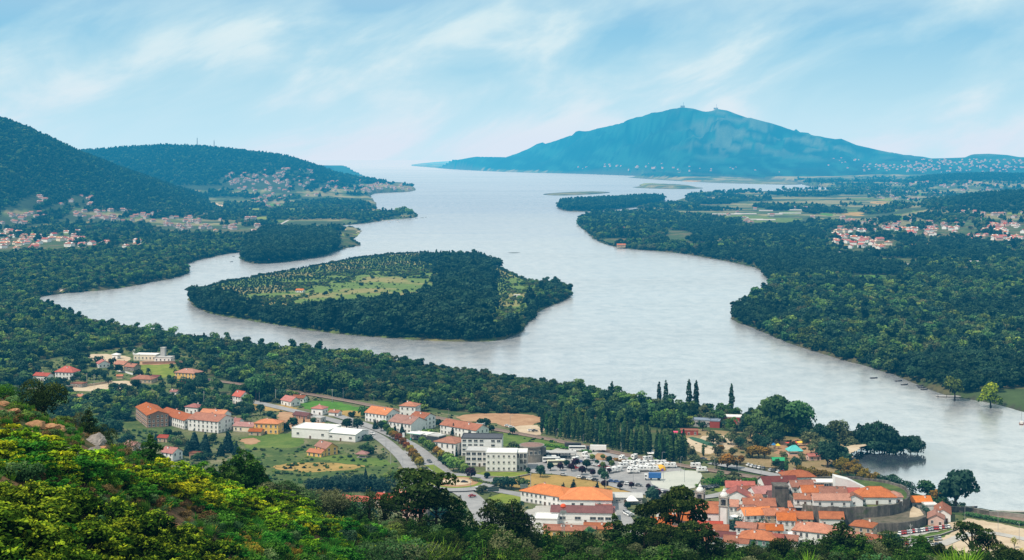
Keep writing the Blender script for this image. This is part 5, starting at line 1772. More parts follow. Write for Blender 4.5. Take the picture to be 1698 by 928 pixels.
town_trees('broadleaf_tree', 'giant domed tree by the river wall with dense dark green crown', 'tree', None, 'round', 'dark', [(1586, 848, 24, .92)], dens=3.4)
town_trees('broadleaf_tree', 'yellow-green tree in front of the giant riverside tree', 'tree', None, 'round', 'autumn', [(1551, 834, 8.5)], dens=1.6)
town_trees('broadleaf_tree', 'low dark shrub tree around the foot of the giant riverside tree', 'tree', 'shrub trees round the giant tree', 'low', 'mid', [(1560, 842, 6, 1.1), (1572, 845, 6, 1.1), (1540, 836, 5), (1527, 835, 5.5)])
town_trees('broadleaf_tree', 'dark round evergreen shading the church square', 'tree', None, 'low', 'blue', [(1226, 889, 9.5, 1.0)], dens=2.5)
town_trees('broadleaf_tree', 'wide green tree beside the umbrella terrace', 'tree', None, 'low', 'dark', [(1264, 881, 6.5, 1.05)], dens=2)
town_trees('broadleaf_tree', 'green avenue tree of the row beside the approach road', 'tree', 'green avenue trees', 'globe', 'willow', [(636, 712, 7), (642, 719, 7), (648, 726, 7.5), (700, 742, 7.5), (708, 747, 7.5), (716, 753, 8), (745, 775, 9, 1.2), (752, 781, 9, 1.2), (762, 784, 9, 1.2), (770, 788, 7.5), (741, 769, 8)], dens=1.5)
town_trees('broadleaf_tree', 'rusty red avenue tree of the row beside the approach road', 'tree', 'rusty avenue trees', 'globe', 'rust', [(661, 736, 7.5), (668, 743, 7.5), (674, 749, 7)], dens=1.5)
town_trees('broadleaf_tree', 'golden avenue tree of the row beside the approach road', 'tree', 'golden avenue trees', 'globe', 'autumn', [(655, 731, 7), (680, 756, 7.5), (685, 763, 8), (691, 771, 8), (696, 777, 8), (724, 758, 7.5), (732, 764, 7.5), (651, 729, 7)], dens=1.5)
town_trees('conifer_tree', 'dark pointed conifer between the white town houses', 'conifer', 'pointed conifers among the houses', 'cone', 'blue', [(622, 712, 8), (655, 722, 8), (667, 722, 9), (703, 720, 6), (752, 722, 9), (778, 736, 10), (791, 737, 8), (768, 732, 6), (757, 757, 7, .5), (606, 802, 10, .8), (258, 735, 8, .7), (270, 643, 8, .8), (504, 706, 7, .6)])
town_trees('broadleaf_tree', 'dark round tree by the upper road', 'tree', 'dark round trees by the upper road', 'globe', 'dark', [(575, 714, 9, 1.1), (593, 715, 9.5, 1.1), (485, 712, 9, 1.1), (520, 705, 6), (404, 692, 8), (413, 690, 8), (432, 689, 9), (448, 696, 7), (454, 699, 6), (278, 729, 8), (632, 716, 8), (797, 714, 9), (806, 713, 9), (815, 718, 6), (850, 722, 6)], dens=1.4)
town_trees('cedar_tree', 'massive blue-green cedar before the terrace blocks', 'cedar', 'big cedars before the terrace blocks', 'cone', 'blue', [(322, 752, 16, 1.15), (340, 754, 15, 1.1), (312, 755, 11, 1.2), (378, 750, 16, 1.0), (392, 754, 9, 1.2), (366, 756, 9, 1.1)], dens=2.4)
town_trees('broadleaf_tree', 'dark tree of the thick screen below the terraced field', 'tree', 'screen of trees below the field', 'low', 'blue', [(518 + i * 10.5, 812 + (i % 3) * 1.5, 8 + (i % 2)) for i in range(12)] + [(560, 806, 8), (590, 806, 8)], dens=1.3)
town_trees('broadleaf_tree', 'fresh light green tree beside the curved road', 'tree', 'light green trees beside the curved road', 'tall', 'willow', [(648, 802, 9), (655, 808, 10), (662, 813, 9), (640, 806, 8), (690, 800, 7, 1.2)], dens=1.2)
town_trees('broadleaf_tree', 'dark plum-leaved tree at the corner of the hotel', 'tree', None, 'globe', 'plum', [(781, 797, 8.5)])
bpy.context.view_layer.update()
town_trees('broadleaf_tree', 'plum-red small tree scattered through the coach park', 'tree', 'plum trees of the coach park', 'globe', 'plum', [(929, 781, 5.5), (955, 777, 7), (948, 782, 5.5), (965, 788, 6), (983, 791, 5), (1003, 812, 6), (1028, 813, 4.5), (1047, 811, 4.5), (1090, 827, 6), (1010, 786, 4), (1106, 829, 5), (1075, 812, 4)])
town_trees('broadleaf_tree', 'dark green small tree scattered through the coach park', 'tree', 'dark trees of the coach park', 'globe', 'dark', [(896, 792, 8), (913, 781, 5.5), (940, 776, 5.5), (973, 779, 7), (998, 794, 7), (1010, 771, 6), (990, 772, 4), (876, 786, 4.5), (808, 796, 5), (824, 810, 7), (835, 812, 8), (848, 812, 7.5), (1003, 800, 7), (1081, 838, 11, .9), (840, 800, 4), (1040, 846, 5), (995, 849, 5, 1.2)])
town_trees('broadleaf_tree', 'lime green small tree in the coach park', 'tree', 'lime trees of the coach park', 'globe', 'willow', [(1000, 778, 5), (1015, 776, 5), (982, 765, 5), (1000, 764, 4.5), (1045, 768, 4), (1087, 770, 4)])
town_trees('conifer_tree', 'dark conifer on the dry grass behind the school', 'conifer', 'conifers on the dry grass', 'cone', 'blue', [(934, 819, 7, 1.2), (951, 818, 8.5, 1.2), (990, 818, 7, 1.1), (968, 820, 4.5, 1.3)])
town_trees('broadleaf_tree', 'wide dark tree on the dry grass above the school', 'tree', None, 'low', 'dark', [(896, 820, 6.5, 1.0)])
town_trees('broadleaf_tree', 'golden umbrella-shaped tree in the park', 'tree', 'golden umbrella trees of the park', 'globe', 'autumn', [(1206, 780, 11, 1.3), (1248, 760, 8, 1.4), (1258, 759, 8, 1.4), (1268, 761, 8, 1.3), (1222, 778, 7), (1229, 770, 6), (1196, 752, 6)])
town_trees('broadleaf_tree', 'green park tree near the sports courts', 'tree', 'green trees of the park', 'round', 'olive', [(1182, 738, 11), (1190, 757, 8), (1212, 738, 9), (1188, 777, 8), (1225, 742, 9), (1232, 738, 10), (1219, 732, 8), (1146, 760, 8), (1240, 752, 7), (1215, 758, 7), (1345, 752, 7), (1352, 744, 7), (1300, 762, 6), (1330, 765, 6), (1376, 752, 7), (1245, 728, 10), (1335, 740, 6)])
town_trees('broadleaf_tree', 'dark park tree shading the play area', 'tree', 'dark trees of the park', 'round', 'dark', [(1262, 746, 11), (1268, 749, 10), (1292, 738, 10), (1165, 715, 8), (1228, 746, 9), (1320, 778, 8), (1287, 777, 6.5), (1298, 783, 6), (1256, 740, 9)])
town_trees('broadleaf_tree', 'big spreading tree at the wood edge over the soil patch', 'tree', 'big trees at the wood edge', 'round', 'mid', [(425, 664, 21, .95), (442, 662, 18), (408, 662, 15), (510, 650, 22), (538, 652, 20), (566, 654, 20), (590, 657, 15), (468, 655, 16), (360, 652, 13), (390, 660, 12)], dens=2)
town_trees('broadleaf_tree', 'pale willow at the water edge', 'tree', 'pale willows at the water edge', 'round', 'willow', [(248, 557, 14), (261, 557, 15), (285, 560, 13), (357, 568, 12), (510, 588, 12), (592, 597, 12), (605, 598, 11), (168, 543, 10), (960, 652, 12), (1065, 668, 10)], dens=1.3)
town_trees('broadleaf_tree', 'green village tree between the left plain houses', 'tree', 'village trees of the left plain', 'round', 'dark', [(185, 608, 9), (160, 628, 9), (172, 630, 9), (150, 630, 8), (180, 637, 7), (205, 650, 8), (285, 643, 10), (308, 647, 12), (328, 645, 11), (120, 634, 6), (90, 640, 8), (60, 642, 9), (226, 640, 6), (246, 618, 5), (285, 612, 6)])
town_trees('broadleaf_tree', 'lime green tree shining on the opposite bank', 'tree', None, 'round', 'lime', [(1643, 663, 20, .95)], dens=2)
town_trees('broadleaf_tree', 'mid green tree beside the lime tree on the opposite bank', 'tree', None, 'round', 'willow', [(1583, 652, 20, .85)], dens=2)
town_trees('broadleaf_tree', 'light green tree on the wooded tip across the inlet', 'tree', 'light trees on the tip across the inlet', 'round', 'willow', [(668, 357, 32, 1.1), (680, 358, 30, 1.1), (660, 356, 24, 1.1)], leaf=1.2, dens=1)
town_trees('young_tree', 'thin young tree with yellow leaves on the tan plaza', 'young tree', 'young yellow trees on the plaza', 'globe', 'yellow', [(1634, 906, 6.5, .7), (1647, 916, 5.5, .8), (1662, 924, 6.5, .8), (1682, 910, 6, .8), (1637, 918, 4, .7), (1694, 925, 5, .8), (1618, 918, 5, .8)], dens=.5, leaf=.5)


# ------------------------------------------------------------------ hedges
def hedge(a, b, w, h, mat, label, n=26, z=PLAIN):
    p, q = W(*a, z), W(*b, z)
    r = np.random.default_rng(int(a[0]))
    L = []
    for i in range(n):
        t = (i + .5) / n
        L.append((*(p.lerp(q, t) - p)[:2], h * .5, w * .6, w * .6, h * .55 * r.uniform(.85, 1.15)))
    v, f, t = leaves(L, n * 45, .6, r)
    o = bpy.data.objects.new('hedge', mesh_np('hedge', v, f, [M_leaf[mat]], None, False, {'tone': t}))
    o.location = p
    link(o)
    return tag(o, label, 'hedge')


hedge((1174, 806), (1213, 804), 7, 4.5, 'grassy', 'tall bright green hedge beside the fairground')
hedge((1222, 806), (1254, 803), 6, 4.0, 'grassy', 'shorter bright green hedge behind the recycling bins')
hedge((1600, 855), (1698, 872), 3, 2.2, 'mid', 'low trimmed hedge along the riverside railway', 40)
hedge((1530, 846), (1548, 868), 3, 4, 'dark', 'dark hedge at the foot of the fortress ramp', 14)
hedge((786, 800), (820, 806), 3, 2, 'olive', 'low olive hedge below the hotel lawn', 16)
hedge((905, 740), (980, 752), 2.5, 2, 'grassy', 'green hedge along the lorry park', 22)
hedge((1018, 764), (1085, 776), 2, 2, 'autumn', 'yellowish hedge along the camper park', 26)

# ================================================================== vehicles
CARP = {'white': (.80, .80, .78), 'silver': (.42, .43, .44), 'black': (.02, .02, .024), 'grey': (.14, .145, .15), 'red': (.40, .025, .02), 'blue': (.03, .07, .22)}
M_tyre = plain_mat('tyre_rubber', (.015, .015, .015), .3, 3)
M_cglass = plain_mat('car_glass', (.02, .025, .03), .3, 1, .08, .6)
M_lamp = plain_mat('car_lamp', (.55, .50, .45), .2, 3, .2, .5)
_cm = {}


def car_mesh(col, kind='car'):
    k = (col, kind)
    if k in _cm:
        return _cm[k]
    pm = plain_mat('car_paint_' + col, CARP[col], .06, 2, .25, .5)
    m = MB()
    if kind == 'car':
        L, Wd = 4.3, 1.75
        lo = [(-2.15, .35), (2.15, .35), (2.15, .72), (1.2, .92), (-1.9, .98), (-2.15, .75)]
        hi = [(-1.75, .96), (.95, .90), (.35, 1.42), (-1.25, 1.46)]
    else:
        L, Wd = 5.2, 1.95
        lo = [(-2.6, .4), (2.6, .4), (2.6, .95), (1.9, 1.15), (-2.55, 1.2), (-2.6, .9)]
        hi = [(-2.52, 1.18), (1.75, 1.12), (1.15, 2.15), (-2.45, 2.2)]
    for prof, y1, y2, mi in ((lo, Wd / 2, Wd / 2, 0), (hi, Wd / 2 - .06, Wd / 2 - .22, 1)):
        n = len(prof)
        zs = [z for _, z in prof]
        f = lambda z: y1 + (y2 - y1) * (z - min(zs)) / (max(zs) - min(zs))
        vs = [(x, -f(z), z) for x, z in prof] + [(x, f(z), z) for x, z in prof]
        m.add(vs, [list(range(n)), list(range(n, 2 * n))[::-1]] + [[i, i + n, (i + 1) % n + n, (i + 1) % n] for i in range(n)], mi)
    xr = (hi[2][0] + hi[3][0]) / 2
    m.box((xr, 0, max(z for _, z in hi) + .02), (hi[2][0] - hi[3][0] + .1, Wd - .42, .06), 0)
    for x in (hi[0][0] * .2 - .1, hi[3][0] + .1):
        for s in (-1, 1):
            m.box((x, s * (Wd / 2 - .16), (hi[0][1] + hi[2][1]) / 2), (.12, .1, hi[2][1] - hi[0][1]), 0)
    for x in (-L * .31, L * .31):
        for s in (-1, 1):
            for a in range(8):
                pass
            ring = [(x + .33 * math.cos(t), .33 + .33 * math.sin(t)) for t in np.linspace(0, 6.283, 10, endpoint=False)]
            y0, y1_ = s * (Wd / 2 - .14), s * (Wd / 2 + .02)
            vs = [(a_, y0, b_) for a_, b_ in ring] + [(a_, y1_, b_) for a_, b_ in ring]
            m.add(vs, [list(range(10)), list(range(10, 20))[::-1]] + [[i, i + 10, (i + 1) % 10 + 10, (i + 1) % 10] for i in range(10)], 2)
    for s in (-1, 1):
        m.box((L / 2, s * .6, .68), (.06, .3, .14), 3)
        m.box((-L / 2, s * .62, .75), (.06, .24, .14), 3)
    _cm[k] = m.mesh(kind, [pm, M_cglass, M_tyre, M_lamp])
    return _cm[k]


def car(px, py, rz, col, label, group, kind='car', z=None, name=None):
    p = W(px, py)
    p.z = z if z is not None else PLAIN + .75
    o = bpy.data.objects.new('van' if kind == 'van' else 'parked_car' if name is None else name, car_mesh(col, kind))
    o.location = p
    o.rotation_euler = (0, 0, rz)
    link(o)
    tag(o, label, kind, group)
    return o


def car_row(a, b, n, rz, place, skip=.1, cols=('white', 'silver', 'black', 'grey', 'white', 'silver', 'red', 'blue')):
    r = random.Random(int(a[0] * 3 + a[1]))
    for i in range(n):
        if r.random() < skip:
            continue
        t = (i + .5) / n
        c = r.choice(cols)
        car(a[0] + (b[0] - a[0]) * t + r.uniform(-.6, .6), a[1] + (b[1] - a[1]) * t + r.uniform(-.3, .3), rz + r.uniform(-.06, .06), c, '%s car parked %s' % (c, place), 'cars parked ' + place)


car_row((1490, 888), (1575, 876), 19, 1.2, 'in the row below the fortress wall', .05, ('red', 'white', 'red', 'white', 'silver', 'grey', 'white'))
car_row((1500, 905), (1562, 896), 9, 1.3, 'on the lower lot beside the fortress lawn', .1)
car_row((1505, 913), (1562, 905), 9, 1.3, 'on the lower lot beside the fortress lawn', .1)
car_row((1512, 923), (1562, 915), 7, 1.3, 'on the lower lot beside the fortress lawn', .1)
car_row((1238, 773), (1300, 787), 10, 1.0, 'along the road under the park trees', .1)
car_row((930, 789), (1000, 801), 8, -.3, 'in the front row of the coach park', .15)
car_row((1010, 800), (1090, 812), 9, -.2, 'by the edge of the fairground', .1)
car_row((1085, 816), (1120, 822), 6, -.4, 'on the street south of the fairground', .05)
car_row((1100, 825), (1150, 818), 6, .2, 'on the street south of the fairground', .1)
car_row((1165, 812), (1190, 809), 5, -.7, 'beside the tall green hedge', .0, ('white', 'black', 'grey', 'black'))
car_row((925, 774), (985, 784), 7, -.25, 'between the plum trees of the coach park', .1)
car_row((960, 768), (1010, 778), 6, -.25, 'between the plum trees of the coach park', .1)
car_row((1036, 851), (1048, 858), 4, .4, 'on the side street by the market hall', .1)
car_row((872, 858), (892, 864), 4, .3, 'in the school yard', 0)
car_row((866, 866), (890, 872), 4, .3, 'in the school yard', 0, ('white', 'white', 'silver'))
car_row((838, 708), (852, 711), 2, .2, 'on the station yard', 0, ('white', 'white'))
car_row((876, 716), (890, 717), 2, .2, 'on the station yard', 0, ('black', 'white'))
car_row((1150, 763), (1170, 764), 3, 0, 'by the courts fence', 0, ('black', 'grey', 'black'))
car_row((1190, 905), (1206, 908), 2, .3, 'at the foot of the church', 0, ('white', 'silver'))
for px, py, rz, c, lb in ((712, 768, -1.0, 'grey', 'dark grey car driving up the tree-lined avenue'), (748, 794, -1.0, 'white', 'white car driving towards the roundabout'), (770, 803, -.1, 'black', 'black car leaving the roundabout'),
                          (783, 826, .4, 'red', 'red car crossing the junction below the roundabout'), (617, 722, -.5, 'white', 'white car on the road beside the orange-roofed house')):
    car(px, py, rz, c, lb, None, z=PLAIN + .95, name='moving_car')
car(795, 816, .2, 'white', 'white delivery van on the junction beside the billboard', None, 'van', PLAIN + .95)
car(673, 802, .1, 'white', 'white van parked beside the curved road', None, 'van')


def motorhome_mesh():
    m = MB()
    m.box((-.5, 0, 1.75), (5.6, 2.3, 2.3), 0).box((2.0, 0, 2.35), (1.6, 2.2, 1.0), 0)
    m.add([(2.3, -1, .5), (3.5, -1, .5), (3.5, -1, 1.15), (2.9, -.95, 1.3), (2.3, -.95, 1.9), (2.3, 1, .5), (3.5, 1, .5), (3.5, 1, 1.15), (2.9, .95, 1.3), (2.3, .95, 1.9)],
          [[0, 1, 2, 3, 4], [9, 8, 7, 6, 5], [0, 5, 6, 1], [1, 6, 7, 2], [2, 7, 8, 3], [3, 8, 9, 4]], 0)
    m.box((2.66, 0, 1.62), (.5, 1.7, .5), 1)
    for s in (-1, 1):
        m.box((-1.6, s * 1.16, 2.1), (1.2, .06, .6), 1).box((.4, s * 1.16, 2.1), (.9, .06, .6), 1).box((-.5, s * 1.16, 1.1), (5.4, .05, .16), 3)
        for x in (-2.0, 2.4):
            m.lathe([(.36, -.12), (.36, .12)], (x, s * 1.0, .36), 8, 2)
    m.box((-3.33, 0, 2.2), (.06, 1.2, .6), 1).box((-.9, 0, 2.95), (1.0, .8, .18), 1)
    return m.mesh('motorhome', [plain_mat('camper_white', (.82, .81, .78), .06, 1, .4, .4), M_cglass, M_tyre, M_lamp])


mh = motorhome_mesh()
for i, (px, py, rz) in enumerate([(1031, 763, 1.2), (1052, 761, 1.1), (1040, 771, .2), (1049, 773, 1.3), (1058, 770, 1.2), (1061, 780, .2), (1068, 781, .1), (1073, 778, 1.2), (1079, 776, .3), (1084, 781, .2), (1075, 764, .4), (1085, 771, .3),
                                  (1097, 771, .1), (1103, 775, .1), (1113, 775, .1), (1044, 783, 1.3), (1051, 784, .1), (1034, 775, .3), (915, 763, .1), (937, 757, .1), (948, 755, .1), (970, 757, 1.2), (978, 763, .4), (930, 769, .2), (955, 765, 1.0), (1090, 777, .2), (1066, 772, .2), (1056, 779, .1), (1024, 781, .4), (1015, 783, .3)]):
    o = bpy.data.objects.new('motorhome', mh)
    o.location = W(px, py + 1.5) + Vector((0, 0, .8))
    o.rotation_euler = (0, 0, rz)
    link(o)
    far_left = px < 1010
    tag(o, 'white motorhome parked among the coach park trees' if far_left else 'white motorhome parked in the crowded camper rows', 'motorhome', 'motorhomes among the coach park trees' if far_left else 'motorhomes in the camper rows')
for px, py, lb in ((1154, 777, 'white box caravan by the track at the far edge of the fairground'), (1164, 784, 'low white caravan in front of the tall hedge')):
    o = bpy.data.objects.new('caravan', mh); o.location = W(px, py) + Vector((0, 0, .8)); o.rotation_euler = (0, 0, .1); link(o); tag(o, lb, 'caravan')


def lorry(px, py, rz, L, col, cab, label):
    t = empty('lorry', W(px, py) + Vector((0, 0, .8)), rz, label, 'lorry')
    pm = plain_mat('lorry_' + label.split()[0], col, .08, 1, .4, .4)
    m = MB(); m.box((0, 0, 2.6), (L, 2.5, 2.9)).box((0, 0, 1.0), (L, 1.8, .3)); m.build('trailer', pm, t)
    m = MB(); m.box((L / 2 + 1.5, 0, 1.9), (1.9, 2.4, 2.6), 0).box((L / 2 + 2.35, 0, 2.3), (.3, 2.1, 1.0), 1)
    for s in (-1, 1):
        m.box((L / 2 + 1.6, s * 1.21, 2.3), (1.0, .06, .9), 1)
    m.build('cab', [plain_mat('cab_' + label.split()[0], cab, .08, 1, .4, .4), M_cglass], t)
    for x in (-L * .36, -L * .26, L * .3, L / 2 + 1.7):
        for s in (-1, 1):
            w_ = MB()
            ring = [(x + .5 * math.cos(a), .5 + .5 * math.sin(a)) for a in np.linspace(0, 6.283, 10, endpoint=False)]
            vs = [(a_, s * .85, b_) for a_, b_ in ring] + [(a_, s * 1.22, b_) for a_, b_ in ring]
            w_.add(vs, [list(range(10)), list(range(10, 20))[::-1]] + [[i, i + 10, (i + 1) % 10 + 10, (i + 1) % 10] for i in range(10)])
            w_.build('wheel', M_tyre, t)
    return t


lorry(1086, 797, math.pi - .1, 7.5, (.03, .13, .36), (.75, .75, .73), 'blue box lorry with white cab on the pale fairground')
lorry(992, 750, math.pi - .1, 10.5, (.80, .79, .76), (.05, .06, .08), 'white articulated lorry with dark cab beside the railway')


def coach(px, py, rz, col, label):
    t = empty('coach', W(px, py) + Vector((0, 0, .8)), rz, label, 'coach')
    m = MB(); m.box((0, 0, 1.75), (11, 2.5, 2.7)).box((0, 0, 3.14), (10.4, 2.2, .14)); m.build('body', plain_mat('coach_' + label.split()[0], col, .08, 1, .3, .4), t)
    m = MB()
    for s in (-1, 1):
        m.box((0, s * 1.26, 2.25), (10.4, .06, .95))
    m.box((5.52, 0, 2.1), (.08, 2.2, 1.3)); m.build('window_band', M_cglass, t)
    for x in (-3.2, 3.4):
        for s in (-1, 1):
            MB().box((x, s * 1.15, .5), (1.0, .3, 1.0), taper=.8).build('wheel', M_tyre, t)


coach(950, 744, -.02, (.06, .06, .07), 'black coach parked at the lorry park')
coach(957, 749, -.02, (.74, .74, .72), 'white coach parked before the black coach')
coach(914, 768, .05, (.78, .78, .75), 'silvery coach waiting under the bus station canopy')
coach(922, 773, .05, (.74, .70, .50), 'cream coach standing in front of the bus canopy')

# ================================================================== street furniture
M_pole = plain_mat('galvanised_steel', (.42, .43, .43), .2, 2, .5, .5, .6)


def lamp_mesh(h):
    m = MB()
    m.tube([(0, 0, 0), (0, 0, h * .6), (0, 0, h)], [.14, .10, .08], 6).tube([(0, 0, h), (.6, 0, h + .25), (1.5, 0, h + .3)], [.06, .05, .05], 5).box((1.7, 0, h + .28), (.7, .28, .14)).box((0, 0, .2), (.5, .5, .4))
    return m.mesh('street_lamp', M_pole)


lm = lamp_mesh(9.5)
for px, py in ((569, 664), (620, 676), (663, 688), (744, 700), (846, 712), (922, 735), (967, 744), (1030, 760), (1098, 775), (1129, 783), (1014, 742), (640, 752), (668, 785), (700, 800), (720, 790), (752, 775), (780, 812), (1185, 782), (1225, 790), (1262, 797), (1300, 805), (1050, 800), (1100, 800), (1135, 800), (1655, 880), (1690, 900), (1600, 870)):
    o = bpy.data.objects.new('street_lamp', lm); o.location = W(px, py); o.rotation_euler = (0, 0, random.uniform(0, 6.28)); link(o)
    tag(o, 'slender grey lamp post beside the town roads and railway', 'lamp post', 'lamp posts of the town')
um = MB(); um.tube([(0, 0, 0), (0, 0, 11)], [.2, .13], 6).box((0, 0, 10.3), (2.0, .14, .16)).box((0, 0, 9.5), (1.5, .12, .14))
for s in (-.85, 0, .85):
    um.tube([(s, 0, 10.35), (s, 0, 10.7)], .05, 4)
um = um.mesh('utility_pole', plain_mat('pole_concrete', (.40, .39, .36), .2, 2))
for px, py in ((144, 640), (156, 642), (231, 606), (338, 672), (430, 665), (457, 668), (551, 668), (585, 720), (648, 770), (1005, 822), (880, 815), (1236, 880), (1510, 905)):
    o = bpy.data.objects.new('utility_pole', um); o.location = W(px, py); o.rotation_euler = (0, 0, random.uniform(0, 3)); link(o)
    tag(o, 'tall pale concrete power pole with crossarms', 'power pole', 'power poles of the valley')


def board(px, py, w, h, z0, mat, label):
    t = empty('billboard', W(px, py) + Vector((0, 0, .7)), .12, label, 'billboard')
    MB().box((0, 0, z0 + h / 2), (w, .25, h)).build('panel', mat, t)
    MB().box((0, -.16, z0 + h / 2), (w + .2, .06, .12)).box((0, -.16, z0 + .06), (w + .2, .08, .14)).box((0, -.16, z0 + h - .06), (w + .2, .08, .14)).build('panel_frame', M_pole, t)
    for s in (-1, 1):
        MB().box((s * w * .36, .2, z0 / 2 + .3), (.18, .18, z0 + .8)).build('post', M_pole, t)


board(818, 820, 6.4, 2.6, 1.2, plain_mat('sign_dark_green', (.03, .06, .06), .4, 1.0), 'dark green roadside billboard by the roundabout exit')
board(869, 816, 4.4, 2.2, 1.8, plain_mat('sign_grey_green', (.18, .24, .20), .4, 1.0), 'grey-green sign board at the edge of the dry grass')
sg = empty('petrol_sign', W(669, 732), .1, 'tall white and green petrol station price totem', 'sign')
MB().box((0, 0, 3.2), (1.6, .5, 5.6)).build('panel', plain_mat('sign_white', (.8, .8, .78), .08, 1), sg)
MB().box((0, -.28, 1.6), (1.5, .06, 2.0)).build('price_panel', plain_mat('sign_green', (.05, .40, .28), .15, 1), sg)
cpy = empty('petrol_canopy', W(690, 730), -.5, 'flat white and green canopy over the petrol pumps', 'canopy')
MB().box((0, 0, 5.0), (11, 7, .5)).build('roof', WALL['white'], cpy)
MB().box((0, -3.53, 5.0), (11.02, .06, .3)).build('fascia', plain_mat('sign_green', (.05, .40, .28)), cpy)
for s in (-1, 1):
    MB().box((s * 3.5, 0, 2.4), (.4, .4, 4.9)).build('post', M_pole, cpy)
    MB().box((s * 3.5, -1.5, .9), (.9, .5, 1.6)).build('pump', plain_mat('sign_green', (.05, .40, .28)), cpy)
for i, (c, nm) in enumerate((((.03, .12, .45), 'blue'), ((.04, .10, .40), 'deep blue'), ((.03, .30, .08), 'green'), ((.75, .50, .03), 'yellow'))):
    t = empty('recycling_bin', W(1206 + i * 4.2, 808) + Vector((0, 0, .1)), 0, '%s recycling container in the row by the lawn' % nm, 'bin')
    pm = plain_mat('bin_' + nm.replace(' ', '_'), c, .1, 1.5)
    MB().box((0, 0, 1.0), (1.45, 1.5, 1.9), taper=.9).build('body', pm, t)
    MB().box((0, 0, 2.05), (1.4, 1.4, .25), taper=.7).build('lid', pm, t)
# umbrellas and marquees
M_canvas = plain_mat('canvas_white', (.82, .81, .78), .06, 1)


def parasol(px, py, s, label, group, z=PLAIN):
    t = empty('parasol', W(px, py, z), random.random(), label, 'parasol', group, s)
    MB().lathe([(2.3, 2.3), (2.25, 2.42), (.1, 3.1)], n=8).build('canopy', M_canvas, t)
    MB().tube([(0, 0, 0), (0, 0, 3.2)], .05, 6).box((0, 0, .1), (.6, .6, .2)).build('pole', M_pole, t)


for px, py in ((1206, 866), (1212, 868), (1219, 865), (1246, 880), (1252, 883), (1303, 893), (1310, 894), (1316, 893), (1309, 899), (1319, 899)):
    parasol(px, py, 1.25, 'white parasol over the cafe tables of the old town square', 'white parasols of the old town square')


def marquee(px, py, w, label, side='canvas_white'):
    t = empty('marquee', W(px, py), .1, label, 'marquee')
    m = MB(); roof_hip(m, w, w, 2.4, w * .45, .1, .1); m.build('canopy', M_canvas, t)
    for sx in (-1, 1):
        for sy in (-1, 1):
            MB().box((sx * w / 2 * .95, sy * w / 2 * .95, 1.2), (.12, .12, 2.4)).build('post', M_pole, t)


marquee(1080, 757, 5, 'white peaked marquee at the gap between the poplars')
marquee(1048, 836, 6, 'white peaked marquee beside the market hall')
t = empty('inflatable_stall', W(1096, 780), .2, 'yellow domed fairground stall among the campers', 'stall')
MB().lathe([(3.0, 0), (3.1, 1.2), (2.6, 2.4), (1.6, 3.2), (.3, 3.6)], n=14).build('dome', plain_mat('stall_yellow', (.80, .42, .02), .1, 1), t)
MB().box((0, -2.95, .9), (1.6, .5, 1.8)).build('counter', plain_mat('stall_purple', (.18, .08, .30), .1, 1), t)
for i, (px, py, c, nm) in enumerate(((1283, 744, (.04, .20, .45), 'blue'), (1290, 745, (.80, .60, .04), 'yellow'))):
    t = empty('play_tower', W(px, py), .3, '%s-roofed climbing tower in the play area' % nm, 'play tower')
    pm = plain_mat('play_' + nm, c, .1, 1)
    m = MB(); roof_hip(m, 2, 2, 2.6, 1.4, .2, .1); m.build('roof', pm, t)
    for sx in (-1, 1):
        for sy in (-1, 1):
            MB().box((sx * .9, sy * .9, 1.3), (.16, .16, 2.6)).build('post', WALL['tan'], t)
    MB().box((0, 0, 1.2), (2, 2, .15)).build('deck', WALL['tan'], t)
    m = MB(); m.add([(1, -.4, 1.2), (1, .4, 1.2), (3.4, .4, .2), (3.4, -.4, .2), (1, -.4, 1.35), (1, .4, 1.35), (3.4, .4, .35), (3.4, -.4, .35)], [[0, 1, 2, 3], [7, 6, 5, 4], [0, 3, 7, 4], [1, 5, 6, 2], [0, 4, 5, 1], [2, 6, 7, 3]]); m.build('slide', pm, t)
for px, py, c, nm in ((1312, 741, (.75, .08, .05), 'red'), (1324, 740, (.80, .55, .05), 'yellow')):
    t = empty('shade_sail', W(px, py), .05, '%s shade sail stretched over the play area' % nm, 'shade sail')
    m = MB(); m.add([(-4, -2, 3.2), (4, -2, 2.6), (4, 2, 3.4), (-4, 2, 2.7), (0, 0, 2.6)], [[0, 1, 4], [1, 2, 4], [2, 3, 4], [3, 0, 4]]); m.build('canopy', plain_mat('sail_' + nm, c, .1, 1), t)
    for sx in (-1, 1):
        for sy in (-1, 1):
            MB().tube([(sx * 4, sy * 2, 0), (sx * 4, sy * 2, 3.4)], .08, 5).build('post', M_pole, t)


# fences and low walls
def fence(pts, h, mat, label, name='wall', step=None, z=PLAIN):
    p = [W(x, y, z) for x, y in pts]
    t = empty(name, p[0], 0, label, 'fence' if name == 'fence' else 'wall')
    m = MB()
    for a, b in zip(p[:-1], p[1:]):
        d = b - a
        c = (a + b) / 2 - p[0]
        m.box((c.x, c.y, h / 2), (d.length, .35, h), 0, math.atan2(d.y, d.x))
    m.build('panel', mat, t)
    m = MB()
    for a, b in zip(p[:-1], p[1:]):
        d = b - a
        c = (a + b) / 2 - p[0]
        m.box((c.x, c.y, h + .08), (d.length + .1, .55, .16), 0, math.atan2(d.y, d.x))
    m.build('coping', M_stone_trim, t)


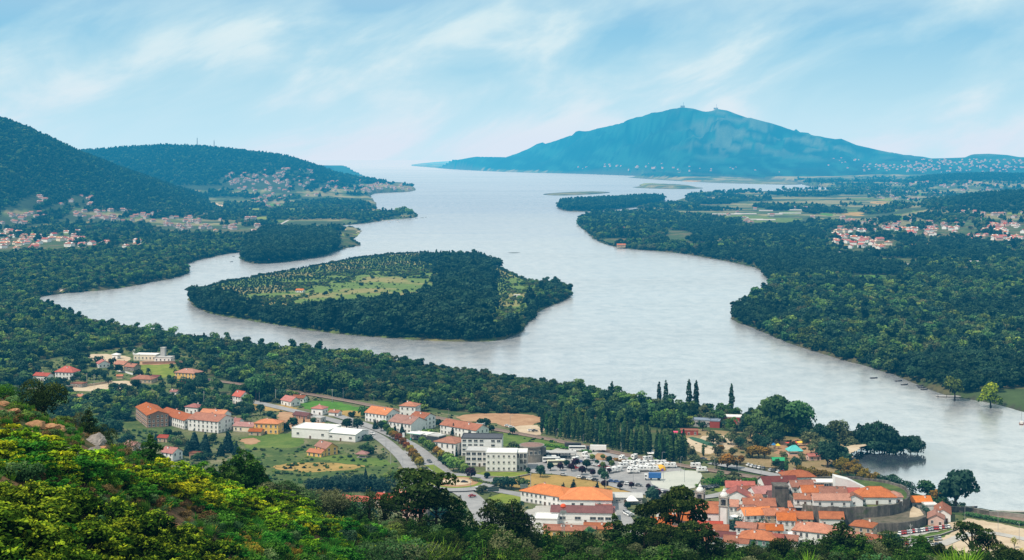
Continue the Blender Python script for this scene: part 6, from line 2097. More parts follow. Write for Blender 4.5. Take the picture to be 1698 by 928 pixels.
fence([(800, 792), (850, 794), (880, 788)], 1.1, WALL['stone'], 'low curved stone wall below the hotel lawn')
fence([(1640, 856), (1664, 857), (1698, 861)], 2.6, WALL['stone'], 'dark quay wall by the landing stage')
fence([(1566, 848), (1605, 850), (1640, 856)], 3.0, M_fort, 'dark retaining wall of the riverside railway')
fence([(545, 706), (580, 712), (612, 724)], 1.6, WALL['white'], 'pale roadside wall along the warehouse')
fence([(110, 643), (150, 640), (186, 634)], 1.8, WALL['tan'], 'tan retaining wall below the left plain houses')
fence([(236, 604), (270, 603), (302, 602)], 2.4, WALL['brown'], 'long brown retaining wall under the cream works')
fence([(194, 615), (208, 618), (222, 622)], 1.6, WALL['white'], 'white garden wall beside the village cluster')
fence([(345, 656), (365, 659), (388, 664)], 2.2, WALL['cream'], 'pale wall along the road next to the tall white house')
fence([(745, 704), (770, 708), (800, 713)], 1.2, WALL['white'], 'white wall along the railway platform')
fence([(1478, 897), (1520, 897), (1560, 890), (1588, 880)], 1.2, M_fort, 'low dark wall edging the lawn below the fortress')

# ================================================================== boats, jetties, masts
def boat_mesh(L, Wd, hull, cabin=False):
    n = 9
    m = MB()
    top, bot = [], []
    for i in range(n):
        t = i / (n - 1)
        w = Wd / 2 * (math.sin(math.pi * min(1, .32 + t * .72)) ** .6 if t < .999 else .02)
        top.append((L * (t - .5), w, .55 + .25 * t * t))
        bot.append((L * (t - .5) * .9, w * .6, -.15))
    vs = top + [(x, -y, z) for x, y, z in top] + bot + [(x, -y, z) for x, y, z in bot]
    fs = []
    for i in range(n - 1):
        fs += [[i, i + 1, 2 * n + i + 1, 2 * n + i], [n + i + 1, n + i, 3 * n + i, 3 * n + i + 1], [2 * n + i, 2 * n + i + 1, 3 * n + i + 1, 3 * n + i]]
    fs += [[0, 2 * n, 3 * n, n]]
    m.add(vs, fs, 0)
    inn = [(x * .93, y * .85, .3) for x, y, z in top] + [(x * .93, -y * .85, .3) for x, y, z in top]
    m.add(inn, [[i, i + 1, n + i + 1, n + i] for i in range(n - 1)], 1)
    for x in (-L * .18, L * .12):
        m.box((x, 0, .45), (.3, Wd * .8, .08), 1)
    if cabin:
        m.box((-.1 * L, 0, .95), (L * .34, Wd * .62, .9), 0, taper=.85).box((-.1 * L, 0, 1.1), (L * .345, Wd * .6, .3), 2)
    return m.mesh('boat', [hull, plain_mat('boat_inside', (.32, .26, .18), .3, 1), M_cglass])


BW, BD = boat_mesh(5.5, 2.0, plain_mat('hull_white', (.80, .80, .78), .08, 1)), boat_mesh(5.5, 1.9, plain_mat('hull_dark', (.06, .07, .09), .3, 1))
BM = boat_mesh(8, 2.8, plain_mat('hull_white', (.8, .8, .78)), True)


def boat(px, py, me, rz, label, group=None, s=1.0):
    o = bpy.data.objects.new('boat', me)
    o.location = W(px, py, 0)
    o.rotation_euler = (0, 0, rz)
    o.scale = (s,) * 3
    link(o)
    tag(o, label, 'boat', group)


boat(585, 552, BM, 3.0, 'white motor boat cruising below the island', s=1.2)
boat(1449, 627, BD, .1, 'lone dark boat drifting off the opposite bank', s=1.3)
for px, py in ((1490, 632), (1500, 638), (1526, 640), (1529, 643), (1533, 646)):
    boat(px, py, BD, .3, 'dark boat moored along the opposite bank', 'boats moored along the opposite bank', 1.3)
for px, py in ((1612, 842), (1617, 847), (1630, 850), (1663, 852)):
    boat(px, py, BD, .2, 'dark rowing boat at the town landing', 'rowing boats at the town landing', 1.25)
boat(1611, 806, BM, .6, 'white cabin boat half hidden by the giant tree', s=1.2)
for px, py in ((612, 366), (622, 367), (634, 366), (642, 366), (650, 365.5), (658, 365), (668, 364), (678, 363.5), (690, 362), (700, 361), (706, 360), (645, 369), (660, 368)):
    boat(px, py, BW, random.uniform(0, 3), 'small white boat moored off the wooded tip', 'boats moored off the wooded tip', 2.2)
for px, py in ((387, 425), (384, 434), (1422, 780), (1445, 800), (1410, 760), (1436, 790)):
    boat(px, py, BW if px > 1000 else BD, random.uniform(0, 3), 'white boat tied up in the cove' if px > 1000 else 'dark boat in the narrow channel', 'boats tied up in the cove' if px > 1000 else 'boats in the narrow channel', 1.3)
# moored red work boat with mast
t = empty('work_boat', W(1694, 702, 0), 1.2, 'red work boat with a tall dark mast at the river edge', 'boat')
o = bpy.data.objects.new('hull', boat_mesh(11, 3.4, plain_mat('hull_red', (.35, .06, .04), .2, 1))); link(o, t)
MB().tube([(0, 0, .5), (0, 0, 9)], .16, 6).build('mast', M_pole, t)
MB().box((-2, 0, 1.3), (2.6, 2.2, 1.8), taper=.9).build('cabin', WALL['white'], t)
# jetty on the opposite bank
t = empty('jetty', W(1577, 658, 0), -.1, 'grey floating jetty reaching from the opposite bank', 'jetty')
MB().box((0, 0, .7), (24, 4, .5)).build('deck', WALL['grey'], t)
MB().box((18, -.5, 1.0), (20, 2.2, .3), 0, -.05).build('gangway', WALL['grey'], t)
for x in (-11, -4, 3, 10):
    MB().tube([(x, -2.2, -2), (x, -2.2, 2.2)], .2, 6).build('pile', M_bark, t)
t = empty('landing_stage', W(1676, 853, 0), -.05, 'stone landing stage beside the town boats', 'jetty')
MB().box((0, 0, 1.4), (16, 3, 1.2)).build('deck', M_pave, t)
MB().box((0, -1.6, .6), (16, .3, 2.4)).build('face_wall', M_fort, t)
t = empty('jetty', W(584, 407.5, 0), .05, 'small dark jetty at the tip of the grove shore', 'jetty')
MB().box((0, 0, 1.2), (34, 5, .8)).build('deck', WALL['stone'], t)
for x in (-14, 0, 14):
    MB().box((x, -2.4, 0), (1, 1, 2.6)).build('pile', WALL['stone'], t)


def hit(px, py, y0=1500.0, y1=16500.0):
    """where the sight line through a photograph point meets the land."""
    Y = np.geomspace(y0, y1, 700)
    X = (px - CX) / F * Y
    zt = terrain(X, Y)
    zr = H - (py - CY) / F * Y
    k = np.where(zt >= zr)[0]
    if len(k) == 0:
        return None
    i = k[0]
    return Vector((X[i], Y[i], min(zt[i], max(zr[i], zt[i] - 6))))


M_mast = plain_mat('mast_grey', (.20, .22, .24), .2, .05)


def lattice(name, loc, h, w, label, cat, bays=10, thick=.06, mat=None):
    t = empty(name, loc, 0, label, cat)
    m = MB()
    for sx in (-1, 1):
        for sy in (-1, 1):
            m.tube([(sx * w / 2, sy * w / 2, 0), (sx * w / 5, sy * w / 5, h)], thick, 4)
    for i in range(bays):
        z0, z1 = h * i / bays, h * (i + 1) / bays
        a, b = w / 2 - (w / 2 - w / 5) * i / bays, w / 2 - (w / 2 - w / 5) * (i + 1) / bays
        for k in range(4):
            ca = [(-1, -1), (1, -1), (1, 1), (-1, 1)][k]
            cb = [(-1, -1), (1, -1), (1, 1), (-1, 1)][(k + 1) % 4]
            m.tube([(ca[0] * a, ca[1] * a, z0), (cb[0] * b, cb[1] * b, z1)], thick * .6, 4)
            m.tube([(ca[0] * b, ca[1] * b, z1), (cb[0] * b, cb[1] * b, z1)], thick * .6, 4)
    m.build('lattice', mat or M_mast, t)
    return t


for px, py, h, lb in ((327, 245.5, 62, 'taller thin mast on the blue ridge'), (355, 247.5, 54, 'shorter thin mast on the blue ridge')):
    X = (px - CX) / F * 8300
    t = lattice('radio_mast', Vector((X, 8300, tz(X, 8300))), h, 5, lb, 'mast', 8, .7)
    MB().tube([(0, 0, h), (0, 0, h + 8)], .4, 4).build('antenna', M_mast, t)
t = lattice('floodlight_mast', W(934, 905), 18, 1.7, 'grey lattice mast with red ball and platform before the yellow building', 'mast', 14, .09, M_pole)
MB().box((0, 0, 16.6), (3.2, 2.2, .3)).box((0, -1.0, 17.3), (3.0, .3, 1.1)).build('platform', M_pole, t)
MB().lathe([(.1, 18.6), (1.1, 19.0), (1.5, 19.8), (1.1, 20.7), (.1, 21.1)], n=14).build('marker_ball', plain_mat('marker_red', (.75, .10, .03), .1, 1), t)
# summit buildings
for px, lb in ((1187, 'tiny summit building with aerial on the mountain top'), (1132, 'low dark building on the western mountain summit')):
    Y = 16000.0
    X = (px - CX) / F * Y
    t = empty('summit_building', (X, Y, tz(X, Y) - 2), 0, lb, 'building')
    MB().box((0, 0, 9), (45, 25, 18)).build('wall', WALL['stone'], t)
    MB().box((0, 0, 19), (47, 27, 3)).build('roof', ROOF['dark'], t)
    MB().tube([(8, 0, 20), (8, 0, 60)], 1.6, 5).build('antenna', M_mast, t)

# ================================================================== distant villages
FARC = [('white', 'red'), ('white', 'orange'), ('white', 'pink'), ('cream', 'orange'), ('pink', 'red'), ('white', 'terra')]
far_mesh = []
for i, (wl, rf) in enumerate(FARC):
    m = MB(); a, b, h = 6.5, 5.0, 5.6
    m.add([(-a, -b, -3), (a, -b, -3), (a, b, -3), (-a, b, -3), (-a, -b, h), (a, -b, h), (a, b, h), (-a, b, h), (-a, 0, h + 2.4), (a, 0, h + 2.4)],
          [[3, 2, 1, 0], [0, 1, 5, 4], [2, 3, 7, 6], [1, 2, 6, 9, 5], [3, 0, 4, 8, 7], [4, 5, 9, 8], [6, 7, 8, 9]], 0)
    mb2 = MB()
    (roof_gable if i % 2 == 0 else roof_hip)(mb2, 13, 10, h + .1, 2.5)
    m.add(mb2.v, mb2.f, 1)
    for x in (-4, -1.3, 1.3, 4):
        m.box((x, -5.02, 3.4), (1.2, .1, 1.4), 2)
    m.box((-2.5, 1.4, 8.2), (.9, .9, 1.8), 0)
    far_mesh.append(m.mesh('house', [WALL[wl], ROOF[rf], M_glass]))
VILL = [('of the village under the left hill', [(0, 60, 392, 416, 24), (60, 130, 385, 408, 13), (100, 235, 398, 412, 16), (0, 45, 355, 372, 10), (0, 45, 375, 388, 7), (50, 75, 353, 362, 3), (125, 200, 350, 366, 17), (65, 85, 325, 338, 3), (95, 165, 322, 345, 7), (200, 270, 345, 368, 14), (270, 330, 360, 382, 20), (330, 430, 352, 388, 22)]),
        ('of the village on the right-hand slope', [(1385, 1490, 366, 385, 18), (1380, 1430, 385, 408, 14), (1400, 1480, 395, 415, 14), (1455, 1520, 362, 385, 10), (1490, 1560, 376, 395, 11), (1540, 1600, 362, 382, 12), (1580, 1640, 380, 400, 10), (1640, 1698, 366, 400, 28), (1590, 1698, 352, 365, 9)]),
        ('of the town on the spit across the inlet', [(375, 470, 288, 305, 26), (380, 430, 300, 318, 14), (430, 520, 280, 300, 22), (440, 540, 300, 325, 20), (410, 480, 325, 345, 16), (540, 600, 300, 318, 14), (600, 690, 304, 318, 30)]),
        ('of the far plain', [(1440, 1560, 316, 332, 26), (1560, 1698, 300, 318, 26), (1450, 1540, 300, 312, 14), (1180, 1400, 345, 375, 14)]),
        ('of the far town', [(1430, 1560, 272, 285, 60), (1500, 1698, 264, 286, 150), (1370, 1440, 262, 280, 10)]),
        ('at the foot of the mountain', [(880, 960, 264, 274, 12), (950, 1130, 272, 285, 26), (1140, 1300, 276, 286, 10)])]
cand = []
r_ = random.Random(11)
for vi, (nm, boxes) in enumerate(VILL):
    for (x0, x1, y0, y1, n) in boxes:
        for _ in range(int(n * (1.4 if vi < 4 else 1.0))):
            px, py = r_.uniform(x0, x1), r_.uniform(y0, y1)
            q = hit(px, py)
            if q is not None and q.z > 2:
                cand.append((q, vi, r_.randrange(len(FARC)), r_.uniform(0, 6.28)))
cand.sort(key=lambda c: c[0].y)
NEARN = 200
rest = {i: [] for i in range(len(FARC))}
ROOFW = {'red': 'red', 'orange': 'orange', 'pink': 'faded pink', 'terra': 'brown-red'}
SOLO = []
for k, (q, vi, ci, rz) in enumerate(cand):
    wl, rf = FARC[ci]
    s = (0.92 + q.y / 30000) * r_.uniform(.75, 1.2)
    wi = 11 * s
    L = 125 + q.y * .016
    EXCL.append(np.array([(q.x - wi, q.y + 8), (q.x - wi, q.y - L), (q.x + wi, q.y - L), (q.x + wi, q.y + 8)]))
    if k < NEARN:
        o = bpy.data.objects.new('house', far_mesh[ci])
        o.location, o.rotation_euler, o.scale = q, (0, 0, rz), (s * r_.uniform(.9, 1.3), s, s)
        link(o)
        tag(o, 'small %s house with %s roof %s' % (wl, ROOFW[rf], VILL[vi][0]), 'house', '%s houses with %s roofs %s' % (wl, ROOFW[rf], VILL[vi][0]))
    else:
        rest[ci].append((q, rz, s))
vs, fs, mi, mats = [], [], [], []
for ci, lst in rest.items():
    me = far_mesh[ci]
    base = np.array([v.co[:] for v in me.vertices])
    fl = [list(p.vertices) for p in me.polygons]
    ml = [p.material_index for p in me.polygons]
    mo = len(mats)
    mats += [plain_mat('far_plaster', (.46, .42, .40), .2, .02) if m_.name.startswith('plaster') else plain_mat('far_roof', (.30, .14, .10), .2, .02) if m_.name.startswith('tiles') else m_ for m_ in me.materials]
    for q, rz, s in lst:
        c, n = math.cos(rz), math.sin(rz)
        R = np.array([[c, -n, 0], [n, c, 0], [0, 0, 1]])
        b = len(vs)
        vs += ((base * s) @ R.T + np.array(q)).tolist()
        fs += [[i + b for i in f] for f in fl]
        mi += [m_ + mo for m_ in ml]
o = bpy.data.objects.new('distant_houses', mesh_np('distant_houses', np.array(vs), fs, mats, mi))
link(o)
tag(o, 'pale specks of far houses spread along the coast', 'houses', kind='stuff')
# glasshouses of the far plain
for i, (px, py, w) in enumerate([(1205, 356, 120), (1236, 355.5, 90), (1228, 362, 60), (1250, 365, 70), (1270, 365.5, 70), (1285, 356, 60), (1310, 354.5, 90), (1270, 350, 60), (1320, 349, 70), (1395, 420, 40), (1608, 436, 40), (1590, 437, 30), (1500, 441, 30)]):
    q = hit(px, py)
    if q is None:
        continue
    t = empty('greenhouse', q, r_.uniform(-.1, .1), 'long low pale greenhouse on the far plain', 'greenhouse', 'greenhouses on the far plain')
    w *= .8
    m = MB(); roof_gable(m, w, 10, 2.6, 1.6, .2); m.build('roof', ROOF['metal'], t)
    MB().box((0, 0, 1.4), (w, 9.8, 2.8)).build('wall', WALL['grey'], t)
    EXCL.append(np.array([(q.x - w / 2 - 5, q.y + 12), (q.x - w / 2 - 5, q.y - 130), (q.x + w / 2 + 5, q.y - 130), (q.x + w / 2 + 5, q.y + 12)]))


# fields, roads and sandbanks seen far off, laid on the land
FIELD_MORE = 1


def far_patch(name, poly, mat, lift=.5, n=14):
    c = np.mean(poly, 0)
    pts, fs = [], []
    q = smooth_poly(poly, 1)
    for x, y in q:
        h_ = hit(x, y)
        if h_ is None:
            return
        pts.append(h_ + Vector((0, 0, lift)))
    o = bpy.data.objects.new(name, mesh_np(name, np.array(pts), [list(range(len(pts)))], [mat]))
    link(o)
    tag(o, kind='structure')
    P2 = np.array([p[:2] for p in pts])
    EXCL.append(P2)
    lo = P2.copy(); lo[:, 1] -= 45
    EXCL.append(lo)


far_patch('field', [(1395, 463), (1420, 456), (1500, 458), (1510, 466), (1440, 470)], M_lush)
far_patch('field', [(1440, 436), (1445, 429), (1480, 429), (1482, 438)], M_lush)
far_patch('field', [(1490, 434), (1560, 431), (1606, 434), (1560, 438)], M_grass)
far_patch('field', [(1575, 655), (1600, 648), (1660, 655), (1698, 664), (1698, 678), (1640, 666)], M_lush, .3)
far_patch('river_beach', [(1560, 652), (1585, 645), (1640, 648), (1698, 655), (1698, 662), (1640, 654), (1600, 648)], M_sand, .3)
far_patch('field', [(1440, 602), (1466, 600), (1520, 622), (1510, 630)], M_lawn, .3)
far_patch('field', [(1104, 336), (1112, 329), (1134, 327), (1136, 335)], M_soil)
far_patch('field', [(1190, 352), (1320, 350), (1335, 368), (1240, 372)], M_grass)
far_patch('field', [(570, 384), (590, 384), (598, 388), (586, 394), (566, 392)], M_lawn)
far_patch('shore_sand', [(566, 380.5), (590, 381), (599, 384), (596, 388), (588, 384.5)], M_sand)
far_patch('road', [(448, 380), (452, 380), (487, 361.5), (484, 360.5)], M_pave)
far_patch('quarry_floor', [(356, 335), (370, 335), (374, 346), (362, 347)], M_sand)
far_patch('field', [(80, 396), (125, 394), (150, 399), (100, 400)], M_lawn)
far_patch('field', [(0, 345), (40, 343), (70, 352), (20, 356)], M_dry)
far_patch('field', [(50, 372), (85, 370), (80, 380), (45, 382)], M_dry)
far_patch('field', [(86, 487), (110, 481), (130, 479), (150, 482), (120, 485)], M_lawn, .3)
far_patch('river_beach', [(88, 484), (105, 476), (112, 477), (98, 485)], M_sand, .35)
far_patch('field', [(120, 483), (200, 475), (230, 470), (225, 474), (160, 484)], M_grass, .3)
rf_ = random.Random(77)
for (x0, x1, y0, y1, n_) in ((1180, 1420, 348, 372, 12), (1360, 1690, 398, 424, 9), (1340, 1560, 318, 340, 9), (1480, 1698, 340, 362, 6), (0, 330, 366, 400, 9), (400, 560, 335, 372, 8), (1040, 1330, 298, 314, 8)):
    for _ in range(n_):
        x, y = rf_.uniform(x0, x1), rf_.uniform(y0, y1)
        a_, b_ = rf_.uniform(10, 34), rf_.uniform(1.2, 3.4)
        sk = rf_.uniform(-8, 8)
        far_patch('field', [(x - a_, y), (x - a_ * .2 + sk, y - b_), (x + a_, y - b_ * .3), (x + a_ * .3 - sk, y + b_)], rf_.choice([M_lawn, M_grass, M_dry, M_lush, M_grass]), .6)
house(498, 485, 11, 8, 3.5, -.3, 'gable', None, 'white', 'bright', 'lone orange-roofed cottage on the river island', z=4.0)
house(857, 492, 9, 5, 2.4, 0, 'flat', 0, 'white', 'white', 'small white hut in the scrub at the eastern end of the island', name='hut', cat='hut', wins=False, z=4.0)
house(1030, 409, 18, 12, 4.0, 0, 'gable', None, 'tan', 'orange', 'ochre boathouse on the far bank of the bend', z=4.0)
house(1030, 386, 16, 14, 12, 0, 'gable', None, 'pink', 'red', 'tall pinkish house among the trees of the far bank', z=6.0)
# ================================================================== near hillside
def blades(n, h, spread, w, r, lean=.35, curve=.25):
    vs, fs, ts = [], [], []
    for i in range(n):
        a = r.uniform(0, 6.283)
        q = spread * r.uniform(0, 1) ** .5 * .5
        b = np.array([q * math.cos(a), q * math.sin(a), 0])
        d = np.array([math.cos(a) * r.uniform(0, lean), math.sin(a) * r.uniform(0, lean), 1.0]) + r.normal(size=3) * .12
        hh_ = h * r.uniform(.5, 1.1)
        s = np.array([-math.sin(a), math.cos(a), 0]) * w
        m_ = b + d * hh_ * .55
        t_ = b + d * hh_ + np.array([math.cos(a), math.sin(a), -.6]) * curve * hh_ * r.uniform(.2, 1)
        o = len(vs)
        vs += [b - s * .6, b + s * .6, m_ + s, m_ - s, t_ + s * .25, t_ - s * .25]
        fs += [[o, o + 1, o + 2, o + 3], [o + 3, o + 2, o + 4, o + 5]]
        tn = r.uniform(.15, .75)
        ts += [tn, min(1, tn + .25)]
    return np.array(vs), np.array(fs), np.array(ts)


def shrub_shape(kind, seed):
    r = np.random.default_rng(seed)
    u = lambda a, b: r.uniform(a, b)
    st = []
    if kind == 'tiered':
        L = []
        for i in range(15):
            a = i * 2.4
            q = 1.35 * (i / 15) ** .5
            z = 1.75 - .75 * (q / 1.35) ** 2 + u(-.35, .25)
            s = u(.3, .5)
            L.append((q * math.cos(a), q * math.sin(a), max(.35, z), s, s, s * .38))
            st.append(([(0, 0, -.2), (q * .5 * math.cos(a), q * .5 * math.sin(a), z * .5), (q * math.cos(a), q * math.sin(a), z)], [.035, .025, .01]))
        L.append((0, 0, .75, .8, .8, .5))
        v = leaves(L, 1150, .15, r, .35, .85, .5, (.35, 1.05), 1.6, .70, -.55, .35, .18)  # raised height and facing terms paint top light into the leaf tone
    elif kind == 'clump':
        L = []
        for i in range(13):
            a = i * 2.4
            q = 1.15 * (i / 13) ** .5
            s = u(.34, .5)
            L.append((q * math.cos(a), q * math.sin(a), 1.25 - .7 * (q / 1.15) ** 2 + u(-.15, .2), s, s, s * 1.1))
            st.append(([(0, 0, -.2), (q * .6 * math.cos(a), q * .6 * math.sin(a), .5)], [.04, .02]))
        v = leaves(L, 1500, .115, r, .8, .5, .5, (.6, 1.08), 1.8, .70, -.8, .45, .06)  # strongest gradient: dark bases and lit tops painted into the leaf tone
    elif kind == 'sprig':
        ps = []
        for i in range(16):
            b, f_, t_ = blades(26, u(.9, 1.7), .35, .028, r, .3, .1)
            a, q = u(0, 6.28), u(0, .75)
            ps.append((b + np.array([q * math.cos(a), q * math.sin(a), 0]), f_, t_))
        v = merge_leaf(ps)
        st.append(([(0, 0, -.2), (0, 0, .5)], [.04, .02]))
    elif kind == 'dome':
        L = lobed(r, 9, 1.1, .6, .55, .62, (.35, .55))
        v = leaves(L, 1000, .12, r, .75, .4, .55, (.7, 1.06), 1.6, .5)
        st.append(([(0, 0, -.2), (0, 0, .5)], [.05, .02]))
    elif kind == 'spiky':
        v = blades(190, 2.6, .5, .035, r, .75, .25)
        st.append(([(0, 0, -.2), (0, 0, .4)], [.09, .05]))
    elif kind == 'grass':
        v = blades(46, .75, .7, .022, r, .45, .4)
    return v, st


FGP = lambda px, py: hit(px, py, 60, 300)
_sm = {}


def shrub(p, kind, mat, s, label, group, wide=1.0, name='shrub'):
    k = (kind, mat, random.randrange(4))
    if k not in _sm:
        (v, f, t), st = shrub_shape(kind, 900 + k[2] * 31 + len(kind))
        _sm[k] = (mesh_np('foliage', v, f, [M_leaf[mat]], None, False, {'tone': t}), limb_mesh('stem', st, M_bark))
    t = empty(name, p, random.uniform(0, 6.28), label, 'shrub', group, (s * wide, s * wide, s))
    link(bpy.data.objects.new('stem', _sm[k][1]), t)
    link(bpy.data.objects.new('foliage', _sm[k][0]), t)


M_leaf['lime'] = leaf_mat('leaf_fresh_lime', (0.030, 0.085, 0.006), (0.19, 0.36, 0.016), (0.44, 0.58, 0.02), hue=.02)
M_leaf['yellow'] = leaf_mat('leaf_fresh_yellow', (0.06, 0.11, 0.006), (0.34, 0.41, 0.014), (0.70, 0.64, 0.02), hue=.02, val=.2)
M_leaf['tip'] = leaf_mat('leaf_lime_tipped', (0.003, 0.012, 0.002), (0.055, 0.115, 0.010), (0.33, 0.42, 0.022), hue=.015, val=.2)  # lime tips are leaf colour; the near-black end is painted shade
M_leaf['spike'] = leaf_mat('leaf_bright_spike', (0.05, 0.13, 0.01), (0.16, 0.34, 0.02), (0.36, 0.48, 0.06), hue=.01, val=.15)
LABEL = {('tiered', 'yellow'): 'yellow-leaved shrub with tiered sprays glowing on the near slope', ('tiered', 'lime'): 'lime green shrub with tiered leafy sprays on the near slope', ('tiered', 'grassy'): 'fresh green leafy shrub on the near slope',
         ('clump', 'tip'): 'dark rounded thicket shrub with lime tips at the bottom of the slope', ('sprig', 'grassy'): 'upright bright green broom bush on the near slope', ('dome', 'mid'): 'dense dark green bush on the near slope',
         ('dome', 'heath'): 'brownish heath bush on the near slope', ('dome', 'autumn'): 'ochre dry bush among the green shrubs', ('dome', 'willow'): 'pale green rounded bush on the near slope', ('clump', 'grassy'): 'mid green thicket shrub on the lower slope', ('dome', 'dark'): 'very dark bush at the edge of the near slope'}
ZONES = [  # photograph polygon, number, spacing in metres, [(kind, foliage, weight)], size range
    ([(0, 652), (60, 672), (140, 712), (215, 755), (215, 790), (130, 770), (60, 735), (0, 720)], 30, 2.2, [('sprig', 'grassy', 4), ('dome', 'mid', 3), ('dome', 'willow', 1.5), ('dome', 'heath', 1)], (.5, .85)),
    ([(0, 735), (60, 745), (120, 775), (215, 785), (300, 790), (400, 815), (520, 855), (600, 890), (560, 905), (420, 868), (300, 840), (150, 815), (0, 800)], 62, 2.1, [('tiered', 'yellow', 4), ('tiered', 'lime', 5), ('tiered', 'grassy', 2.2), ('dome', 'mid', .8)], (.85, 1.4)),
    ([(60, 800), (250, 825), (380, 862), (400, 890), (250, 868), (80, 835)], 16, 2.3, [('dome', 'heath', 2), ('tiered', 'grassy', 3), ('dome', 'mid', 2), ('dome', 'autumn', .7)], (.7, 1.1)),
    ([(-20, 835), (120, 845), (240, 875), (330, 905), (400, 940), (300, 990), (-40, 1000)], 60, 1.95, [('clump', 'tip', 8), ('clump', 'grassy', 1), ('dome', 'heath', .4)], (.9, 1.35)),
    ([(330, 880), (420, 872), (560, 905), (640, 930), (620, 970), (430, 960)], 34, 1.9, [('sprig', 'grassy', 4), ('clump', 'grassy', 3), ('dome', 'mid', 2), ('tiered', 'lime', 1), ('dome', 'autumn', .6)], (.8, 1.3)),
    ([(560, 870), (640, 885), (700, 905), (760, 930), (660, 940), (560, 900)], 18, 2.2, [('dome', 'mid', 3), ('dome', 'dark', 3), ('clump', 'grassy', 3), ('dome', 'willow', 1), ('dome', 'autumn', .7)], (1.0, 1.6)),
]
ROCKS = [(149, 716, 27, .7, 0, 'sharp grey boulder topping the outcrop on the slope'), (160, 738, 26, .8, 0, 'long grey boulder leaning below the topmost rock'), (156, 752, 22, .7, 0, 'pale grey boulder at the foot of the leaning rock'), (110, 757, 24, .9, 0, 'tilted grey slab left of the rounded boulder'),
                                              (130, 764, 25, .65, 0, 'rounded grey boulder above the yellow shrubs'), (142, 773, 11, .6, 0, 'small pale stone beside the rounded boulder'), (21, 684, 20, .5, 1, 'orange-tinted rock high on the slope'), (5, 672, 18, .5, 1, 'orange rock at the picture edge high on the slope'), (58, 708, 30, .4, 1, 'flat orange rock slab in the heath'),
                                              (82, 712, 28, .4, 1, 'ochre slab beside the flat orange rock'), (98, 714, 22, .5, 1, 'small ochre rock next to the ochre slab'), (84, 741, 18, .6, 0, 'whitish stone between the bright bushes'), (62, 730, 20, .5, 0, 'dull grey stone half sunk in the heath'), (172, 748, 14, .7, 1, 'warm brown rock right of the outcrop'), (45, 722, 14, .5, 1, 'small orange stone below the flat slab'),
                                              (240, 862, 20, .35, 1, 'flat brown rock in the bare patch'), (285, 872, 18, .35, 1, 'low brown stone at the end of the bare patch')]
ROCKP = [(FGP(a[0], a[1]), a[2]) for a in ROCKS]
ROCKP = [(q, w_ * mpp(q.y) * .75) for q, w_ in ROCKP if q is not None]


def near_rock(x, y, m):
    return any(abs(x - q.x) < w_ * .8 + m * .5 and -(4.5 + w_) - m < y - q.y < w_ * .5 + m * .3 for q, w_ in ROCKP)


r_ = random.Random(4)
taken = []
for poly, n, gap, tab, (s0, s1) in ZONES:
    P_ = np.array(poly, float)
    got = tries = 0
    while got < n and tries < n * 30:
        tries += 1
        px, py = r_.uniform(P_[:, 0].min(), P_[:, 0].max()), r_.uniform(P_[:, 1].min(), P_[:, 1].max())
        if not inside(P_, np.array([px]), np.array([py]))[0]:
            continue
        q = FGP(px, py)
        if q is None or q.y > 300 or near_rock(q.x, q.y, 1.2) or any((q.x - a) ** 2 + (q.y - b) ** 2 < gap * gap * r_.uniform(.5, 1.1) for a, b in taken):
            continue
        taken.append((q.x, q.y))
        k = r_.choices(tab, [t[2] for t in tab])[0]
        shrub(q - Vector((0, 0, .1)), k[0], k[1], r_.uniform(s0, s1), LABEL[k[:2]], LABEL[k[:2]].replace('shrub', 'shrubs').replace('bush', 'bushes'), r_.uniform(.95, 1.3))
        got += 1
for px, Y, s in ((668, 192, 1.0), (700, 190, 1.15), (735, 200, 1.0), (803, 205, 1.1), (830, 212, .9), (1588, 238, 1.25), (1604, 236, 1.1), (1572, 242, .9), (1340, 246, .8)):
    X = (px - CX) / F * Y
    zt = H - (918 - CY) / F * Y - 2.0 * s
    shrub(Vector((X, Y, max(tz(X, Y), zt - 1.5))), 'spiky', 'spike', s * 1.35, 'bright green spiky tuft with long upright leaves along the bottom of the slope', 'bright spiky tufts along the bottom of the slope', 1.1, 'spiky_plant')

# ground cover of the slope
UNDER = bpy.data.collections.new('undergrowth_kinds')
for i, (kind, mat, sc_) in enumerate([('grass', 'grassy', 1), ('grass', 'lime', 1), ('grass', 'autumn', 1), ('dome', 'heath', .5), ('dome', 'mid', .5), ('tiered', 'lime', .55), ('tiered', 'grassy', .55), ('clump', 'tip', .6), ('sprig', 'grassy', .5), ('tiered', 'yellow', .55)]):
    (v, f, t), st = shrub_shape(kind, 1300 + i)
    if len(f) > 900:
        f, t = f[:700], t[:700]
    nm = 'under_%02d' % i
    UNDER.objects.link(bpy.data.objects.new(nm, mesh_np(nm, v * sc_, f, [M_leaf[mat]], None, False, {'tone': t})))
GN_UNDER = scatter_group('undergrowth_scatter', UNDER)
X, Y = grid_points(-120, 120, 58, 300, 0.85)
u, v = X / Y * F + CX, None
z = terrain(X, Y)
v = CY + (H - z) * F / Y
yc = np.interp(u, FG_U, FG_YC)
k = (u > -60) & (u < 1760) & (v < 985) & (Y < yc + 25)
X, Y, z, u, v = X[k], Y[k], z[k], u[k], v[k]
bare = fbm(X / 4.0, Y / 4.0, 14, 4)
zone = np.zeros(len(X), int)
for i, (poly, *_q) in enumerate(ZONES):
    zone[inside(np.array(poly, float), u, v)] = i + 1
keep = rng.random(len(X)) < np.where(bare > .53, .22, .92)
keep &= ~np.array([near_rock(a, b, .3) for a, b in zip(X, Y)])
keep &= (zone != 4) | (rng.random(len(X)) < .35)
keep &= (zone != 2) | (rng.random(len(X)) < .7)
keep &= (zone != 1) | (rng.random(len(X)) < .62)
keep &= (zone != 3) | (rng.random(len(X)) < .6)
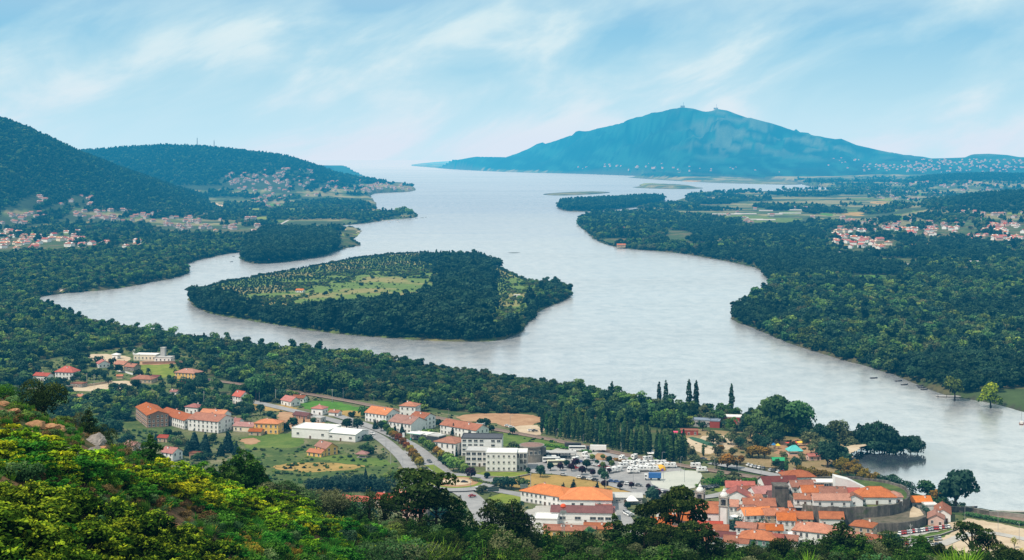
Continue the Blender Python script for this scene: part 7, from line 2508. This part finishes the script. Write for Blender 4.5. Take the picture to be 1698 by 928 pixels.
X, Y, z, zone, bare, u = X[keep], Y[keep], z[keep], zone[keep], bare[keep], u[keep]
WT = np.array([[2, 1, 1.2, 2.5, 2, .4, 1, .2, 2.2, .1], [4, .7, 1.2, 2.0, 1.2, .2, .6, 0, 3, 0], [1, 2, .6, .5, .5, 3, 2, .2, .4, 3], [2, .4, 2, 3.5, 1, .3, 1, 0, .6, .1], [1, .4, .4, .8, 1, .3, .5, 6, .6, 0], [4, .8, .7, .8, 1.2, .4, 1.5, .5, 3, 0], [2, .2, .6, 1, 3, .1, 1, .6, 1, 0]])
idx = np.zeros(len(X), int)
for zi in range(7):
    m_ = zone == zi
    idx[m_] = rng.choice(10, m_.sum(), p=WT[zi] / WT[zi].sum())
s_ = rng.uniform(.7, 1.5, len(X)) * np.where(zone <= 1, .62, 1.0)
scatter_object('undergrowth', np.stack([X, Y, z - .05], 1), idx, np.stack([s_, s_, s_ * rng.uniform(.8, 1.2, len(X))], 1), np.stack([rng.normal(0, .1, len(X)), rng.normal(0, .1, len(X)), rng.uniform(0, 6.28, len(X))], 1), GN_UNDER,
               'grass, heath and seedlings carpeting the near slope', 'ground cover')

# boulders
import bmesh
M_rock = plain_mat('granite_boulder', (.26, .225, .20), .7, 2.6, .9, .15, bstr=.9)
M_rock_warm = plain_mat('warm_boulder', (.42, .22, .11), .6, 2.2, .95, .1, bstr=.9)


def boulder_mesh(seed, mat, flat=.7):
    bm = bmesh.new()
    bmesh.ops.create_icosphere(bm, subdivisions=4, radius=1.0)
    r = random.Random(seed)
    planes = [(Vector((r.gauss(0, 1), r.gauss(0, 1), r.gauss(.2, 1))).normalized(), r.uniform(.5, .8)) for _ in range(16)]
    co = np.array([v_.co[:] for v_ in bm.verts])
    nz_ = fbm(co[:, 0] * 3 + 7 * seed, co[:, 1] * 3 + co[:, 2] * 4, seed, 4)
    for v_, q in zip(bm.verts, nz_):
        for nrm, d in planes:
            e = v_.co.dot(nrm) - d
            if e > 0:
                v_.co -= nrm * e * .97
        v_.co *= .80 + .40 * q
        v_.co.z *= flat
    me = bpy.data.meshes.new('boulder')
    bm.to_mesh(me)
    bm.free()
    me.materials.append(mat)
    return me


for i, (px, py, w, fl, warm, lb) in enumerate(ROCKS):
    q = FGP(px, py)
    if q is None:
        continue
    s = w * mpp(q.y) / 2 * 1.5
    o = bpy.data.objects.new('boulder', boulder_mesh(i + 3, M_rock_warm if warm else M_rock, fl))
    o.location = q + Vector((0, 0, s * fl * .35))
    o.scale = (s * 1.15, s, s)
    o.rotation_euler = (random.uniform(-.3, .3), random.uniform(-.3, .3), random.uniform(0, 6))
    link(o)
    tag(o, lb, 'rock')


# trees of the near hillside: photograph column, distance, photograph row of the top
def slope_tree(px, Y, top, kind, mat, label, group=None, wide=1.0, leaf=.36, dens=4.5, name='pine_tree', cat='pine'):
    X = (px - CX) / F * Y
    zb = tz(X, Y) - .2
    h = H - (top - CY) / F * Y - zb
    if h < 1.2:
        h = 1.2
    tree_at(name, label, cat, group, kind, mat, Vector((X, Y, zb)), h, wide, leaf, dens)


M_leaf['pinegreen'] = leaf_mat('leaf_slope_pine', (0.008, 0.028, 0.005), (0.040, 0.110, 0.018), (0.13, 0.22, 0.035), hue=.015)
M_leaf['pinedark'] = leaf_mat('leaf_slope_pine_dark', (0.007, 0.018, 0.006), (0.032, 0.062, 0.015), (0.11, 0.145, 0.03), hue=.015)
slope_tree(72, 172, 628, 'low', 'pinedark', 'dark lone oak standing on the skyline of the slope', None, .95, .28, 11, 'broadleaf_tree', 'tree')
slope_tree(8, 172, 632, 'low', 'grassy', 'green bush-like tree at the picture edge on the slope skyline', None, 1.1, .26, 9, 'broadleaf_tree', 'tree')
slope_tree(147, 180, 674, 'pine', 'pinedark', 'small dark pine next to the rock outcrop', None, 1.1, .3, 7)
slope_tree(122, 182, 680, 'low', 'olive', 'small olive bush-tree between oak and little pine', None, .8, .25, 7, 'broadleaf_tree', 'tree')
slope_tree(170, 176, 704, 'low', 'pinedark', 'dark bush-tree right of the rock outcrop', None, .9, .26, 8, 'broadleaf_tree', 'tree')
slope_tree(205, 184, 728, 'low', 'olive', 'olive bush-tree before the pink house', None, .9, .26, 8, 'broadleaf_tree', 'tree')
slope_tree(250, 190, 718, 'pine', 'pinegreen', 'bushy green pine left of the rosy-roofed house', None, 1.35, .32, 9)
slope_tree(228, 190, 742, 'pine', 'pinegreen', 'lower green pine beside the bushy pine', None, 1.3, .32, 8)
for px, Y, top, wd in ((372, 205, 760, 1.3), (398, 208, 740, 1.25), (415, 210, 748, 1.3), (352, 202, 770, 1.4), (432, 212, 770, 1.2), (385, 200, 775, 1.4), (330, 200, 782, 1.4), (305, 198, 785, 1.3)):
    slope_tree(px, Y, top, 'pine', 'pinegreen', 'bushy pine of the knot of pines at the middle of the slope', 'knot of pines at the middle of the slope', wd, .32, 8)
for px, Y, top, wd in ((455, 214, 790, 1.3), (480, 214, 800, 1.2), (505, 216, 806, 1.2), (530, 218, 812, 1.1), (470, 205, 815, 1.3), (552, 222, 805, 1.0), (575, 224, 820, 1.1), (440, 205, 800, 1.2)):
    slope_tree(px, Y, top, 'round', 'mid' if px % 2 else 'olive', 'low leafy tree along the lower rim of the slope', 'leafy trees along the lower rim of the slope', wd, .28, 6, 'broadleaf_tree', 'tree')
slope_tree(700, 235, 776, 'umbrella', 'pinedark', 'dark umbrella pine rising in front of the roundabout', None, 1.12, .34, 5)
slope_tree(676, 232, 818, 'umbrella', 'pinedark', 'shorter dark pine leaning on the umbrella pine', None, 1.2, .34, 5)
slope_tree(722, 236, 816, 'umbrella', 'pinedark', 'round-headed dark pine at the flank of the umbrella pine', None, 1.1, .34, 5)
slope_tree(612, 226, 806, 'tall', 'pinedark', 'slender dark tree left of the umbrella pine', None, .7, .3, 3, 'broadleaf_tree', 'tree')
slope_tree(638, 228, 818, 'tall', 'pinedark', 'dark tree between slender tree and umbrella pine', None, .9, .3, 4, 'broadleaf_tree', 'tree')
slope_tree(590, 226, 835, 'tall', 'olive', 'dull green tree over the crimson roof', None, .9, .3, 3, 'broadleaf_tree', 'tree')
slope_tree(762, 238, 820, 'pine', 'pinegreen', 'pointed green pine below the road junction', None, 1.2, .32, 5)
slope_tree(748, 236, 838, 'pine', 'pinegreen', 'small green pine beside the pointed pine', None, 1.2, .32, 4)
slope_tree(815, 246, 828, 'tall', 'pinedark', 'round dark tree below the lawn beside the billboard', None, 1.0, .32, 4, 'broadleaf_tree', 'tree')
slope_tree(852, 248, 826, 'tall', 'pinedark', 'tall dark tree left of the school wing', None, 1.05, .32, 4.5, 'broadleaf_tree', 'tree')
slope_tree(868, 250, 850, 'tall', 'olive', 'olive tree just before the school yard', None, 1.0, .32, 4, 'broadleaf_tree', 'tree')
slope_tree(1020, 268, 850, 'pine', 'pinedark', 'dark conical pine beside the yellow buildings', None, 1.35, .34, 6)
slope_tree(1052, 266, 870, 'pine', 'pinegreen', 'green pine before the side street', None, 1.4, .34, 5)
slope_tree(1128, 272, 808, 'umbrella', 'pinedark', 'tallest dark pine with clumped crown covering the church front', None, .9, .36, 6)
slope_tree(1085, 270, 826, 'umbrella', 'pinedark', 'tall dark pine beside the tallest clumped pine', None, .8, .36, 6)
for px, Y, top, wd in ((1070, 262, 858, 1.1), (1105, 260, 868, 1.1), (1150, 262, 862, 1.1), (1172, 264, 876, 1.1), (1135, 256, 880, 1.2), (1090, 256, 884, 1.2)):
    slope_tree(px, Y, top, 'umbrella', 'pinedark', 'dense lower pine massed under the tallest pines', 'lower pines massed under the tallest pines', wd, .36, 5)
for px, Y, top, kd, mt_, wd, lb in ((1396, 278, 858, 'pine', 'pinedark', 1.5, 'dark broad pine in front of the big corner house'), (1372, 276, 886, 'pine', 'pinedark', 1.5, 'lower pine at the flank of the broad dark pine'), (1428, 276, 882, 'pine', 'pinegreen', 1.5, 'green pine right of the broad dark pine'), (1292, 276, 888, 'round', 'pinedark', .9, 'round dark tree below the umbrella square'),
                                    (1338, 274, 892, 'pine', 'pinegreen', 1.5, 'green pine under the big corner house'), (1482, 280, 880, 'round', 'pinedark', 1.0, 'round dark tree below the fortress lawn'), (1528, 280, 884, 'tall', 'pinegreen', 1.0, 'green tree before the lower car lot'), (1556, 278, 900, 'tall', 'pinedark', 1.1, 'dark tree at the corner of the lower car lot'),
                                    (1672, 276, 902, 'round', 'pinedark', 1.3, 'dark tree at the plaza corner'), (1692, 274, 912, 'round', 'pinedark', 1.3, 'dark bushy tree closing the plaza corner'), (1455, 278, 898, 'round', 'olive', 1.0, 'olive tree under the little pink house'), (1240, 274, 905, 'round', 'pinedark', 1.2, 'dark tree under the green-tiled house'), (1210, 272, 900, 'pine', 'pinegreen', 1.4, 'green pine at the foot of the church hill')):
    slope_tree(px, Y, top, kd, mt_, lb, None, wd, .36, 5, 'pine_tree' if kd == 'pine' else 'broadleaf_tree', 'pine' if kd == 'pine' else 'tree')
slope_tree(1612, 300, 864, 'umbrella', 'pinedark', 'thin-stemmed umbrella pine before the tan plaza', None, .85, .32, 4)
slope_tree(1638, 302, 884, 'umbrella', 'pinedark', 'small umbrella pine leaning right before the plaza', None, .7, .32, 3.5)
rr = random.Random(21)
TOPS = ([560, 600, 640, 700, 740, 800, 830, 870, 900, 960, 1000, 1060, 1120, 1180, 1250, 1330, 1400, 1480, 1560, 1640, 1720], [846, 850, 850, 850, 858, 864, 862, 868, 880, 880, 882, 880, 872, 890, 896, 892, 882, 892, 898, 908, 906])
n_p = 0
for row in range(4):
    px = 560 + row * 5
    while px < 1730:
        px += rr.uniform(10, 19) * (1 + .2 * row)
        yc0 = float(np.interp(px, FG_U, FG_YC))
        Y = yc0 + (18, 4, -12, -30)[row] + rr.uniform(-6, 6)
        if row == 3 and px < 900 and rr.random() < .4:
            continue
        top = float(np.interp(px, *TOPS)) + row * 11 + rr.uniform(-4, 9)
        X = (px - CX) / F * Y
        gb = CY + (H - tz(X, Y)) / Y * F
        if gb - top < 14:
            top = gb - rr.uniform(16, 26)
        kd = rr.choices(['pine', 'round', 'low'], [5, 3.2, 1.6])[0]
        mt_ = rr.choice(['pinegreen', 'pinegreen', 'pinedark']) if kd == 'pine' else rr.choice(['mid', 'pinedark', 'olive', 'pinegreen'])
        if kd == 'pine':
            slope_tree(px, Y, top, kd, mt_, ('bushy green' if mt_ == 'pinegreen' else 'dusky dark') + ' young pine in the thicket along the bottom of the slope', ('green' if mt_ == 'pinegreen' else 'dark') + ' young pines of the bottom thicket', rr.uniform(1.35, 1.9), .34, 3.8)
        else:
            nm = {'mid': 'mid green', 'pinedark': 'very dark', 'olive': 'dull olive', 'pinegreen': 'deep green'}[mt_]
            slope_tree(px, Y, top, kd, mt_, nm + ' leafy tree mixed into the pine thicket along the bottom', nm + ' leafy trees of the bottom thicket', rr.uniform(.95, 1.3), .32, 4.0, 'leafy_tree', 'tree')
        n_p += 1
# back of the slope: dark wood behind the crest
w = Wood()
X, Y = grid_points(-110, 110, 215, 330, 4.2)
u = X / Y * F + CX
yc = np.interp(u, FG_U, FG_YC)
k = (u > 540) & (u < 1760) & (Y > yc + 22) & (Y < yc + 60)
w.put(X[k], Y[k], [(('pine', 'pine'), 3), (('round', 'mid'), 2), (('round', 'dark'), 2)], .33, .15)
w.build('slope_woodland', 'dark young wood on the hidden back of the near slope')
# power cables crossing the slope
M_cable = plain_mat('cable_black', (.05, .05, .055), .1, 1)
for i, (a, b) in enumerate((((-40, 742, 120), (430, 905, 150)), ((-40, 730, 120), (430, 893, 150)), ((430, 800, 190), (980, 862, 230)), ((430, 808, 190), (980, 872, 230)))):
    P0 = Vector(((a[0] - CX) / F * a[2], a[2], H - (a[1] - CY) / F * a[2]))
    P1 = Vector(((b[0] - CX) / F * b[2], b[2], H - (b[1] - CY) / F * b[2]))
    pts = [P0.lerp(P1, t / 24) - Vector((0, 0, 1.2 * 4 * (t / 24) * (1 - t / 24))) for t in range(25)]
    m = MB(); m.tube(pts, .018, 4)
    o = m.build('power_cable', M_cable)
    tag(o, 'thin sagging power cable crossing the near slope', 'cable', 'power cables over the slope')
grow_woods()
# gardens, verges and rough corners of the town
w = Wood()
TG = WP([(120, 750), (230, 730), (330, 690), (420, 655), (520, 650), (640, 668), (760, 690), (900, 700), (1100, 740), (1260, 800), (1330, 830), (1560, 850), (1640, 868), (1700, 960), (120, 980)])
X, Y = grid_points(TG[:, 0].min(), TG[:, 0].max(), TG[:, 1].min(), TG[:, 1].max(), 4.6)
m = inside(TG, X, Y)
X, Y = X[m], Y[m]
k = (fbm(X / 30, Y / 30, 91, 3) > .42) & (rng.random(len(X)) < .8)
w.put(X[k], Y[k], [(('shrub', 'mid'), 4), (('shrub', 'willow'), 2), (('shrub', 'dark'), 4), (('low', 'dark'), .35), (('low', 'olive'), .25), (('low', 'willow'), .15), (('round', 'mid'), .2)], np.full(k.sum(), .62), .42, clump=False)
VG = WP([(45, 645), (60, 600), (140, 588), (230, 573), (300, 580), (330, 598), (345, 622), (345, 652), (310, 660), (210, 655), (150, 660)])
X, Y = grid_points(VG[:, 0].min(), VG[:, 0].max(), VG[:, 1].min(), VG[:, 1].max(), 5)
m = inside(VG, X, Y)
X, Y = X[m], Y[m]
k = rng.random(len(X)) < .55
w.put(X[k], Y[k], [(('shrub', 'mid'), 3), (('shrub', 'willow'), 1), (('shrub', 'dark'), 3), (('low', 'dark'), .9), (('round', 'mid'), .6), (('round', 'dark'), .4)], .62, .42, clump=False)
for poly, dens_, tab in (([(398, 742), (500, 742), (600, 752), (670, 775), (655, 800), (520, 812), (440, 800)], .35, [(('shrub', 'mid'), 3), (('shrub', 'dark'), 2), (('shrub', 'willow'), 2)]),
                         ([(196, 700), (226, 690), (262, 706), (300, 728), (250, 745), (180, 735)], .5, [(('shrub', 'mid'), 3), (('shrub', 'dark'), 2), (('low', 'dark'), .3)]),
                         ([(806, 716), (850, 720), (905, 726), (960, 738), (985, 748), (930, 752), (850, 742), (800, 732)], .25, [(('shrub', 'mid'), 3), (('shrub', 'willow'), 3)]),
                         ([(1130, 712), (1230, 716), (1340, 728), (1410, 740), (1405, 765), (1380, 790), (1300, 780), (1230, 772), (1160, 760), (1120, 742)], .16, [(('shrub', 'mid'), 2), (('shrub', 'dark'), 2), (('low', 'olive'), .4)])):
    Q = WP(poly)
    keepx = EXCL[:]
    EXCL[:] = [e for e in EXCL if len(e) == 4]
    X, Y = grid_points(Q[:, 0].min(), Q[:, 0].max(), Q[:, 1].min(), Q[:, 1].max(), 4.2)
    m = inside(Q, X, Y) & (rng.random(len(X)) < dens_) 
    w.put(X[m], Y[m], tab, .8, .45, clump=False)
    EXCL[:] = keepx
w.build('garden_shrubbery', 'scattered shrubs and rough greenery in the gardens of the town')
